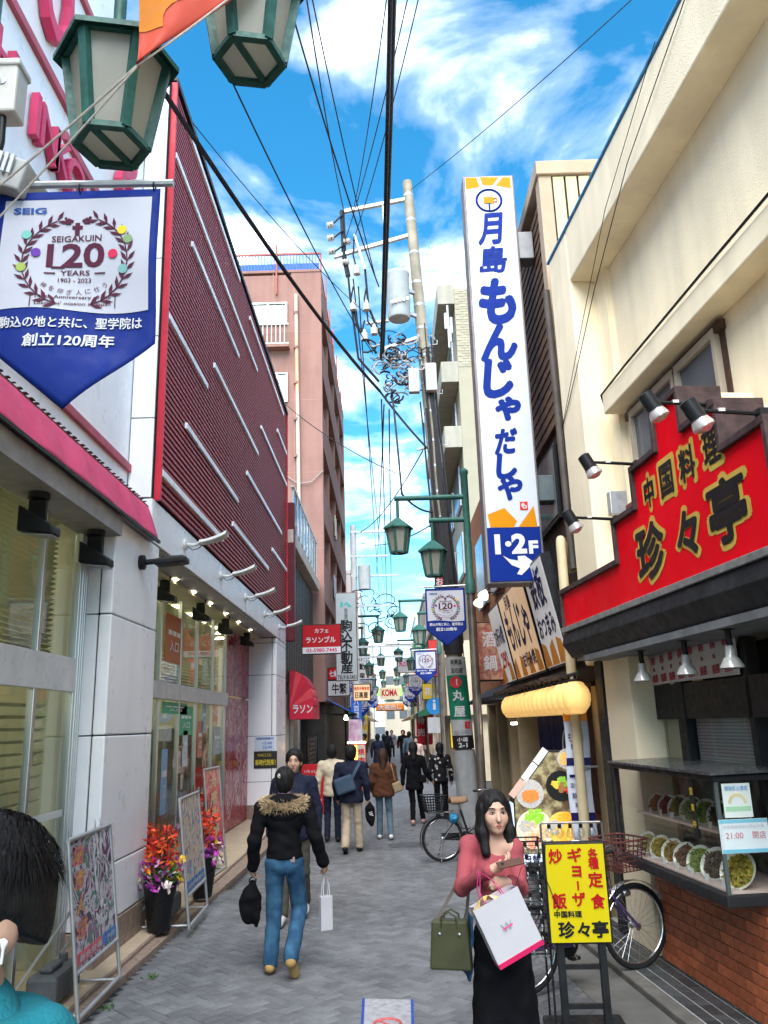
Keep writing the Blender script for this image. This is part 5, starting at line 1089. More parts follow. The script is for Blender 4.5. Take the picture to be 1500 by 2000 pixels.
for i in range(7):
    z = .5+i*.11; MB().box(-2.70, -2.67, 22.6, 23.3, z, z+.1).build('brick', mat('grey brick', (.42, .38, .34), .8, rnd=.2), cf)
lt = thing('lattice_gate', 'folded dark lattice gate beside the cafe', 'gate', (-2.2, 26, 0))
for i in range(15):
    for sg in (1, -1): MB().bar((-2.45, 25.2+i*.16-sg*.5, .1), (-2.45, 25.2+i*.16+sg*.5, 1.75), .012, .03).build('lattice_bar', BLACKM, lt)
for y in (24.6, 28): MB().box(-2.48, -2.42, y-.03, y+.03, 0, 1.85).build('gate_post', BLACKM, lt)
# red dome awning of the cafe
da = thing('dome_awning', 'red quarter dome awning over the cafe window', 'awning', (-2.55, 22.3, 2.6))
SEGM = [mat('awning red %d' % i, c, .6, var=.08) for i, c in enumerate(((.55, .02, .05), (.62, .06, .08), (.45, .02, .04)))]
for k in range(6):
    a0, a1 = math.pi/2*k/6, math.pi/2*(k+1)/6
    q = MB(); q.sheet(lambda u, v: (-2.6+.62*math.cos(a0+(a1-a0)*v), 21.75+1.5*u-(.12 if u == 0 else 0)+(.12 if u == 1 else 0), 2.55+.95*math.sin(a0+(a1-a0)*v)), 4, 3); q.build('gore', SEGM[k % 3], da, smooth=40, solid=.006)
    q = MB(); q.poly([(-2.6, 21.63, 2.55), (-2.6+.62*math.cos(a0), 21.63, 2.55+.95*math.sin(a0)), (-2.6+.62*math.cos(a1), 21.63, 2.55+.95*math.sin(a1))]); q.build('end_gore', SEGM[k % 3], da, solid=.006)
MB().box(-2.6, -1.98, 21.62, 23.4, 2.25, 2.55).build('valance', SEGM[0], da)
q = MB(); put_text(q, 'ラソン', (-2.26, 21.615, 2.5), X_, Z_, w=.5, h=.2, off=.03); q.build('lettering', PRW, da)
PRD = mat('sign scarlet', (.42, .008, .014), .4, var=.05); LGY = mat('sign pale grey', (.38, .42, .43), .4, var=.05); CRS = mat('sign crimson print', (.55, .02, .12), .5)
t = boxsign('red cafe sign with white katakana and a phone number strip', -2.26, -1.22, 21.45, 21.62, 3.88, 4.66, PRD, [('カフェ', .5, .78, .34, .13, PRW), ('ラソンブル', .48, .48, .74, .2, PRW)])
MB().box(-2.24, -1.24, 21.438, 21.443, 3.9, 4.06).build('phone_strip', PRW, t); q = MB(); put_text(q, '03-5980-7445', (-1.74, 21.438, 3.98), X_, Z_, w=.8, h=.1, off=.02); q.build('phone_print', CRS, t)
t = boxsign('tall pale vertical real estate sign with black characters', -1.60, -.94, 25.0, 25.2, 3.36, 6.05, LGY, [(('駒込不動産',), .5, .62, .52, .118, INKB), (('株式会社',), .5, .80, .16, .035, mat('grey print', (.15, .16, .17), .5)), ('TEL918-5451', .5, .04, .86, .045, INKB)], edge=mat('brown frame', (.16, .12, .11), .5))
q = MB(); TEAL = mat('logo teal', (.05, .45, .42), .5)
c = Vector((-1.27, 24.985, 5.68)); q.poly([c+Vector(p) for p in ((-.17, 0, -.08), (-.09, 0, -.08), (-.09, 0, .08), (-.17, 0, .08))]); q.poly([c+Vector(p) for p in ((-.07, 0, -.0), (.02, 0, .08), (.19, 0, -.08), (.09, 0, -.08), (.0, 0, .02), (-.04, 0, -.03))][::1]); q.build('logo', TEAL, t, kind='stuff')
t = boxsign('grey sign with black characters for a barbecue house', -2.05, -1.30, 27.5, 27.7, 3.0, 3.52, mat('sign dull grey', (.50, .49, .50), .5), [('牛繁', .52, .48, .64, .66, INKB)])
boxsign('small red sign on top of the grey barbecue sign', -2.05, -1.62, 27.52, 27.68, 3.53, 3.95, PRD, [('七輪', .5, .5, .7, .5, PRW)])
boxsign('small pinkish panel sign above the barbecue sign', -2.1, -1.85, 27.0, 27.1, 4.4, 4.9, mat('sign pink', (.65, .25, .22), .5, var=.3, sc=14), [('肉', .5, .5, .6, .5, PRW)])
boxsign('glowing cream sign with red and black writing for a noodle shop', -1.27, -.66, 28.9, 29.05, 2.86, 3.44, mat('backlit cream b', (.75, .48, .27), .5, emit=.08, var=.05), [('熱烈中華食堂', .5, .74, .84, .2, SRED), ('日高屋', .48, .36, .72, .36, INKB)])
ab = thing('sandwich_board', 'red sandwich board with white writing before the cafe', 'sign board', (-1.95, 21.0, 0))
MB().prism([(-.3, 0, 0), (.3, 0, 0), (.3, .12, 1.15), (-.3, .12, 1.15)], (0, .03, .0)).build('front_board', PRD, ab, world=False, bev=.01); MB().prism([(-.3, .42, 0), (.3, .42, 0), (.3, .17, 1.15), (-.3, .17, 1.15)], (0, .03, 0)).build('back_board', PRD, ab, world=False)
q = MB()
for s_, z, w, h in (('いらっしゃい', .98, .44, .07), ('珈琲', .6, .36, .2), ('営業中', .3, .4, .1)): put_text(q, s_, (0, .1*z, z), X_, Vector((0, .104, 1)), w=w, h=h, off=.02, lift=.006)
q.build('white_print', PRW, ab, world=False, kind='stuff')
# pink apartment block
PKW = mat('salmon render', (.30, .165, .135), .85, var=.07, sc=1.5, streak=.12, bump=.1)
pk = thing('pink_block', 'salmon pink apartment block with long balconies and a blue roof railing', 'building', (-5, 37, 0))
PX, PY0, PY1, PT_ = -2.26, 29.3, 45.5, 19.85
m = MB(); m.box(-11, PX-1.2, PY0, PY1, 0, PT_-.1); m.box(PX-1.2, PX, PY0, PY0+.35, 2.9, PT_); m.box(PX-1.2, PX, PY1-.5, PY1, 2.9, PT_); m.build('wall', PKW, pk)
MB().box(-11, PX+.02, PY0-.03, PY1, PT_, PT_+.12).build('roof_slab', PKW, pk, bev=.02)
for z0, z1 in ((2.9, 4.9), (6.5, 7.9), (9.5, 10.9), (12.5, 13.9), (15.5, 16.9), (18.5, PT_)): MB().box(PX-1.2, PX-.002, PY0+.35, PY1-.5, z0, z1).build('balcony_parapet', PKW, pk)
for z in (4.9, 7.9, 10.9, 13.9, 16.9):
    for y in (33.2, 37.4, 41.5): MB().box(PX-1.2, PX-.05, y, y+.25, z, z+1.6).build('balcony_divider', PKW, pk)
for (z, y, c) in ((8.0, 38, (.7, .7, .72)), (8.1, 34, (.5, .55, .65)), (11.0, 35, (.7, .68, .6))): MB().sheet(lambda u, v: (PX+.06+.03*math.sin(u*12), y+1.3*u, z+.15-.95*v), 8, 3).build('laundry', mat('laundry %s' % (c,), c, .8), pk, solid=.01)
for (px0, py0, px1, py1, cu) in ((500, 594, 561, 635, 1), (535, 730, 562, 786, 0)):
    a, b = gy(px0-14, py0, PY0), gy(px1, py1, PY0)
    w = MB()
    for x0, x1, z0, z1 in ((a.x, a.x+.06, b.z, a.z), (b.x-.06, b.x, b.z, a.z), (a.x+.06, b.x-.06, a.z-.06, a.z), (a.x+.06, b.x-.06, b.z, b.z+.06), ((a.x+b.x)/2-.03, (a.x+b.x)/2+.03, b.z+.06, a.z-.06)): w.box(x0, x1, PY0-.08, PY0-.002, z0, z1)
    w = w.build('window', ALU, pk); MB().box(a.x+.06, b.x-.06, PY0-.03, PY0-.02, b.z+.06, a.z-.06).build('pane', glass('window glass', (.9, .95, .93), .1), w)
    MB().sheet(lambda u, v: (a.x+.06+(b.x-a.x-.12)*u, PY0-.006+.008*math.sin(u*60), b.z+(a.z-b.z)*v), 60, 1).build('curtain', mat('green curtain', (.2, .29, .25), .8, var=.1), w, smooth=60)
    if cu:
        for k in range(9): MB().box(a.x+.1+(b.x-a.x-.1)*k/8.5, a.x+.13+(b.x-a.x-.1)*k/8.5, PY0-.34, PY0-.31, b.z-.95, b.z-.15).build('rail_bar', WSP, pk)
        for z in (b.z-.97, b.z-.15): MB().box(a.x, b.x+.1, PY0-.36, PY0-.3, z, z+.05).build('hand_rail', WSP, pk)
        MB().box(a.x, b.x+.1, PY0-.38, PY0, b.z-1.1, b.z-1.0).build('rail_slab', PKW, pk)
for z in (5.5, 8.4, 11.35, 14.3, 17.2): MB().box(-5.5, PX, PY0-.004, PY0, z, z+.035).build('wall_joint', mat('joint salmon', (.36, .2, .16), .9), pk)
for x in (-3.35, -4.2): MB().box(x, x+.03, PY0-.005, PY0-.001, 3, PT_).build('wall_joint', MT['joint salmon'], pk)
a, b = gy(578, 575, PY0-.1), gy(584, 985, PY0-.1)
MB().tube([(a.x, PY0-.1, a.z), (b.x+.0, PY0-.1, b.z)], .07, 10).build('rain_pipe', mat('patched pipe', (.66, .52, .42), .6, c2=(.68, .38, .22), sc=.5), pk, smooth=40)
for z in np.arange(b.z+.4, a.z, 1.5): MB().lathe([(.1, -.05), (.1, .05)], (a.x, PY0-.1, z), 10).build('pipe_joint', PKW, pk)
RBL = mat('blue roof rail', (.06, .16, .45), .5, var=.2); RST = mat('rusty red', (.40, .12, .10), .7, var=.3)
for k in range(26): MB().box(-5.6+k*.13, -5.57+k*.13, PY0+.05, PY0+.08, PT_+.12, PT_+.85).build('rail_bar', RBL, pk)
MB().box(-5.7, PX, PY0+.03, PY0+.1, PT_+.85, PT_+.92).build('rail_top', RST, pk); MB().box(-5.7, PX-.1, PY0+.15, PY0+.18, PT_+.12, PT_+.5).build('rail_back', RBL, pk)
for i, (x, y, h) in enumerate(((-4.05, PY0-.05, 3.2), (PX, PY0+.1, 2.2), (PX+.05, 31.5, 2.6), (PX+.05, 33.6, 1.6), (PX+.05, 36, 2.2), (PX+.05, 38.5, 1.8), (PX+.05, 42, 2.4))):
    MB().box(x-.03, x+.03, y-.03, y+.03, PT_-1.0, PT_+h*.4).build('mast', RST, pk)
for k in range(5): MB().tube([(-5.4+k*.35, PY0+1.5, PT_), (-5.4+k*.35, PY0+1.5, PT_+2.2+.3*(k % 2))], .02, 5).build('aerial', WSP, pk)
MB().tube([(-3.6, PY0-.05, 11.2), (-3.2, PY0-.1, 10.9), (-2.7, PY0-.1, 10.95), (PX, PY0-.05, 11.4)], .02, 6).build('slack_cable', CBLG, pk)
MB().box(-3.3, PX-.05, PY0+.4, PY1, 0, 2.9).build('shop_recess', DKF, pk)
# ------------------------------------------------------------------ left utility pole and shops under the pink block
p2 = thing('far_utility_pole', 'slim grey utility pole with a transformer in front of the pink block', 'utility pole', (-1.28, 32, 0))
MB().lathe([(.17, 0), (.12, 9.9)], (0, 0, 0), 14).build('shaft', mat('pale pole', (.5, .5, .5), .7, var=.12), p2, world=False, smooth=40)
for z, l in ((9.6, 1.6), (8.6, 1.4), (7.8, 1.8), (6.6, 1.5), (5.0, 2.2), (4.6, 1.8)): MB().box(-.1, l, -.12, -.03, z-.04, z+.04).build('crossarm', GAL, p2, world=False)
MB().lathe([(.02, 7.25), (.25, 7.25), (.25, 8.2), (.02, 8.25)], (.42, -.1, 0), 16).build('transformer', MT['transformer grey'], p2, world=False, smooth=40)
q = MB(); rr = random.Random(12)
for k in range(30):
    p = Vector((rr.uniform(.1, 1.7), rr.uniform(-.2, .2), rr.uniform(5.4, 7.2))); R_ = rr.uniform(.1, .4); a0 = rr.uniform(0, 6)
    q.tube([p+Vector((R_*math.cos(a0+t*.6), 0, R_*math.sin(a0+t*.6)*.7)) for t in range(rr.randint(3, 8))], .02, 4)
q.build('cable_tangle', CBL, p2, world=False, kind='stuff')
for z0, z1, c, tx in ((2.25, 3.1, (.03, .12, .45), '八百屋'), (1.0, 2.2, (.6, .64, .7), '内科医院')):
    o = MB().box(-.2, .2, -.2, -.16, z0, z1).build('advert', mat('pole advert %s' % (c,), c, .5), p2, world=False); q = MB(); vtext(q, tx, (0, -.2, z1-.2), X_, Z_, .2, (z1-z0-.15)/len(tx), off=.02); q.build('lettering', PRW if c[0] < .1 else RBL, o, world=False)
aw2 = thing('blue_awning', 'blue and black tarpaulin awning over a shop under the pink block', 'awning', (-2, 31, 2.6))
MB().sheet(lambda u, v: (-2.4+1.15*v, 29.6+5.5*u, 3.05-.62*v+.03*math.sin(u*20)*v), 24, 4).build('sheet', mat('blue tarp', (.02, .09, .42), .6, var=.3, sc=3, c2=(.02, .03, .06)), aw2, smooth=60, solid=.02)
for y in (29.7, 31.5, 33.3, 35): MB().bar((-2.4, y, 2.5), (-1.26, y, 2.43), .03).build('strut', BLACKM, aw2)
for i, y in enumerate((29.9, 30.8)):
    t = thing('shop_bulb', 'bare warm bulb under the blue awning, %s' % ['the nearer', 'the farther'][i], 'lamp', (-1.6, y, 2.3)); MB().lathe([(.02, .12), (.03, .06), (.06, 0), (.05, -.04), (.001, -.06)], (0, 0, 0), 10).build('globe', mat('bulb glow', (1, .75, .4), .5, emit=3, var=0), t, world=False, smooth=60); MB().tube([(0, 0, .12), (0, 0, .3)], .008, 5).build('cord', BLACKM, t, world=False)
nb = thing('white_banner', 'pale pink vertical flag hanging outside the shop by the blue awning', 'flag', (-1.45, 29.3, 0)); MB().tube([(0, 0, 0), (0, 0, 2.3)], .012, 6).build('pole', WSP, nb, world=False)
MB().sheet(lambda u, v: (.02+.42*u-.12*v, .02*math.sin(v*7), 2.25-1.6*v), 4, 12).build('cloth', mat('flag pale', (.66, .56, .64), .7, c2=(.6, .3, .5), sc=3), nb, world=False, smooth=60, solid=.003)
sv = thing('lit_standing_sign', 'glowing red and orange standing sign with bulbs round the top', 'sign', (-1.15, 28.2, 0))
MB().box(-.3, .3, -.12, .12, 0, 1.45).build('case', mat('stand red', (.5, .06, .04), .5), sv, world=False, bev=.01); MB().box(-.28, .02, -.13, -.121, .95, 1.42).build('glow_panel', mat('glow orange', (1, .4, .05), .5, emit=.7), sv, world=False); MB().box(.03, .28, -.13, -.121, .1, 1.42).build('print_panel', mat('print panel', (.7, .6, .5), .5), sv, world=False)
q = MB(); vtext(q, '焼肉定食', (.155, -.131, 1.2), X_, Z_, .2, .28, off=.03); q.build('lettering', SRED, sv, world=False)
for k in range(7): MB().lathe([(.03, -.03), (.04, 0), (.03, .03)], (-.27+.09*k, -.05, 1.5), 8).build('bulb', MT['bulb glow'], sv, world=False)
# ------------------------------------------------------------------ the street further on
def row_house(side, y0, y1, h, c, x, lab, storey=3.0, sign=None):
    X = x*side; t = thing('shop_house', lab, 'building', (X, (y0+y1)/2, 0)); W_ = mat('wall %s' % (c,), c, .8, var=.1, sc=2, streak=.12)
    m = MB(); a, b = sorted((X, X+side*8)); m.box(a, b, y0, y1, 2.8, h); a2, b2 = sorted((X+side*.5, X+side*8)); m.box(a2, b2, y0, y1, 0, 2.8); m.build('wall', W_, t)
    a, b = sorted((X-side*.06, X+side*8)); MB().box(a, b, y0-.04, y1+.04, h, h+.25).build('parapet', W_, t)
    n = max(1, int((y1-y0)/2.6)); z = 3.6
    while z+1.3 < h:
        for k in range(n):
            yy = y0+.5+(y1-y0-1)*k/n; a, b = sorted((X-side*.03, X+side*.02)); w = MB().box(a, b, yy, yy+1.5, z, z+1.3).build('window', ALU, t); a, b = sorted((X-side*.035, X-side*.03)); MB().box(a, b, yy+.07, yy+1.43, z+.07, z+1.23).build('pane', MT['dull window pane'], w)
        z += storey
    # windows on the wall that looks at the camera
    z = 3.6
    while z+1.3 < h:
        for k in range(2):
            xx = X+side*(1.2+k*2.2); a, b = sorted((xx, xx+side*1.3)); MB().box(a, b, y0-.04, y0+.02, z, z+1.2).build('window', MT['dull window pane'], t)
        z += storey
    ca = random.choice(((.35, .04, .04), (.05, .2, .12), (.05, .1, .3), (.6, .55, .45), (.45, .2, .05))); aw_ = mat('awning %s' % (ca,), ca, .7, var=.1)
    MB().prism([(X, y0+.2, 3.0), (X-side*.9, y0+.2, 2.55), (X-side*.9, y0+.2, 2.35), (X, y0+.2, 2.5)], (0, y1-y0-.4, 0)).build('awning', aw_, t)
    a, b = sorted((X+side*.3, X+side*.5)); MB().box(a, b, y0+.3, y1-.3, .1, 2.5).build('shopfront', mat('lit shopfront', (.55, .42, .3), .5, emit=.18, var=.7, sc=1.2, c2=(.08, .07, .07)), t)
    return t
random.seed(21)
specs = [(-1, 45.6, 54, 9, (.55, .5, .45), 2.3, 'beige three storey house after the pink block on the left'), (-1, 54.2, 63, 12, (.45, .40, .38), 2.35, 'grey brown block on the left far down the street'), (-1, 63.2, 75, 8, (.62, .6, .55), 2.3, 'low pale house on the left far down the street'), (-1, 75.2, 92, 14, (.6, .52, .42), 2.5, 'tall tan block on the left near the arch'), (-1, 92.2, 120, 10, (.5, .5, .5), 2.5, 'grey house on the left beyond the arch'),
         (1, 40.2, 49, 6.5, (.62, .55, .42), 2.25, 'cream two storey house on the right past the yellow sign'), (1, 49.2, 58, 9.5, (.5, .42, .36), 2.3, 'brown house on the right far down the street'), (1, 58.2, 70, 7.5, (.66, .64, .6), 2.35, 'pale grey house on the right far down the street'), (1, 70.2, 88, 11, (.62, .54, .42), 2.45, 'beige block on the right before the arch'), (1, 88.2, 120, 9, (.55, .55, .56), 2.5, 'grey block on the right beyond the arch')]
for s_ in specs: row_house(*s_)
eb_ = thing('end_block', 'beige block closing the far end of the street', 'building', (0, 132, 0)); MB().box(-16, -2.5, 128, 140, 0, 15).build('wall', mat('end beige', (.6, .54, .42), .8, var=.08), eb_)
for i in range(4):
    for j in range(4): MB().box(-14+i*3, -12.4+i*3, 127.95, 128.02, 3+j*3, 4.4+j*3).build('window', MT['dull window pane'], eb_)
e2 = thing('end_tower', 'tall pale tower at the far end behind the arch', 'building', (5, 150, 0)); MB().box(-1, 11, 150, 160, 0, 13).build('wall', mat('end pale', (.55, .47, .36), .8, var=.12), e2)
for i in range(5):
    for j in range(3): MB().box(-.6+i*2.3, .8+i*2.3, 149.95, 150.02, 3+j*3, 4.5+j*3).build('window', MT['dull window pane'], e2)
# projecting signs down the street
FS = [(1, 36, 4.0, .5, 1.6, (.6, .05, .05), '酒'), (-1, 39, 3.4, .6, 1.1, (.03, .1, .45), '薬'), (-1, 42, 4.4, .5, 2.0, (.66, .66, .64), '歯科医院'), (1, 42, 3.2, .6, .8, (.7, .5, .06), '花'), (-1, 50, 3.6, .8, 1.0, (.5, .06, .06), '寿司'), (1, 53, 5.2, .6, 2.2, (.05, .3, .14), '整骨院'), (1, 60, 3.3, 1.0, .8, (.62, .62, .66), '質屋'), (-1, 58, 5.0, .7, 2.0, (.62, .6, .6), '不動産'), (-1, 66, 3.4, 1.0, .9, (.1, .2, .5), '魚'), (1, 68, 4.6, .8, 1.8, (.65, .25, .05), '食堂'), (-1, 80, 4.5, 1.0, 2.4, (.6, .1, .1), '薬局'), (1, 80, 4.0, 1.0, 1.5, (.1, .35, .2), '茶')]
CN = {0: 'red', 1: 'blue', 2: 'white', 3: 'yellow', 4: 'dark red', 5: 'green', 6: 'pale', 7: 'grey white', 8: 'navy', 9: 'orange', 10: 'scarlet', 11: 'dull green'}
for i, (sd_, y, z, w, h, c, tx) in enumerate(FS):
    xi = 2.25*sd_; x0, x1 = sorted((xi, xi-sd_*w)); boxsign('%s projecting sign reading %s on the far %s side' % (CN[i], tx, 'right' if sd_ > 0 else 'left'), x0, x1, y, y+.2, z, z+h, mat('far sign %d' % i, c, .5, var=.05), [((tx,), .5, 1-.5/len(tx), .6, 1/len(tx)*.95, PRW if sum(c) < 1.3 else INKB)], group='projecting signs down the street')
a, b = gy(776, 1288, 48), gy(851, 1312, 48)
boxsign('white sign board reading KOMAGOME GINZA hung over the right side', a.x, b.x, 48, 48.15, b.z, a.z+.1, mat('board pinkish', (.62, .60, .64), .5), [('KomaGome', .45, .62, .8, .42, CRS), ('GINZA', .7, .22, .4, .22, CRS)])
t = thing('banner_gantry', 'thin steel gantry holding the white sign board', 'gantry', (2.1, 48.1, 0)); MB().tube([(0, 0, 0), (0, 0, 7)], .06, 8).build('post', GAL, t, world=False); MB().tube([(0, 0, 6.6), (-2.3, 0, 6.6)], .04, 8).build('arm', GAL, t, world=False)
ar = thing('street_arch', 'red green street arch with lettering across the far end', 'arch', (0, 84, 0))
for x in (-2.2, 2.2): MB().lathe([(.14, 0), (.1, 5.6)], (x, 0, 0), 12).build('post', GREEN, ar, world=False)
for x, c in ((-1.35, (.55, .75, .2)), (1.35, (.55, .75, .2))): MB().prism([(x-.7, 0, 4.8), (x+.7, 0, 4.8), (x+.4, 0, 5.6), (x-.4, 0, 5.6)], (0, .15, 0)).build('side_crest', mat('crest green', (.3, .6, .15), .5, emit=.2), ar, world=False)
MB().box(-1.0, 1.0, -.05, .15, 4.5, 5.7).build('name_panel', mat('arch cream', (.7, .62, .45), .5), ar, world=False); q = MB(); put_text(q, 'KOMA', (0, -.05, 5.15), X_, Z_, w=1.6, h=.7, off=.04); q.build('lettering', PRD, ar, world=False)
MB().box(-2.3, 2.3, 0, .1, 4.3, 4.42).build('beam', GREEN, ar, world=False)
ob = thing('orange_banner', 'orange cloth banner across the street beyond the arch', 'banner', (0, 88, 3.4)); MB().sheet(lambda u, v: (-1.5+3*u, .05*math.sin(u*12), .8-.8*v), 24, 3).build('cloth', mat('banner orange', (.85, .25, .05), .6, var=.2, sc=3), ob, world=False, smooth=60, solid=.01)
q = MB(); put_text(q, '大売出し', (0, -.06, .4), X_, Z_, w=2.4, h=.55, off=.03); q.build('lettering', PRW, ob, world=False)
for i, (x, y, c, tx) in enumerate(((1.35, 44, (.62, .03, .06), '特売'), (1.75, 45, (.62, .04, .08), '新茶'), (1.9, 47.5, (.1, .4, .55), '氷'), (-1.75, 46, (.62, .4, .05), '弁当'))):
    t = thing('shop_flag', '%s upright shop flag on the %s kerb' % (['bright red', 'crimson', 'sky blue', 'yellow'][i], 'right' if x > 0 else 'left'), 'flag', (x, y, 0), 0, 'upright shop flags'); MB().tube([(0, 0, 0), (0, 0, 2.6)], .015, 6).build('pole', WSP, t, world=False)
    MB().sheet(lambda u, v: (.55*u-.1*v*u, .03*math.sin(v*6), 2.55-1.6*v), 4, 10).build('cloth', mat('flag %d' % i, c, .7, var=.1), t, world=False, smooth=60, solid=.003); q = MB(); vtext(q, tx, (.25, -.01, 2.2), X_, Z_, .36, .6, off=.03, lift=.03); q.build('lettering', PRW, t, world=False)
rs = thing('pedestrian_sign', 'round blue pedestrian sign with a white plate below on a post', 'road sign', (1.62, 30.5, 0)); MB().tube([(0, 0, 0), (0, 0, 3.1)], .03, 8).build('post', GAL, rs, world=False); MB().lathe([(.3, 0), (.3, .015), (.001, .02)], (0, -.03, 2.65), 20, (0, -1, 0)).build('disc', mat('sign sky blue', (.03, .25, .6), .4), rs, world=False); MB().box(-.27, .27, -.05, -.03, 1.7, 2.25).build('plate', PWH, rs, world=False)
q = MB(); q.box(-.05, .05, -.056, -.053, 2.52, 2.75); q.disc((0, -.056, 2.83), (0, -1, 0), .05, 10); q.build('figure_print', PRW, rs, world=False, kind='stuff')
# ------------------------------------------------------------------ poster stands on the step
def art(name, cols, scale=3.5, dist=2.0, seed=0.):
    if name in MT: return MT[name]
    M = bpy.data.materials.new(name); MT[name] = M; M.use_nodes = True; t = M.node_tree; b = t.nodes['Principled BSDF']; b.inputs['Roughness'].default_value = .25
    co = t.nodes.new('ShaderNodeTexCoord'); mp_ = t.nodes.new('ShaderNodeMapping'); mp_.inputs['Location'].default_value = (seed, seed*2, seed*.7); t.links.new(co.outputs['Object'], mp_.inputs[0])
    n = t.nodes.new('ShaderNodeTexNoise'); n.inputs['Scale'].default_value = scale; n.inputs['Detail'].default_value = 5; n.inputs['Distortion'].default_value = dist; t.links.new(mp_.outputs[0], n.inputs['Vector'])
    r = t.nodes.new('ShaderNodeValToRGB'); e = r.color_ramp.elements; r.color_ramp.interpolation = 'EASE'
    while len(e) < len(cols): e.new(.5)
    for i, c in enumerate(cols): e[i].position = .3+.4*i/(len(cols)-1); e[i].color = (*c, 1)
    t.links.new(n.outputs['Fac'], r.inputs[0]); t.links.new(r.outputs[0], b.inputs['Base Color']); return M
def poster_stand(label, A, B, zt, lean, mt, extra):
    A, B = vec(A), vec(B); d = (B-A); w = d.length; ang = math.atan2(d.y, d.x)
    t = thing('poster_stand', label, 'poster stand', A, ang, 'poster stands on the shop step')
    H = zt-A.z; n = Vector((0, 1, 0))             # local: x along the board, +y away from the street (lean)
    def P(x, h): return Vector((x, lean*h/H, h))
    for x in (.0, w): MB().tube([P(x, 0), P(x, H-.02)], .016, 8).build('upright', ALU, t, world=False, smooth=50)
    for h in (.02, .30, H-.01): MB().tube([P(0, h), P(w, h)], .017, 8).build('crossbar', ALU, t, world=False, smooth=50)
    bo = MB(); bo.prism([P(.012, .31), P(w-.012, .31), P(w-.012, H-.02), P(.012, H-.02)], (0, .012, 0)); bo.build('poster', mt, t, world=False)
    for x in (.08, w-.08): MB().tube([P(x, H*.62), (x, lean*.4+.55, .02)], .012, 8).build('rear_strut', ALU, t, world=False)
    for x in (.08, w-.08): MB().tube([P(x, .02), (x, .58, .02)], .012, 8).build('floor_bar', ALU, t, world=False)
    extra(t, P, w, H); return t
def prt(t, P, x0, x1, h0, h1, mt, nm='print_block', k=.004): q = MB(); q.prism([P(x0, h0)-Y_*k, P(x1, h0)-Y_*k, P(x1, h1)-Y_*k, P(x0, h1)-Y_*k], (0, .002, 0)); q.build(nm, mt, t, world=False)
GLD = mat('poster gold', (.72, .42, .08), .3, var=.3, sc=20, c2=(.65, .1, .25)); PBL = mat('poster blue', (.04, .18, .45), .3); PPK = mat('poster pink', (.55, .12, .16), .3, var=.2, sc=20)
PALE = mat('poster pale', (.68, .66, .70), .3, var=.15, sc=14)
def ex1(t, P, w, H):
    q = MB()
    for i, ch in enumerate('極首人道'): put_text(q, ch, P(.17*w*1.05, .31+(H-.33)*(.86-.19*i)), X_, Z_, w=.22*w, h=.16*(H-.33), off=.05, lift=.006)
    q.build('gold_print', GLD, t, world=False, kind='stuff')
    prt(t, P, .03, w*.62, .34, .42, PPK); prt(t, P, w*.63, w-.03, .34, .42, PBL)
    q = MB(); put_text(q, '新台登場', P(w*.33, .38), X_, Z_, w=.5*w, h=.045, off=.02, lift=.01); put_text(q, '予約', P(w*.8, .38), X_, Z_, w=.2*w, h=.045, off=.02, lift=.01); q.build('white_print', PRW, t, world=False, kind='stuff')
    rr = random.Random(5); q = MB()
    for k in range(26):
        a = .52+.3*rr.random(); h = .5+.68*rr.random(); l = rr.uniform(.05, .2); x = w*a
        q.poly([P(x, h)-Y_*.006, P(x+rr.uniform(.01, .05), h+l*.5)-Y_*.006, P(x+rr.uniform(-.03, .03), h+l)-Y_*.006, P(x-rr.uniform(.01, .03), h+l*.5)-Y_*.006])
    q.build('pale_strokes', PALE, t, world=False, kind='stuff')
    q = MB()
    for k in range(14): x = w*(.5+.4*rr.random()); h = .36+.12*rr.random(); q.disc(P(x, h+.08)-Y_*.0055, (0, -1, 0), rr.uniform(.015, .035), 8)
    q.build('flower_print', PALE, t, world=False, kind='stuff')
def ex2(t, P, w, H): prt(t, P, .03, w-.03, .33, .43, PBL); q = MB(); put_text(q, '好評稼働中', P(w*.5, .38), X_, Z_, w=.8*w, h=.05, off=.02, lift=.01); q.build('white_print', PRW, t, world=False, kind='stuff')
def ex3(t, P, w, H):
    q = MB()
    for i, ch in enumerate('大感謝祭'): put_text(q, ch, P(.5*w, .31+(H-.33)*(.84-.2*i)), X_, Z_, w=.4*w, h=.15*(H-.33), off=.05, lift=.006)
    q.build('cream_print', mat('poster cream', (.8, .6, .35), .3), t, world=False, kind='stuff')
A1, B1 = gz(152, 1998, .095), gz(234, 1912, .095)
poster_stand('nearest poster stand with a dark purple poster before the white pillar', A1, B1, 1.30, .15, art('art purple', [(.02, .015, .03), (.12, .03, .10), (.55, .5, .55), (.05, .16, .12), (.3, .08, .2)], 4.5, 2.5, 1.3), ex1)
A2, B2 = gz(369, 1815, .095), gz(405, 1772, .095)
poster_stand('middle poster stand with a blue and tan poster beside the flowers', A2, B2, 1.36, .14, art('art tan', [(.03, .05, .1), (.5, .36, .2), (.62, .52, .4), (.1, .18, .35), (.4, .16, .1)], 5, 2.5, 4.1), ex2)
A3 = gz(512, 1690, .095); A3.x = -2.5; A3.y = 11.9; B3 = Vector((-2.46, 12.75, .095))
poster_stand('farthest poster stand with a red poster near the maroon panels', A3, B3, 1.52, .14, art('art red', [(.4, .02, .05), (.6, .06, .08), (.65, .2, .2), (.7, .45, .2)], 4, 1.5, 2.2), ex3)
TANK = mat('grey water tank', (.09, .095, .10), .5, var=.2, sc=10)
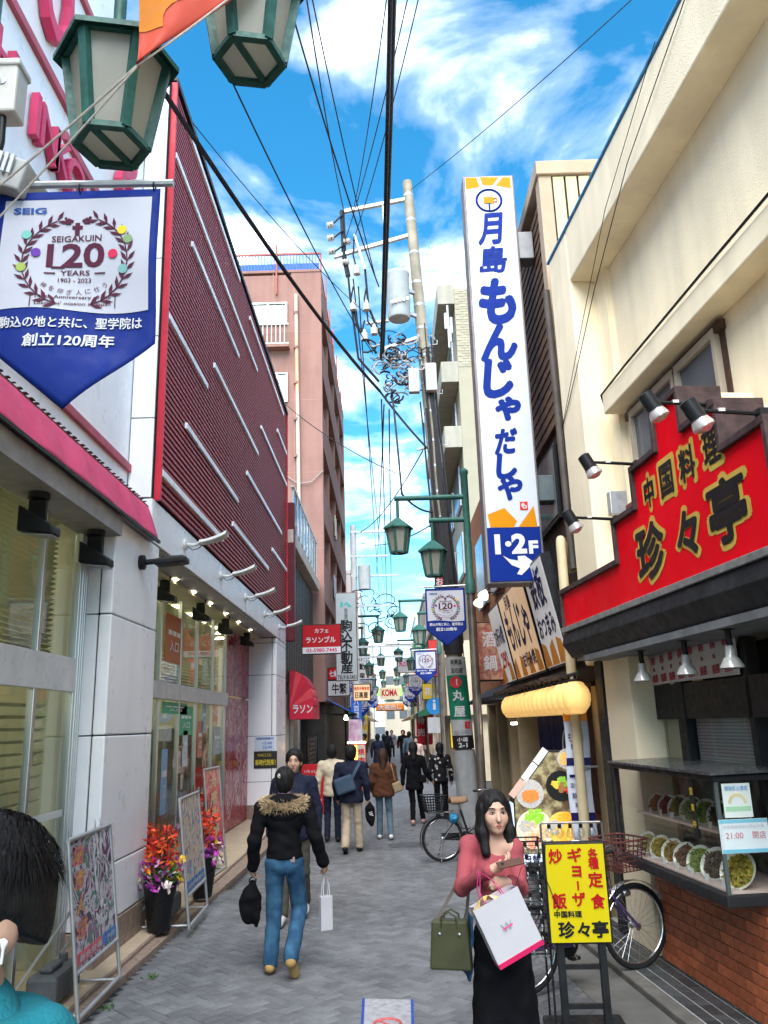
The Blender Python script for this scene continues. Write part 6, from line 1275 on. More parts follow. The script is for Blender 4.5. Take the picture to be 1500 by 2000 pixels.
def tank(lab, loc, rz):
    t = thing('water_weight', lab, 'weight', loc, rz, 'grey water weights on the poster stands'); q = MB(); q.box(-.27, .27, -.12, .12, 0, .2); q.build('body', TANK, t, world=False, bev=.035)
    MB().box(-.2, .05, -.05, .05, .2, .245).build('handle_block', TANK, t, world=False, bev=.02); MB().lathe([(.035, .2), (.035, .25), (.03, .255), (.001, .255)], (.18, 0, 0), 12).build('cap', TANK, t, world=False)
for (A, B, lab) in ((A1, B1, 'grey water weight on the feet of the nearest poster stand'), (A2, B2, 'grey water weight on the feet of the middle poster stand'), (A3, B3, 'grey water weight on the feet of the farthest poster stand')):
    d = (B-A).normalized(); n = Vector((-d.y, d.x, 0)); c = (A+B)/2+n*.36; tank(lab, (c.x, c.y, .13), math.atan2(d.y, d.x))
# flower planters
def leaf(q, p, d, l, w):
    d = d.normalized(); s_ = d.orthogonal().normalized(); s_ = (Matrix.Rotation(random.uniform(0, 6.28), 3, d) @ s_); q.poly([p, p+d*l*.5+s_*w, p+d*l, p+d*l*.5-s_*w])
def flower(q, p, r, rr):
    n = Vector((rr.uniform(-.2, 1), rr.uniform(-1, .2), rr.uniform(-.2, .8))).normalized(); x = n.orthogonal().normalized(); y = n.cross(x)
    for k in range(5):
        a = 2*math.pi*k/5+rr.random(); e = x*math.cos(a)+y*math.sin(a); f_ = x*math.cos(a+1.57)+y*math.sin(a+1.57); q.poly([p, p+e*r*.6+f_*r*.45+n*r*.15, p+e*r+n*r*.3, p+e*r*.6-f_*r*.45+n*r*.15])
def planter(lab, loc, pot_h=.42, kinds=('red', 'purple', 'yellow'), s=1.):
    t = thing('flower_planter', lab, 'planter', loc, random.uniform(0, 3), 'potted artificial flowers on the step'); rr = random.Random(int(loc[1]*100))
    MB().lathe([(.11, 0), (.115, .01), (.17, pot_h), (.175, pot_h+.01), (.155, pot_h), (.15, pot_h-.05)], (0, 0, 0), 20).build('pot', mat('black pot', (.015, .015, .017), .35, var=.2), t, world=False, smooth=40)
    spec_ = {'red': [((.68, .05, .03), .19, .40, 120), ((.72, .15, .03), .18, .42, 70)], 'purple': [((.50, .06, .42), .2, .17, 70), ((.70, .45, .65), .2, .14, 26)], 'yellow': [((.78, .52, .03), .19, .16, 24), ((.75, .66, .58), .2, .10, 26)]}
    q = MB()
    for k in range(110): p = Vector((rr.uniform(-.12, .12), rr.uniform(-.12, .12), pot_h+rr.uniform(-.02, .14))); leaf(q, p, Vector((rr.uniform(-1, 1), rr.uniform(-1, 1), rr.uniform(.2, 1))), .11, .016)
    q.build('green_leaves', mat('leaf green', (.06, .14, .03), .5, isl=.4), t, world=False, kind='stuff')
    for kd in kinds:
        for i, (c, R_, hh, n) in enumerate(spec_[kd]):
            q = MB()
            for k in range(n):
                a = rr.uniform(0, 6.28); r_ = R_*math.sqrt(rr.random())*s
                if kd == 'red': z = pot_h+.12+rr.random()*hh*s; p = Vector((r_*math.cos(a)*(1-.4*(z-pot_h)), r_*math.sin(a)*(1-.4*(z-pot_h)), z)); [leaf(q, p, Vector((rr.uniform(-1, 1), rr.uniform(-1, 1), rr.uniform(-.6, .8))), rr.uniform(.05, .09), .014) for _ in range(2)]
                else:
                    z = pot_h+rr.uniform(-.06, hh+.06); p = Vector((r_*math.cos(a)*1.15, r_*math.sin(a)*1.15, z)); flower(q, p, rr.uniform(.03, .05), rr)
            q.build('%s_blooms' % kd, mat('bloom %s %d' % (kd, i), c, .55, isl=.3, var=.1), t, world=False, kind='stuff')
    q = MB()
    for k in range(9): a = rr.uniform(0, 6.28); q.tube([(0, 0, pot_h-.05), (.06*math.cos(a), .06*math.sin(a), pot_h+.3), (.12*math.cos(a), .12*math.sin(a), pot_h+.65*s)], .005, 4)
    q.build('stems', mat('stem brown', (.08, .05, .03), .7), t, world=False, kind='stuff')
    return t
planter('black pot of red leaves and purple flowers beside the first white pillar', gz(310, 1818, .1), .45)
planter('black pot of red and purple flowers behind the middle poster stand', gz(395, 1752, .1), .45)
planter('black pot of red flowers behind the farthest poster stand', Vector((-3.0, 12.9, .1)), .5, ('red', 'purple'))
planter('black pot of red leaves against the glass by the middle stand', Vector((-3.12, 10.75, .1)), .4, ('red',), .8)
# weeds in the kerb joint
for i, (px, py) in enumerate(((293, 1912), (212, 1972))):
    p = gz(px, py, .0); q = MB(); rr = random.Random(i)
    for k in range(24): leaf(q, Vector((rr.uniform(-.05, .05), rr.uniform(-.05, .05), 0)), Vector((rr.uniform(-1, 1), rr.uniform(-1, 1), rr.uniform(.4, 1.2))), rr.uniform(.03, .06), .006)
    o = q.build('weed_tuft', MT['leaf green']); o.location = p; tag(o, 'small green weed in the kerb joint %s' % ['nearer the first planter', 'by the nearest poster stand'][i], 'weed')
# ------------------------------------------------------------------ yellow menu stand
YS = mat('menu yellow', (.60, .49, .004), .4, var=.05, sc=3); MRED = mat('menu red', (.42, .005, .008), .4, var=0)
ys = thing('menu_stand', 'yellow standing menu sign with red and black characters on a black frame', 'sign', (1.255, 6.12, 0), rad(-3))
W2 = .215; Z0, Z1 = .565, 1.215
MB().box(-W2, W2, -.03, .05, Z0, Z1).build('light_box', BLACKM, ys, world=False, bev=.008); MB().box(-W2+.014, W2-.014, -.036, -.029, Z0+.014, Z1-.014).build('yellow_face', YS, ys, world=False)
def ych(ch, fx, fy, w, h, mt_, nm): q = MB(); put_text(q, ch, (-W2+2*W2*fx, -.036, Z1-(Z1-Z0)*fy), X_, Z_, w=w, h=h, off=.035, lift=.003); q.build(nm, mt_, ys, world=False)
for ch, fx, fy, w, h in (('炒', .19, .135, .09, .09), ('飯', .20, .575, .095, .095), ('ギ', .50, .125, .095, .085), ('ョ', .51, .29, .06, .065), ('ザ', .51, .565, .085, .085), ('各', .79, .115, .065, .065), ('種', .79, .215, .068, .068), ('定', .80, .375, .095, .095), ('食', .81, .585, .09, .09)): ych(ch, fx, fy, w, h, MRED, 'red_character')
MB().box(.0, .013, -.0395, -.036, Z1-.65*.475, Z1-.65*.385).build('red_character', MRED, ys, world=False)
ych('中国料理', .32, .705, .185, .04, INKB, 'black_lettering')
for ch, fx in (('珍', .28), ('々', .55), ('亭', .81)): ych(ch, fx, .855, .105 if ch != '々' else .08, .10 if ch != '々' else .085, INKB, 'black_character')
for x in (-.14, .14): MB().box(x-.024, x+.024, -.02, .04, .06, Z0).build('leg', BLACKM, ys, world=False, bev=.004)
for z in (.18, .42): MB().box(-.115, .115, -.005, .02, z-.015, z+.015).build('rung', BLACKM, ys, world=False)
MB().box(-.27, .27, -.24, .26, .004, .055).build('foot_plate', BLACKM, ys, world=False, bev=.015)
for x in (-.14, .14): MB().lathe([(.02, 0), (.014, .03), (.001, .035)], (x, -.16, .055), 10).build('bolt', STEEL, ys, world=False)
MB().tube([(-W2, .01, Z1), (-W2, .01, Z1+.115), (-W2+.012, .01, Z1+.125), (W2-.012, .01, Z1+.125), (W2, .01, Z1+.115), (W2, .01, Z1)], .008, 6).build('top_rail', mat('grey wire', (.2, .2, .2), .4, m=.6), ys, world=False)
MB().tube([(-W2+.02, -.04, Z1+.02), (-W2+.0, -.045, 1.0), (-W2+.05, -.05, .86), (-W2+.08, -.048, .80), (-W2+.06, -.05, .78)], .003, 5).build('loose_wire', BLACKM, ys, world=False)
CLR = glass('clear bulb', (.88, .9, .9), .14, ior=1.35)
bk = thing('bulb_rack', 'black wire rack strung with clear glass bulbs beside the yellow menu sign', 'rack', (.97, 6.25, 0))
for x in (-.09, .08):
    for y in (-.1, .12): MB().tube([(x, y, .06), (x, y, 1.22)], .008, 6).build('upright', BLACKM, bk, world=False)
for z in (.5, .75, 1.0, 1.22): MB().tube([(-.09, -.1, z), (.08, -.1, z), (.08, .12, z), (-.09, .12, z)], .006, 5, closed=True).build('hoop', BLACKM, bk, world=False)
for k in range(24): MB().tube([(-.09, -.1+.0, .55+k*.028), (.08, -.1, .55+k*.028)], .002, 4).build('mesh_wire', BLACKM, bk, world=False)
bmsh = MB().lathe([(.012, .035), (.02, .028), (.032, .0), (.026, -.022), (.012, -.032), (.001, -.034)], (0, 0, 0), 12).mesh('glass_bulb', CLR, 60); csh = MB().lathe([(.013, .033), (.013, .06)], (0, 0, 0), 8).mesh('socket', BLACKM)
for k in range(9):
    for x in (-.045, .04):
        b = inst(bmsh, 'glass_bulb', bk, (x+random.uniform(-.01, .01), -.1+random.uniform(-.02, .02), .5+k*.082)); inst(csh, 'socket', b)
for k in range(5):
    b = inst(bmsh, 'glass_bulb', ys, (-.15+k*.075, .06, Z1+.05)); inst(csh, 'socket', b)
# ------------------------------------------------------------------ bicycles
CHR = mat('chrome', (.62, .62, .62), .2, m=.95, var=.1); SPK = mat('spoke steel', (.55, .55, .56), .3, m=.9)
def arc(cx, cz, r, a0, a1, n=14, y=0.): return [(cx+r*math.cos(rad(a0+(a1-a0)*k/n)), y, cz+r*math.sin(rad(a0+(a1-a0)*k/n))) for k in range(n+1)]
def bicycle(label, loc, rz, paint, basket, saddle, lean=0., bars=CHR, tilt=0.):
    t = thing('bicycle', label, 'bicycle', loc, rot=(lean, tilt, rz)); R_ = .33; FX = 1.10
    for cx, nm in ((0, 'rear_wheel'), (FX, 'front_wheel')):
        c = (cx, 0, R_); w = MB().ring(c, (0, 1, 0), R_-.02, .02, 40, 8).build(nm, RUBBER, t, world=False, smooth=60)
        MB().ring(c, (0, 1, 0), R_-.045, .011, 40, 6).build('rim', CHR, w, world=False, smooth=60)
        MB().lathe([(.018, -.045), (.03, -.04), (.016, -.02), (.016, .02), (.03, .04), (.018, .045)], c, 12, (0, 1, 0)).build('hub', CHR, w, world=False, smooth=40)
        q = MB()
        for k in range(28):
            a = 2*math.pi*k/28; b_ = a+(.35 if k % 2 else -.35); s_ = .03 if (k//2) % 2 else -.03; q.tube([(cx+.028*math.cos(b_), s_, R_+.028*math.sin(b_)), (cx+(R_-.05)*math.cos(a), 0, R_+(R_-.05)*math.sin(a))], .0014, 3, cap=False)
        q.build('spokes', SPK, w, world=False, kind='stuff')
        q = MB(); rf = R_+.022; a0, a1 = (20, 205) if cx == 0 else (15, 165)
        for (u0, u1) in ((-.03, -.012), (-.012, .012), (.012, .03)):
            p = arc(cx, R_, rf, a0, a1); q.sheet(lambda u, v, p=p, u0=u0, u1=u1: Vector(p[round(u*14)])+Vector((0, u0+(u1-u0)*v, 0)), 14, 1)
        q.build('mudguard', CHR if basket == 'front' else BLACKM, t, world=False, smooth=60, solid=.003)
    HT, HB, BB, ST = Vector((.83, 0, .80)), Vector((.875, 0, .62)), Vector((.44, 0, .29)), Vector((.30, 0, .74))
    for nm, pts_, r_ in (('head_tube', [HB, HT], .02), ('down_tube', [HB+Z_*.02, (.72, 0, .46), BB], .022), ('upper_tube', [HB+Z_*.12, (.7, 0, .6), (.42, 0, .42)], .018), ('seat_tube', [BB, ST], .018)): MB().tube(pts_, r_, 10).build(nm, paint, t, world=False, smooth=60)
    for sg in (1, -1):
        MB().tube([BB+Y_*sg*.02, (0, sg*.055, R_)], .011, 6).build('chain_stay', paint, t, world=False); MB().tube([ST-Z_*.08+Y_*sg*.02, (0, sg*.055, R_)], .009, 6).build('seat_stay', paint, t, world=False)
        MB().tube([HB+Vector((0, sg*.03, -.02)), (.95, sg*.05, .5), (FX, sg*.05, R_)], .012, 8).build('fork_leg', paint if basket == 'front' else CHR, t, world=False, smooth=60)
        MB().tube([HT+Z_*.14, HT+Vector((.02, sg*.12, .2)), HT+Vector((-.06, sg*.27, .2)), HT+Vector((-.2, sg*.29, .18))], .011, 8).build('handlebar', bars, t, world=False, smooth=60)
        MB().tube([HT+Vector((-.1, sg*.285, .19)), HT+Vector((-.23, sg*.29, .178))], .017, 8).build('grip', RUBBER, t, world=False)
        MB().tube([HT+Vector((-.02, sg*.25, .2)), HT+Vector((.0, sg*.27, .15)), HT+Vector((-.12, sg*.3, .14))], .005, 5).build('brake_lever', CHR, t, world=False)
        MB().tube([HT+Vector((.02, sg*.12, .19)), HT+Vector((.12, sg*.08, .02)), HB+Vector((.05, sg*.02, -.02))], .004, 5).build('brake_cable', BLACKM, t, world=False)
        MB().tube([BB+Vector((0, sg*.05, 0)), BB+Vector((sg*.09, sg*.06, -sg*.13))], .009, 6).build('crank', CHR, t, world=False); MB().box(BB.x+sg*.09-.04, BB.x+sg*.09+.04, sg*.07-.0 if sg > 0 else -.14, sg*.07+.07 if sg > 0 else -.07, BB.z-sg*.13-.012, BB.z-sg*.13+.012).build('pedal', RUBBER, t, world=False)
    MB().tube([HT, HT+Z_*.16], .012, 8).build('stem', CHR, t, world=False); MB().tube([ST, ST+Vector((-.04, 0, .12))], .013, 8).build('seat_post', CHR, t, world=False)
    q = MB(); q.sheet(lambda u, v: (.14+.27*u, (v-.5)*2*(.105*(1-u)**.8+.022), ST.z+.155+.02*math.cos((v-.5)*3)-.05*abs(v-.5)**2*4-.01*math.sin(u*3.1)), 10, 8); q.build('saddle', saddle, t, world=False, smooth=60, solid=.05)
    q = MB(); q.lathe([(.1, -.01), (.1, .01)], (BB.x, .045, BB.z), 20, (0, 1, 0)); q.bar((BB.x, .045, BB.z+.06), (0, .045, R_+.03), .02, .09); q.build('chain_case', BLACKM, t, world=False, kind='stuff')
    for sg in (1, -1): MB().tube([(0, sg*.06, R_), (-.06, sg*.12, .01), (-.06, sg*.04, .005)], .009, 6).build('stand_leg', CHR, t, world=False)
    q = MB()
    for y in (-.06, .06): q.tube([(.22, y, .715), (-.2, y, .705)], .006, 5)
    for x in (.1, -.05, -.2): q.tube([(x, -.06, .708), (x, .06, .708)], .005, 5)
    q.build('rear_rack', CHR, t, world=False, kind='stuff')
    bc = Vector((1.03, 0, .78)) if basket == 'front' else Vector((-.12, 0, .725)); hb = .24; a0, b0, a1, b1 = (.12, .15, .17, .20); bm = mat('basket brown', (.13, .04, .035), .5, var=.25) if basket == 'front' else BLACKM
    bk_ = thing if False else None; q = MB()
    def rr_(h): f = h/hb; a, b = a0+(a1-a0)*f, b0+(b1-b0)*f; return [bc+Vector((a*max(-1, min(1, 1.35*math.cos(2*math.pi*k/28))), b*max(-1, min(1, 1.35*math.sin(2*math.pi*k/28))), h)) for k in range(28)]
    lv = [rr_(hb*i/6) for i in range(7)]
    for i, l in enumerate(lv): q.tube(l, .009 if i == 6 else .005, 5, closed=True)
    for k in range(28): q.tube([lv[0][k], lv[6][k]], .0042, 4, cap=False)
    for k in range(1, 14): q.tube([lv[0][k], lv[0][28-k]], .0028, 4, cap=False)
    q.build('basket', bm, t, world=False, kind='stuff')
    MB().lathe([(.02, 0), (.028, .02), (.024, .06), (.02, .065)], HB+Vector((.1, -.05, -.02)), 12, (1, 0, 0)).build('lamp', CHR, t, world=False, smooth=40)
    return t
PUR = mat('purple bike paint', (.10, .065, .19), .3, m=.4, coat=.5, var=.1); BKP = mat('black bike paint', (.02, .02, .025), .3, coat=.4)
a, b = Vector((.99, 6.95, .005)), Vector((2.02, 7.42, .055)); bicycle('purple bicycle with a brown front basket behind the yellow menu sign', a, math.atan2(b.y-a.y, b.x-a.x), PUR, 'front', RUBBER, tilt=-math.atan2(.04, 1.1))
bicycle('dark bicycle with a black rear basket and tan saddle in the street', (.745, 13.32, 0), rad(10), BKP, 'rear', mat('tan saddle', (.32, .2, .12), .6))
q = MB(); rr = random.Random(2); c = Vector((.93, 13.33, .62))
t = thing('blue_cover', 'crumpled bright blue cover tied on the dark bicycle', 'cover', c)
q.lathe([(.01, -.08), (.06, -.06), (.085, 0), (.05, .05), (.01, .07)], (0, 0, 0), 12); q.v = [tuple(Vector(p)*(1+rr.uniform(-.2, .2))) for p in q.v]; q.build('bundle', mat('bright blue plastic', (.04, .28, .5), .4, var=.3, sc=20), t, world=False, smooth=60)
MB().ring((0, 0, .02), (0, .2, 1), .06, .006, 14, 5).build('tie', BLACKM, t, world=False)
# ------------------------------------------------------------------ people: bodies grown from smooth distance fields
def V3(*a): return np.array(a, float)
def sdf_mesh(prims, res, cut=(), wr=0., wf=(9., 9., 22.), seed=0.):
    """prims: ('c', a, b, ra, rb, k) tapered capsule or ('e', c, r, k) ellipsoid or ('-e', c, r, k) carved; cut: (point, normal) keeps the side against the normal"""
    lo = np.full(3, 1e9); hi = -lo
    for p in prims:
        if p[0] == 'c': q = [np.minimum(p[1]-p[3], p[2]-p[4]), np.maximum(p[1]+p[3], p[2]+p[4])]
        elif p[0] == 'e': q = [p[1]-p[2], p[1]+p[2]]
        else: continue
        lo = np.minimum(lo, q[0]); hi = np.maximum(hi, q[1])
    lo -= res*4; hi += res*4; n = np.ceil((hi-lo)/res).astype(int)+1
    ax = [lo[i]+res*np.arange(n[i]) for i in range(3)]; D = np.full(n, .3, np.float32)
    for p in prims:
        if p[0] == 'cut':
            D = np.maximum(D, ((ax[0][:, None, None]-p[1][0])*p[2][0]+(ax[1][None, :, None]-p[1][1])*p[2][1]+(ax[2][None, None, :]-p[1][2])*p[2][2]).astype(np.float32)); continue
        k = p[-1]; mg = k+res*3
        if p[0] == 'c': a0, a1 = np.minimum(p[1]-p[3], p[2]-p[4])-mg, np.maximum(p[1]+p[3], p[2]+p[4])+mg
        else: a0, a1 = p[1]-p[2]-mg, p[1]+p[2]+mg
        i0 = np.clip(((a0-lo)/res).astype(int), 0, n-1); i1 = np.clip(((a1-lo)/res).astype(int)+2, 1, n); sl = tuple(slice(i0[i], i1[i]) for i in range(3))
        X = ax[0][sl[0]][:, None, None]; Y = ax[1][sl[1]][None, :, None]; Z = ax[2][sl[2]][None, None, :]
        if p[0] == 'c':
            a, b = p[1], p[2]; ba = b-a; L2 = max(1e-9, ba@ba); h = np.clip(((X-a[0])*ba[0]+(Y-a[1])*ba[1]+(Z-a[2])*ba[2])/L2, 0, 1)
            d = np.sqrt((X-a[0]-h*ba[0])**2+(Y-a[1]-h*ba[1])**2+(Z-a[2]-h*ba[2])**2)-(p[3]+(p[4]-p[3])*h)
        else:
            c, r = p[1], p[2]; k0 = np.sqrt(((X-c[0])/r[0])**2+((Y-c[1])/r[1])**2+((Z-c[2])/r[2])**2); k1 = np.sqrt(((X-c[0])/r[0]**2)**2+((Y-c[1])/r[1]**2)**2+((Z-c[2])/r[2]**2)**2)+1e-9; d = k0*(k0-1)/k1
        S = D[sl]
        if p[0] == '-e': h = np.clip(.5-.5*(S+d)/k, 0, 1); D[sl] = S+(-d-S)*h+k*h*(1-h)
        else: h = np.clip(.5+.5*(S-d)/k, 0, 1); D[sl] = S+(d-S)*h-k*h*(1-h)
    X, Y, Z = ax[0][:, None, None], ax[1][None, :, None], ax[2][None, None, :]
    if wr: D = D+(wr*(np.sin(X*wf[0]*3+2*np.sin(Z*wf[2])+seed)*np.sin(Z*wf[2]+3*np.sin(Y*wf[1]+X*5)+seed*2)+.5*np.sin(Z*wf[2]*2.3+X*31+seed)*np.sin(Y*27+Z*11))).astype(np.float32)
    for (c, nn) in cut: D = np.maximum(D, ((X-c[0])*nn[0]+(Y-c[1])*nn[1]+(Z-c[2])*nn[2]).astype(np.float32))
    s = D < 0; C = [(i, j, k) for i in (0, 1) for j in (0, 1) for k in (0, 1)]
    def cs(A, o): return A[o[0]:A.shape[0]-1+o[0], o[1]:A.shape[1]-1+o[1], o[2]:A.shape[2]-1+o[2]]
    cnt = sum(cs(s, o).astype(np.int8) for o in C); cell = np.argwhere((cnt > 0) & (cnt < 8)); idx = -np.ones(np.array(s.shape)-1, np.int32); idx[tuple(cell.T)] = np.arange(len(cell))
    acc = np.zeros((len(cell), 3)); num = np.zeros(len(cell))
    for a in C:
        for d in range(3):
            if a[d]: continue
            b = list(a); b[d] = 1; va = D[tuple((cell+a).T)]; vb = D[tuple((cell+b).T)]; m = (va < 0) != (vb < 0); t = np.where(m, va/(va-vb+1e-12), 0); P = cell+np.array(a, float); P[:, d] += t; acc[m] += P[m]; num += m
    vts = lo+res*(acc/num[:, None]); F = []
    for d in range(3):
        e, f = (d+1) % 3, (d+2) % 3; A = [slice(1, -1)]*3; A[d] = slice(0, -1); B = list(A); B[d] = slice(1, None); sa, sb = s[tuple(A)], s[tuple(B)]
        for flag in (0, 1):
            g = np.argwhere(sa & ~sb if flag == 0 else ~sa & sb)
            if not len(g): continue
            g = g+1; g[:, d] -= 1
            def at(de, df): q = g.copy(); q[:, e] -= de; q[:, f] -= df; return idx[tuple(q.T)]
            qd = np.stack([at(1, 1), at(0, 1), at(0, 0), at(1, 0)], 1); F.append(qd if flag == 0 else qd[:, ::-1])
    F = np.concatenate(F); F = F[(F >= 0).all(1)]
    return vts, F
def np_obj(name, vf, mt, parent):
    v, f = vf; me = bpy.data.meshes.new(name); me.vertices.add(len(v)); me.vertices.foreach_set('co', v.ravel()); me.loops.add(f.size); me.loops.foreach_set('vertex_index', f.ravel().astype(np.int32)); me.polygons.add(len(f)); me.polygons.foreach_set('loop_start', np.arange(0, f.size, 4, dtype=np.int32)); me.polygons.foreach_set('use_smooth', np.ones(len(f), bool)); me.materials.append(mt); me.update(calc_edges=True); me.validate()
    o = link(name, me, parent); return o
SKIN = mat('skin', (.46, .275, .195), .5, var=.06, sc=9, spec=.4); HAIRB = mat('black hair', (.008, .0075, .0075), .5, var=.3, sc=30, spec=.25, bump=.35, bmap=(260, 260, 9))
def unit(v): return v/np.linalg.norm(v)
def hand_prims(w, d, pn, curl, sp=1., th=1):
    """palm and five fingers from wrist w along d; pn palm side; curl in radians per joint"""
    d = unit(d); pn = unit(pn-d*(pn@d)); sd_ = np.cross(d, pn)*th; P = [('c', w, w+d*.05, .023, .028, .012), ('c', w+d*.05+sd_*.014, w+d*.085+sd_*.018, .016, .013, .01), ('c', w+d*.05-sd_*.014, w+d*.082-sd_*.022, .016, .012, .01)]
    for i, (o, l) in enumerate(((.026, .068), (.009, .076), (-.009, .070), (-.026, .056))):
        p = w+d*(.083 if abs(o) < .02 else .078)+sd_*o; dd = d.copy(); a = 0
        for j, f in enumerate((.45, .32, .25)):
            a += curl*(.8 if j == 0 else 1.); e = d*math.cos(a)+pn*math.sin(a); q = p+e*l*f; P.append(('c', p, q, .0092-.0008*j, .0086-.0008*j, .003)); p = q
    p = w+d*.02+sd_*.026; q = p+(d*.6+sd_*.55+pn*.45)*.042; P.append(('c', p, q, .012, .0105, .008)); P.append(('c', q, q+(d*.7+pn*.6-sd_*.1)*.034, .0100, .0085, .003))
    return P
def person(label, loc, rz, H=1.70, res=.011, pose=None, cloth=None, hair='short', build=1., hands=True, group=None, skin=None, face=False, head_turn=0., wr=.004):
    """faces local +y; clothing: list of (name, material, spec)"""
    t = thing('person', label, 'person', loc, rz, group); J = dict(head=V3(0, .012, .928*H), neck=V3(0, -.01, .84*H), chest=V3(0, 0, .73*H), waist=V3(0, 0, .61*H), hip=V3(0, 0, .535*H))
    for s_, sg in (('R', 1), ('L', -1)):
        J['sh'+s_] = V3(sg*.106*H*build, -.005, .795*H); J['el'+s_] = V3(sg*.145*H*build, -.02, .64*H); J['wr'+s_] = V3(sg*.15*H*build, .03, .49*H); J['th'+s_] = V3(sg*.052*H, 0, .52*H); J['kn'+s_] = V3(sg*.056*H, .02, .285*H); J['an'+s_] = V3(sg*.056*H, -.02, .045*H)
        J['toe'+s_] = None
    for k, v in (pose or {}).items(): J[k] = V3(*v)
    h = H/1.7; b = build; hd = J['head']; hb0 = h; hs0 = h*1.06
    sk = skin or SKIN
    core = [('c', J['hip'], J['waist'], .085*h, .08*h, .05), ('c', J['waist'], J['chest'], .08*h, .095*h, .05), ('c', J['shL'], J['shR'], .045*h, .045*h, .05), ('c', J['chest'], J['neck'], .07*h, .05*h, .04), ('c', J['neck'], hd+V3(0, -.01, -.06*h), .05*h, .046*h, .02)]
    hdp = [('e', hd+V3(0, -.012, .02)*hs0, V3(.074, .094, .092)*hs0, .02), ('e', hd+V3(0, .028, -.035)*hs0, V3(.058, .062, .078)*hs0, .03), ('e', hd+V3(0, .062, -.085)*hs0, V3(.028, .024, .022)*hs0, .02), ('c', hd+V3(0, .086, .005)*hs0, hd+V3(0, .104, -.03)*hs0, .008*hs0, .0125*hs0, .012), ('e', hd+V3(.072, -.01, -.02)*hs0, V3(.011, .022, .033)*hs0, .008), ('e', hd+V3(-.072, -.01, -.02)*hs0, V3(.011, .022, .033)*hs0, .008), ('e', hd+V3(.036, .064, -.028)*hs0, V3(.022, .014, .022)*hs0, .03), ('e', hd+V3(-.036, .064, -.028)*hs0, V3(.022, .014, .022)*hs0, .03), ('e', hd+V3(0, .083, -.062)*hs0, V3(.024, .009, .011)*hs0, .008), ('e', hd+V3(0, .074, .03)*hs0, V3(.045, .014, .012)*hs0, .012), ('-e', hd+V3(.031, .093, .004)*hs0, V3(.017, .012, .011)*hs0, .01), ('-e', hd+V3(-.031, .093, .004)*hs0, V3(.017, .012, .011)*hs0, .01)]
    if head_turn:
        hc, hs_ = math.cos(head_turn), math.sin(head_turn)
        def rot(p): q = p-hd; return hd+V3(q[0]*hc-q[1]*hs_, q[0]*hs_+q[1]*hc, q[2])
        hdp = [(p[0], rot(p[1]), rot(p[2]), *p[3:]) if p[0] == 'c' else (p[0], rot(p[1]), *p[2:]) for p in hdp]
    limbs = []
    for s_, sg in (('R', 1), ('L', -1)):
        limbs += [('c', J['sh'+s_], J['el'+s_], .040*h, .034*h, .02), ('c', J['el'+s_], J['wr'+s_], .034*h, .022*h, .012), ('c', J['th'+s_], J['kn'+s_], .065*h, .048*h, .03), ('c', J['kn'+s_], J['an'+s_], .046*h, .03*h, .015)]
        ft = J['toe'+s_] if J['toe'+s_] is not None else J['an'+s_]+V3(sg*.015, .15, -.045)*h
        J['toe'+s_] = ft; limbs.append(('c', J['an'+s_]+V3(0, -.02, -.03)*h, ft, .03*h, .024*h, .015))
        if hands:
            d = unit(J['wr'+s_]-J['el'+s_]); d = unit(J.get('hd'+s_, d)); limbs += hand_prims(J['wr'+s_], d, J.get('pn'+s_, V3(-sg, .3, 0)), J.get('curl'+s_, V3(.5))[0], th=J.get('thumb'+s_, V3(sg))[0])
    o = np_obj('body', sdf_mesh(core+hdp+limbs, res), sk, t)
    for (nm, mt, kind, arg) in cloth or ():
        a = dict(arg or {}); rs = a.get('res', res); cut = []; P = []; w_ = a.get('wr', wr)
        if kind == 'top':
            f = a.get('fat', 1.); zh = a.get('hem', .50)*H; sl = a.get('sleeve', 1.); fl = a.get('flare', 0.)
            lowp = V3(J['hip'][0], J['hip'][1], min(zh+.06, J['hip'][2]))
            P = [('c', J['chest']+V3(.05*h*b, 0, .02), J['chest']-V3(.05*h*b, 0, -.02), .105*h*f, .105*h*f, .06), ('c', J['neck']-V3(0, 0, .015*h), J['shR']+V3(-.03, 0, .0), .058*h, .052*h*f, .04), ('c', J['neck']-V3(0, 0, .015*h), J['shL']+V3(.03, 0, .0), .058*h, .052*h*f, .04), ('c', J['chest'], J['waist'], .115*h*f, (.108+fl*.3)*h*f, .07), ('c', J['waist']+V3(.03*b, 0, 0), lowp+V3(.04*b, 0, 0), (.10+fl*.3)*h*f, (.108+fl)*h*f, .06), ('c', J['waist']-V3(.03*b, 0, 0), lowp-V3(.04*b, 0, 0), (.10+fl*.3)*h*f, (.108+fl)*h*f, .06), ('c', J['shL'], J['shR'], .058*h*f, .058*h*f, .05), ('c', J['neck']-V3(0, 0, .05*h), J['neck']+V3(0, 0, a.get('collar', -.0)), .075*h, .062*h, .03)]
            P.append(('cut', V3(0, 0, zh), V3(0, 0, -1)))
            scoop = a.get('scoop')
            for s_ in 'RL':
                we = J['el'+s_]+(J['wr'+s_]-J['el'+s_])*sl*.97; P += [('c', J['sh'+s_], J['el'+s_], .060*h*f, .052*h*f, .03), ('c', J['el'+s_], we, .052*h*f, a.get('cuff', .037)*h*f, .02)]
            if scoop: P.append(('-e', J['neck']+V3(0, .075, .005), V3(.085, .085, scoop), .012))
        elif kind == 'legs':
            f = a.get('fat', 1.); P = [('c', J['hip']+V3(.035, -.01, .02), J['hip']+V3(-.035, -.01, .02), .098*h*f, .098*h*f, .05), ('e', J['hip']+V3(.045, -.045, -.03)*h, V3(.075, .075, .085)*h, .04), ('e', J['hip']+V3(-.045, -.045, -.03)*h, V3(.075, .075, .085)*h, .04)]
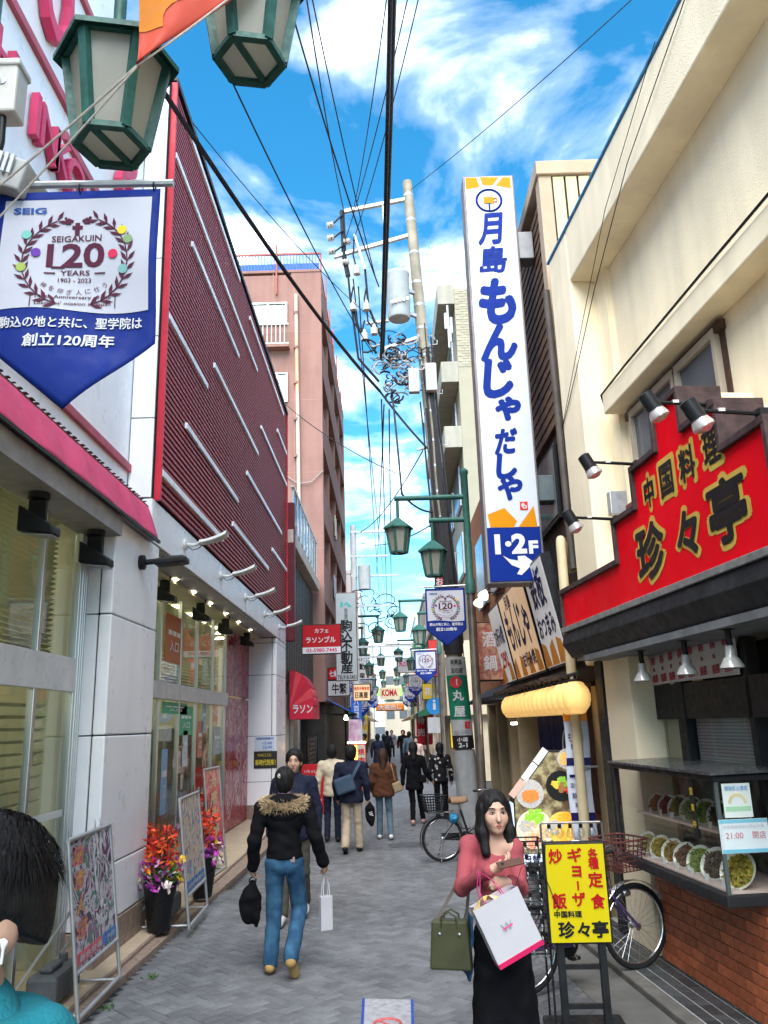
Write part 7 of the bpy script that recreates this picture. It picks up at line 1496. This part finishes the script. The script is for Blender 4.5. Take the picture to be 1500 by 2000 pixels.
            for s_ in 'RL':
                e = J['kn'+s_]+(J['an'+s_]-J['kn'+s_])*a.get('len', .97); P += [('c', J['th'+s_], J['kn'+s_], .083*h*f, .064*h*f, .025), ('c', J['kn'+s_], e, .063*h*f, a.get('cuff', .056)*h*f, .02)]
        elif kind == 'skirt': P = [('c', J['waist']-V3(0, 0, .02), J['hip'], .1*h, .12*h, .06), ('c', J['hip'], V3(0, 0, .12*H), .125*h, a.get('r', .19)*h, .05), ('c', J['hip']+V3(.05, 0, 0), V3(.07, 0, .12*H), .10*h, .14*h, .06), ('c', J['hip']-V3(.05, 0, 0), V3(-.07, 0, .12*H), .10*h, .14*h, .06)]; cut.append((V3(0, 0, a.get('zl', .1)*H), V3(0, 0, -1)))
        elif kind == 'shoes':
            for s_ in 'RL':
                an, ft = J['an'+s_], J['toe'+s_]; d = unit(ft-an-V3(0, 0, (ft-an)[2]*.6)); P = [('c', an+V3(0, -.012, -.012)*h, an+V3(0, -.03, -.03)*h, .043*h, .044*h, .02), ('c', an+V3(0, -.02, -.02)*h, ft, .040*h, .035*h, .02), ('c', an*.35+ft*.65, ft+unit(ft-an)*.02*h, .038*h, .034*h, .02)]; np_obj(nm, sdf_mesh(P, rs, [(V3(0, 0, .002), V3(0, 0, -1))]), mt, t)
            continue
        elif kind == 'hair':
            c0 = hd+V3(0, -.02, .03)*hs0; g = a.get('g', 1.); P = [('e', c0, V3(.088, .108, .100)*hs0*g, .02), ('e', hd+V3(0, -.05, -.02)*hs0, V3(.082, .075, .09)*hs0*g, .03)]; P.append(('-e', hd+V3(0, .126, -.022)*hs0, V3(.064, .082, .118)*hs0, .015))
            if a.get('long'):
                for sg in (1, -1):
                    P += [('c', hd+V3(sg*.07, .012, .03)*hs0, hd+V3(sg*.080, .022, -.10)*hs0, .022*hs0, .026*hs0, .02), ('c', hd+V3(sg*.080, .022, -.10)*hs0, hd+V3(sg*.070, .045, -a['long'])*hs0, .028*hs0, .026*hs0, .03)]
                P.append(('c', hd+V3(0, -.07, .0)*hs0, hd+V3(0, -.085, -a['long'])*hs0, .085*hs0, .075*hs0, .04)); P.append(('c', hd+V3(.04, -.06, -.1)*hs0, hd+V3(.05, -.05, -a['long'])*hs0, .06*hs0, .05*hs0, .04)); P.append(('c', hd+V3(-.04, -.06, -.1)*hs0, hd+V3(-.05, -.05, -a['long'])*hs0, .06*hs0, .05*hs0, .04))
            if not a.get('long') and not a.get('back'): P += [('-e', hd+V3(sg*.10, .012, -.05)*hs0, V3(.034, .045, .06)*hs0, .012) for sg in (1, -1)]
            if a.get('back'): P.append(('c', hd+V3(0, -.06, -.02)*hs0, hd+V3(0, -.10, -a['back'])*hs0, .075*hs0, .06*hs0, .04))
            w_ = a.get('wr', .004)
            if head_turn: P = [(p[0], rot(p[1]), rot(p[2]), *p[3:]) if p[0] == 'c' else (p[0], rot(p[1]), *p[2:]) for p in P]
            np_obj(nm, sdf_mesh(P, rs, [(hd+V3(0, 0, a['cutz'])*hs0, V3(0, .45, -1))] if a.get('cutz') else (), w_, a.get('wf', (40., 30., 12.)), 1.3), mt, t); continue
        np_obj(nm, sdf_mesh(P, rs, cut, w_, a.get('wf', (9., 9., 22.)), len(label)*.37), mt, t)
    if face:
        def F(p): q = hd+V3(*p)*hs0; return Vector(rot(q) if head_turn else q)
        EYW = mat('eye white', (.62, .58, .55), .3, var=0); EYB = mat('eye dark', (.015, .01, .008), .15, var=0); LIP = mat('lips', (.42, .12, .11), .45, var=.05)
        for sg in (1, -1):
            e = MB().lathe([(.001, .0), (.008, .001), (.0125, -.002), (.014, -.006)], (0, 0, 0), 14); e.v = [(p[0]*1.0, p[1]*.42, p[2]) for p in e.v]; M_ = Matrix(((1, 0, 0), (0, 0, 1), (0, 1, 0)))
            e.v = [tuple(F((sg*.031+p[0]/hs0, .0835+p[2]/hs0, .004+p[1]/hs0))) for p in e.v]; ey = e.build('eye', EYW, t, world=False, smooth=60)
            e = MB().lathe([(.001, .0015), (.0058, .0008), (.006, -.001)], (0, 0, 0), 12); e.v = [tuple(F((sg*.031+p[0]/hs0, .0842+p[2]/hs0, .004+p[1]*.85/hs0))) for p in e.v]; e.build('iris', EYB, ey, world=False, smooth=60)
            MB().tube([F((sg*.047, .078, .006)), F((sg*.038, .0848, .0115)), F((sg*.028, .0862, .0115)), F((sg*.017, .084, .006))], .0022, 5).build('lash_line', EYB, t, world=False)
            MB().tube([F((sg*.052, .078, .028)), F((sg*.040, .088, .0335)), F((sg*.026, .0925, .032)), F((sg*.015, .092, .027))], [.0016, .003, .0034, .0026], 6).build('eyebrow', mat('brow', (.035, .025, .02), .8), t, world=False)
        MB().tube([F((-.022, .084, -.061)), F((-.008, .0925, -.0585)), F((0, .093, -.0595)), F((.008, .0925, -.0585)), F((.022, .084, -.061))], [.0018, .0042, .0040, .0042, .0018], 8).build('upper_lip', LIP, t, world=False, smooth=60); MB().tube([F((-.02, .084, -.0645)), F((0, .0925, -.0685)), F((.02, .084, -.0645))], [.0018, .0055, .0018], 8).build('lower_lip', LIP, t, world=False, smooth=60)
    t_ = J; PJ[t.name] = J
    return t
PJ = {}
def strap(name, pts, w, mt, parent, th=.004):
    q = MB(); P = [vec(p) for p in pts]
    for a, b in zip(P[:-1], P[1:]): q.bar(a, b+(b-a).normalized()*.004, w, th, up=(0, 1, 0))
    return q.build(name, mt, parent, world=False)
BLKC = mat('black cloth', (.010, .010, .012), .95, var=.25, sc=14, spec=.05, bump=.25, bs=160); NVY = mat('navy cloth', (.012, .015, .035), .85, var=.2, sc=12, bump=.2, bs=160)
KHK = mat('khaki cloth', (.42, .34, .25), .85, var=.12, sc=10, bump=.15, bs=120); BRNC = mat('brown wool', (.085, .032, .016), .95, var=.25, sc=18, bump=.5, bs=90); BEI = mat('beige cloth', (.55, .47, .35), .85, var=.1, sc=10, bump=.15)
DENIM = mat('blue denim', (.022, .07, .145), .8, var=.25, sc=6, c2=(.04, .12, .21), bump=.25, bs=220); DENL = mat('grey blue denim', (.10, .15, .20), .85, var=.25, sc=8, bump=.2, bs=200)
SHB = mat('black shoe', (.015, .015, .016), .45, var=.2); SHT = mat('tan boot', (.42, .27, .10), .7, var=.15, sc=12); SHW = mat('white shoe', (.62, .62, .62), .5, var=.1); LEAO = mat('olive leather', (.055, .058, .030), .5, var=.15, sc=12, bump=.1, bs=200)
# --- woman in the pink jumper, facing the camera
ROSE = mat('rose knit', (.33, .07, .085), .85, var=.08, sc=8, bump=.35, bmap=(170, 170, 5))
W0 = Vector((.585, 5.02, 0)); WRZ = math.pi+rad(7); RM = Matrix.Rotation(WRZ, 3, 'Z')
def wl_(x, y, z): return W0+RM @ Vector((x, y, z))
def lp(px, py, y): return tuple(RM.inverted() @ (gy(px, py, y)-W0))
wm_ = person('woman in a rose pink knit top holding a phone and a white carrier bag', W0, WRZ, 1.655, .006,
    pose=dict(shR=lp(915, 1652, 5.10), shL=lp(1003, 1658, 4.98), elR=lp(903, 1733, 4.95), wrR=lp(956, 1700, 4.70), elL=lp(1016, 1735, 4.90), wrL=lp(998, 1722, 4.70), hdR=tuple(RM.inverted() @ Vector((.85, -.12, .28))), hdL=tuple(RM.inverted() @ Vector((-.9, -.12, .0))), pnR=tuple(RM.inverted() @ Vector((0, .35, .9))), pnL=tuple(RM.inverted() @ Vector((0, .9, -.4))), curlR=(.55,), curlL=(.85,), thumbR=(-1,), thumbL=(1,)),
    cloth=[('knit_top', ROSE, 'top', dict(fat=.86, hem=.575, cuff=.042, collar=-.035, scoop=.088, wf=(7., 8., 26.), wr=.003)), ('skirt', BLKC, 'skirt', dict(r=.15, zl=.07)), ('shoe', SHB, 'shoes', {}), ('hair', HAIRB, 'hair', dict(long=.20, g=.98, wr=.0025, wf=(60., 40., 6.)))], build=.85, face=True, skin=mat('skin light', (.52, .32, .235), .5, var=.05, sc=9))
MB().sheet(lambda u, v: (.168+.03*v+.006*math.sin(v*14+u*5), .06-.2*u, 1.0-.32*v), 6, 12).build('denim_wrap', DENIM, wm_, world=False, smooth=60, solid=.012)
ph = thing('phone', 'dark phone in the hand of the woman in pink', 'phone', gy(996, 1686, 4.63)); MB().obox((0, 0, 0), (.068, .012, .010), (-.006, .032, .01), (-.001, -.002, .0045)).build('case', mat('phone case brown', (.10, .05, .035), .4), ph, world=False, bev=.004); MB().obox((-.045, -.036, .004), (.008, 0, 0), (0, .002, 0), (0, 0, .004)).build('camera_bump', BLACKM, ph, world=False)
MB().tube([(.06, -.02, -.01), (.02, -.03, -.10), (-.03, -.03, -.16)], .0015, 4).build('wrist_loop', BLACKM, ph, world=False)
# carrier bag held at the waist, tilted
bagc = gy(988, 1806, 4.62); bt = thing('carrier_bag', 'white paper carrier bag with a red base held by the woman in pink', 'bag', bagc, rot=(0, rad(-24), rad(8)))
BW = mat('white bag paper', (.50, .495, .53), .45, var=.04, sc=4, bump=.05, bs=20); CRIM = mat('bag crimson', (.55, .015, .10), .5)
bw, bd, bh_ = .128, .05, .15
MB().prism([(-bw, -bd, -bh_), (bw, -bd, -bh_), (bw+.004, -bd-.006, bh_), (-bw-.004, -bd-.006, bh_)], (0, .004, 0)).build('front_panel', BW, bt, world=False); MB().prism([(-bw, bd, -bh_), (bw, bd, -bh_), (bw, bd, bh_), (-bw, bd, bh_)], (0, .004, 0)).build('back_panel', BW, bt, world=False)
for sg in (-1, 1): MB().prism([(sg*bw, -bd, -bh_), (sg*bw, bd, -bh_), (sg*bw, bd, bh_), (sg*(bw-.02), 0, bh_), (sg*bw, -bd, bh_)], (sg*.003, 0, 0)).build('gusset', BW, bt, world=False)
MB().box(-bw-.003, bw+.003, -bd-.005, bd+.006, -bh_-.006, -bh_+.018).build('red_base', CRIM, bt, world=False); MB().box(-bw+.004, bw-.004, -bd+.006, bd-.002, bh_-.05, bh_-.045).build('red_lining', CRIM, bt, world=False)
MB().sheet(lambda u, v: (-.125+.15*u, -.03+.06*v, bh_-.03+.05*math.sin(u*3)*(1-.3*v)+.012*math.sin(u*21+v*9)), 16, 8).build('yellow_packet', mat('yellow packet', (.75, .48, .02), .3, c2=(.7, .65, .5), sc=18, var=.15), bt, world=False, smooth=60)
q = MB(); put_text(q, 'W', (-.005, -bd-.006, .01), X_, Z_, h=.04, off=.0); q.build('letter_mark', mat('bag grey print', (.3, .3, .34), .5), bt, world=False); q = MB(); put_text(q, 'champ', (-.005, -bd-.0075, .006), Vector((1, 0, .1)), Z_, w=.062, h=.014, off=.05); q.build('pink_mark', mat('bag pink print', (.75, .06, .25), .5), bt, world=False)
for y in (-bd, bd): MB().tube([(-.065, y, bh_-.02), (-.055, y*.7, bh_+.06), (-.005, y*.3+.02, bh_+.135), (.04, y*.7, bh_+.06), (.055, y, bh_-.02)], .0028, 6).build('cord_handle', mat('pink cord', (.62, .04, .2), .6), bt, world=False, smooth=60)
hbg = thing('handbag', 'olive green leather handbag hanging from the shoulder of the woman in pink', 'handbag', gy(881, 1842, 4.95), rot=(0, 0, rad(-14)))
q = MB(); q.prism([(-.115, -.055, -.125), (.115, -.055, -.125), (.10, -.04, .12), (-.10, -.04, .12)], (0, .09, 0)); q.build('body', LEAO, hbg, world=False, bev=.012)
for y in (-.05, .05): MB().tube([(-.045, y*.8, .085), (-.042, y*.8, .14), (0, y*.7, .165), (.042, y*.8, .14), (.045, y*.8, .085)], .006, 6).build('grip', LEAO, hbg, world=False, smooth=60)
for x in (-.055, .055): MB().lathe([(.009, 0), (.009, .006), (.001, .008)], (x, -.043, .055), 10, (0, -1, 0)).build('stud', CHR, hbg, world=False)
SLG = mat('grey strap', (.10, .085, .075), .6)
p0 = gy(881, 1842, 4.95); 
def hb_(p): return p-p0
sp_ = MB(); pts_ = [(-.085, 0, .10), tuple(Matrix.Rotation(rad(14), 3, 'Z') @ (gy(893, 1725, 5.0)-p0)), tuple(Matrix.Rotation(rad(14), 3, 'Z') @ (gy(921, 1640, 5.05)-p0)), tuple(Matrix.Rotation(rad(14), 3, 'Z') @ (gy(926, 1638, 5.12)-p0)), tuple(Matrix.Rotation(rad(14), 3, 'Z') @ (gy(916, 1730, 5.2)-p0)), (.085, .02, .10)]
strap('shoulder_strap', pts_, .018, SLG, hbg, .004)
# --- man in the black fur-collared jacket, walking away
FUR = mat('fur trim', (.38, .27, .15), .95, var=.4, sc=25, c2=(.12, .08, .05), bump=.8, bs=120)
mn = person('man in a black fur-collared jacket, jeans and black cap walking away', (-.985, 7.80, 0), rad(3), 1.70, .0085,
    pose=dict(elR=(.285, -.04, 1.09), wrR=(.345, .06, .86), elL=(-.265, -.06, 1.08), wrL=(-.285, .05, .85), pnR=(-.8, .5, 0), pnL=(.8, .5, 0), curlR=(.95,), curlL=(.8,), knL=(-.09, .02, .47), anL=(-.12, -.02, .085), toeL=(-.14, .13, .035), knR=(.13, .10, .49), anR=(.075, -.26, .18), toeR=(.10, -.19, .045), hip=(0, 0, .90), thL=(-.085, 0, .88), thR=(.085, 0, .88)),
    cloth=[('jacket', BLKC, 'top', dict(fat=1.16, hem=.545, cuff=.046, collar=.0, wr=.006)), ('jeans', DENIM, 'legs', dict(fat=1.1, cuff=.060, len=.99, wr=.0035, wf=(5., 6., 17.))), ('boot', SHT, 'shoes', {}), ('hair', HAIRB, 'hair', dict(g=.93))], build=1.1)
J = PJ[mn.name]; hd = Vector(J['head'])
rr = random.Random(8); q = MB()
for k in range(1500):
    a = rr.uniform(0, 6.28); u = rr.uniform(-1, 1); c = Vector((.165*math.cos(a), -.015+.105*math.sin(a), 1.385+.02*math.sin(a))); n = Vector((math.cos(a)*(.5+.5*rr.random()), math.sin(a)*(.5+.5*rr.random()), u)).normalized(); p = c+n*.048; d = (n+Vector((rr.uniform(-.4, .4), rr.uniform(-.4, .4), rr.uniform(-.7, .2)))).normalized(); s_ = d.orthogonal().normalized()*.0045; q.poly([p-s_, p+s_, p+d*rr.uniform(.025, .05)])
fu = q.build('fur_fringe', mat('fur hairs', (.46, .34, .20), .9, isl=.55), mn, world=False, kind='stuff')
MB().tube([(.165*math.cos(a), -.015+.105*math.sin(a), 1.385+.02*math.sin(a)) for a in np.linspace(0, 2*math.pi, 25)[:-1]], .06, 10, closed=True).build('fur_collar', FUR, mn, world=False, smooth=60)
np_obj('hood', sdf_mesh([('e', V3(0, -.05, 1.40), V3(.15, .10, .075), .01), ('e', V3(0, -.12, 1.33), V3(.13, .05, .10), .04)], .01), BLKC, mn)
np_obj('cap', sdf_mesh([('e', np.array(hd)+V3(0, -.005, .035), V3(.092, .108, .095), .01)], .006, [(np.array(hd)+V3(0, 0, .005), V3(0, .25, -1))]), mat('black cap', (.014, .014, .016), .8, var=.2), mn)
MB().sheet(lambda u, v: (hd.x+(u-.5)*.17*(1-.3*v), hd.y+.085+.085*v-.05*(2*u-1)**2, hd.z+.04-.02*v-.02*(2*u-1)**2), 8, 4).build('cap_peak', MT['black cap'], mn, world=False, smooth=60, solid=.006)
q = MB(); q.ring((hd.x-.03, hd.y-.108, hd.z+.055), (-.25, -1, .35), .022, .005, 14, 5); q.disc((hd.x-.03, hd.y-.113, hd.z+.06), (-.25, -1, .35), .014, 10); q.build('cap_badge', WSP, mn, world=False, kind='stuff')
MB().ring((hd.x, hd.y-.107, hd.z+.012), (0, -1, -.1), .018, .004, 14, 5).build('cap_stitch_arc', mat('cap green', (.15, .4, .1), .6), mn, world=False)
MB().lathe([(.055, -.02), (.058, .02)], (0, -.02, 1.475), 14).build('pink_collar', mat('shirt pink', (.6, .35, .45), .8), mn, world=False)
MB().box(.03, .10, -.118, -.108, .90, .945).build('belt_patch', mat('leather patch', (.3, .22, .2), .7), mn, world=False, bev=.004)
for sg in (-1, 1): MB().tube([(sg*.03, -.135, .86), (sg*.035, -.150, .77), (sg*.08, -.148, .745), (sg*.125, -.125, .77), (sg*.125, -.112, .86)], .0025, 5).build('pocket_stitch', mat('denim stitch', (.02, .06, .13), .8), mn, world=False)
MW = Matrix.Translation((-.985, 7.80, 0)) @ Matrix.Rotation(rad(3), 4, 'Z'); hR = MW @ Vector((.36, .10, .76)); hL = MW @ Vector((-.29, .09, .76))
wbg = thing('paper_bag', 'small white paper bag in the right hand of the man in the fur-collared jacket', 'bag', hR-Z_*.32, rad(25)); MB().box(-.055, .055, -.035, .035, -.14, .14).build('bag_body', BW, wbg, world=False, bev=.004)
for y in (-.03, .03): MB().tube([(-.03, y, .13), (-.028, y*.6, .22), (0, 0, .32), (.028, y*.6, .22), (.03, y, .13)], .006, 6).build('handle', BW, wbg, world=False)
dbg = thing('black_bag', 'slack black bag in the left hand of the man in the fur-collared jacket', 'bag', hL-Z_*.03, rad(10))
np_obj('sack', sdf_mesh([('c', V3(0, 0, -.02), V3(-.01, 0, -.12), .03, .07, .03), ('e', V3(-.02, 0, -.2), V3(.10, .05, .16), .04), ('c', V3(.03, 0, -.3), V3(.035, 0, -.37), .04, .02, .03)], .009, (), .004), BLKC, dbg); MB().ring((0, 0, .0), (0, 1, 0), .03, .006, 12, 5).build('handle', BLKC, dbg, world=False)
# --- man behind him, coming towards the camera
person('dark haired man in navy walking towards the camera behind the capped man', (-1.12, 9.75, 0), math.pi, 1.80, .012, cloth=[('coat', NVY, 'top', dict(fat=1.12, hem=.46, flare=.01)), ('trousers', mat('olive trousers', (.07, .065, .05), .85), 'legs', {}), ('shoe', SHW, 'shoes', {}), ('hair', HAIRB, 'hair', dict(g=1.04))], pose=dict(knR=(.1, .12, .53), anR=(.1, .22, .1), knL=(-.1, -.02, .5), anL=(-.1, -.2, .14)), face=True)
# --- the group walking away
pn_ = person('man in a dark navy coat and khaki trousers with a blue sling bag', (-.70, 14.55, 0), rad(-2), 1.72, .012, cloth=[('coat', NVY, 'top', dict(fat=1.28, hem=.46, flare=.015, wr=.006)), ('trousers', KHK, 'legs', dict(fat=1.1, cuff=.062)), ('shoe', SHB, 'shoes', {}), ('hair', HAIRB, 'hair', dict(g=1.1))], build=1.1, pose=dict(elR=(.26, -.04, 1.09), wrR=(.27, .04, .84), elL=(-.26, -.02, 1.09), wrL=(-.25, .08, .86), knL=(-.09, .03, .49), anL=(-.1, -.22, .12), toeL=(-.1, -.14, .03), knR=(.1, .06, .49), anR=(.11, .1, .08)))
SBLU = mat('slate blue bag', (.045, .075, .12), .7, var=.15, bump=.2, bs=120)
sb = thing('sling_bag', 'slate blue sling bag across the back of the man in navy', 'bag', (-.70, 14.38, 1.05), 0); q = MB(); q.obox((-.10, -.05, .04), (.16, 0, .05), (0, .055, 0), (-.04, 0, .13)); q.build('pouch', SBLU, sb, world=False, bev=.04); strap('strap', [(.02, -.03, .14), (.09, -.01, .27), (.15, .08, .38), (.12, .17, .42)], .05, SBLU, sb, .006)
sk_ = thing('shoe_sack', 'black drawstring sack with white stripes carried by the man in navy', 'bag', (-.40, 14.62, .79), 0); np_obj('sack', sdf_mesh([('c', V3(0, 0, -.02), V3(0, 0, -.1), .025, .075, .03), ('e', V3(.01, 0, -.2), V3(.085, .045, .15), .04), ('c', V3(.02, 0, -.3), V3(.03, 0, -.36), .06, .04, .03)], .01), BLKC, sk_)
for k in range(3): MB().obox((.01+.01*k, -.052, -.15-.03*k), (.035, 0, -.012), (0, .003, 0), (0, 0, .006)).build('stripe', PRW, sk_, world=False)
person('man in a cream jacket and dark trousers on the left of the group', (-1.12, 15.9, 0), rad(4), 1.70, .013, cloth=[('jacket', BEI, 'top', dict(fat=1.22, hem=.47, wr=.006)), ('trousers', NVY, 'legs', {}), ('shoe', SHB, 'shoes', {}), ('hair', HAIRB, 'hair', dict(g=1.04))], build=1.05, pose=dict(knL=(-.09, .05, .49), anL=(-.1, -.1, .1)))
bw_ = person('woman in a brown wool coat and grey blue jeans with long hair', (-.17, 16.0, 0), 0, 1.60, .012, cloth=[('coat', BRNC, 'top', dict(fat=1.3, hem=.47, flare=.03, wr=.005)), ('jeans', DENL, 'legs', dict(fat=1.02, cuff=.058)), ('shoe', SHW, 'shoes', {}), ('hair', mat('brown hair', (.045, .02, .012), .5, var=.3, sc=25, bump=.4, bs=100), 'hair', dict(g=1.05, back=.24))], build=1.02, pose=dict(elR=(.22, -.04, 1.03), wrR=(.20, .1, .85), elL=(-.22, -.04, 1.03), wrL=(-.2, .1, .85), knR=(.1, .03, .46), anR=(.12, -.1, .09), knL=(-.08, .06, .46), anL=(-.09, .06, .08)))
sh_ = thing('shoulder_bag', 'tan shoulder bag on the right side of the woman in brown', 'bag', (.06, 15.93, .98)); MB().obox((.03, 0, -.06), (.08, 0, .03), (0, .05, 0), (-.03, 0, .09)).build('pouch', mat('tan bag', (.28, .21, .13), .6, var=.15), sh_, world=False, bev=.03); strap('strap', [(.0, -.03, .03), (-.05, -.06, .25), (-.08, -.03, .36)], .018, MT['tan bag'], sh_)
bkw = person('woman in black with a black shoulder bag, left of the couple', (.47, 18.1, 0), rad(-4), 1.66, .013, cloth=[('coat', BLKC, 'top', dict(fat=1.15, hem=.42, flare=.03)), ('trousers', BLKC, 'legs', dict(fat=.95)), ('shoe', mat('pink shoe', (.55, .30, .26), .6), 'shoes', {}), ('hair', HAIRB, 'hair', dict(g=1.06, back=.2))], pose=dict(elR=(.25, .0, 1.05), wrR=(.36, .08, .88), knR=(.11, .1, .47), anR=(.15, .2, .09), knL=(-.05, -.02, .47), anL=(-.05, -.14, .1)))
sh2 = thing('cross_body_bag', 'black cross body bag on the woman in black', 'bag', (.64, 18.0, .92)); MB().box(-.1, .08, -.06, .04, -.08, .08).build('pouch', BLKC, sh2, world=False, bev=.03); strap('strap', [(-.04, -.03, .07), (-.16, -.05, .3), (-.3, -.02, .5)], .018, BLKC, sh2)
CAMO = mat('black and white print', (.02, .02, .025), .85, var=.1, sc=9); t_ = CAMO.node_tree; b_ = t_.nodes['Principled BSDF']
vo = t_.nodes.new('ShaderNodeTexVoronoi'); vo.inputs['Scale'].default_value = 11; cr_ = t_.nodes.new('ShaderNodeValToRGB'); cr_.color_ramp.interpolation = 'CONSTANT'; cr_.color_ramp.elements[0].color = (.55, .53, .52, 1); cr_.color_ramp.elements[1].position = .27; cr_.color_ramp.elements[1].color = (.014, .014, .018, 1)
tc_ = t_.nodes.new('ShaderNodeTexCoord'); t_.links.new(tc_.outputs['Object'], vo.inputs['Vector']); t_.links.new(vo.outputs['Distance'], cr_.inputs[0]); t_.links.new(cr_.outputs[0], b_.inputs['Base Color'])
person('woman in a black and white patterned jacket, right of the couple', (1.08, 19.0, 0), rad(3), 1.62, .013, cloth=[('jacket', CAMO, 'top', dict(fat=1.2, hem=.48)), ('trousers', BLKC, 'legs', {}), ('shoe', SHB, 'shoes', {}), ('hair', HAIRB, 'hair', dict(g=.98, back=.13))], pose=dict(elL=(-.22, .0, 1.02), wrL=(-.27, .06, .86)))
# --- man at the lower left edge, seen from behind
BOYL, BOYR = Vector((-.718, 1.5, 0)), rad(152)
TEALC = mat('teal hoodie', (.012, .15, .19), .85, var=.15, sc=8, bump=.3, bs=120)
bo_ = person('man in a teal hood with a white earbud at the lower left edge', BOYL, BOYR, 1.90, .0075, cloth=[('hoodie', TEALC, 'top', dict(fat=1.05, hem=.5, res=.011)), ('trousers', BLKC, 'legs', dict(res=.016)), ('shoe', SHB, 'shoes', dict(res=.014)), ('hair', HAIRB, 'hair', dict(g=1.0, res=.006, wr=.0025, cutz=-.015, wf=(70., 50., 25.)))], hands=True, pose=dict(shR=(.19, -.02, 1.50), shL=(-.19, -.02, 1.50)))
J = PJ[bo_.name]; hd = Vector(J['head']); hh = 1.90/1.7*1.06
rr = random.Random(6); q = MB()
for k in range(2600):
    a = rr.uniform(0, 6.28); z = rr.uniform(.0, 1); r_ = math.sqrt(max(0, 1-z*z)); n = Vector((r_*math.cos(a), r_*math.sin(a), z)); 
    if (n.y > .45 and n.z < .55) or (abs(n.x) > .5 and n.z < .2 and n.y > -.6): continue
    p = hd+Vector((n.x*.096, -.022+n.y*.116, .032+n.z*.107))*hh; d = (n*.35+Vector((rr.uniform(-.3, .3), .35*n.y+.2, -.9+rr.uniform(-.3, .3)))).normalized(); s_ = n.cross(d).normalized()*.0022; q.poly([p-s_, p+s_, p+d*rr.uniform(.02, .04)])
q.build('hair_strands', mat('hair strands', (.008, .0075, .008), .6, isl=.5, spec=.1), bo_, world=False, kind='stuff')
eb2 = thing('earbud', 'white wireless earbud in the ear of the man in teal', 'earbud', Matrix.Translation(BOYL) @ Matrix.Rotation(BOYR, 4, 'Z') @ (hd+Vector((-.091, .006, -.03))*hh)); MB().lathe([(.001, .007), (.0055, .004), (.006, 0), (.004, -.006), (.0025, -.009), (.0025, -.028), (.001, -.03)], (0, 0, 0), 10, (0, .15, 1)).build('stem', mat('white plastic gloss', (.8, .8, .8), .2), eb2, world=False, smooth=50); MB().lathe([(.006, 0), (.004, -.012)], (0, 0, .002), 8, (1, 0, 0)).build('tip', SHW, eb2, world=False)
np_obj('hood', sdf_mesh([('c', V3(-.10, -.08, 1.56), V3(.10, -.08, 1.56), .055, .055, .04), ('c', V3(-.11, -.06, 1.57), V3(-.09, .06, 1.58), .045, .035, .03), ('c', V3(.11, -.06, 1.57), V3(.09, .06, 1.58), .045, .035, .03), ('e', V3(0, -.13, 1.50), V3(.12, .06, .09), .04)], .009, (), .004), TEALC, bo_)
# --- people far down the street
far = [('person in a long navy coat far down the street on the left', -.52, 33, NVY, BLKC, 1.70, .012), ('person in black beside the navy coat far away', -.30, 35, BLKC, BLKC, 1.66, 0), ('distant person in dark clothes in the middle of the street', -.20, 45, NVY, BLKC, 1.72, 0), ('distant person in grey further along the middle', .05, 52, mat('mid grey cloth', (.2, .2, .22), .9), BLKC, 1.7, 0), ('person in a dark jacket at the head of the queue on the right', .62, 44, BLKC, NVY, 1.74, 0), ('person in a slate coat in the queue on the right', .80, 37, DENL, BLKC, 1.72, 0), ('person in a pinkish coat in the queue nearest on the right', .88, 30, mat('pink beige coat', (.5, .36, .32), .9), BEI, 1.60, 0), ('person with a red cap far off in the queue', .75, 49, mat('wine cloth', (.2, .03, .04), .9), BLKC, 1.68, 0), ('person in brown by the shops far on the left', -1.25, 40, BRNC, BLKC, 1.66, 0)]
for i, (lab, x, y, c1, c2_, H_, fl) in enumerate(far):
    person(lab, (x, y, 0), rad((-10, 8, 4, 180, 175, 2, 180, 178, 90)[i]), H_, .022, cloth=[('coat', c1, 'top', dict(fat=1.18, hem=.36 if i in (0, 6) else .48, flare=.03 if i in (0, 6) else .01)), ('trousers', c2_, 'legs', {}), ('hair', HAIRB if i != 7 else mat('red cap', (.5, .05, .05), .8), 'hair', dict(g=1.05))], hands=False, group='people far down the street', pose=dict(knR=(.09, .08, .48), anR=(.1, .14, .1), anL=(-.1, -.14, .12)))
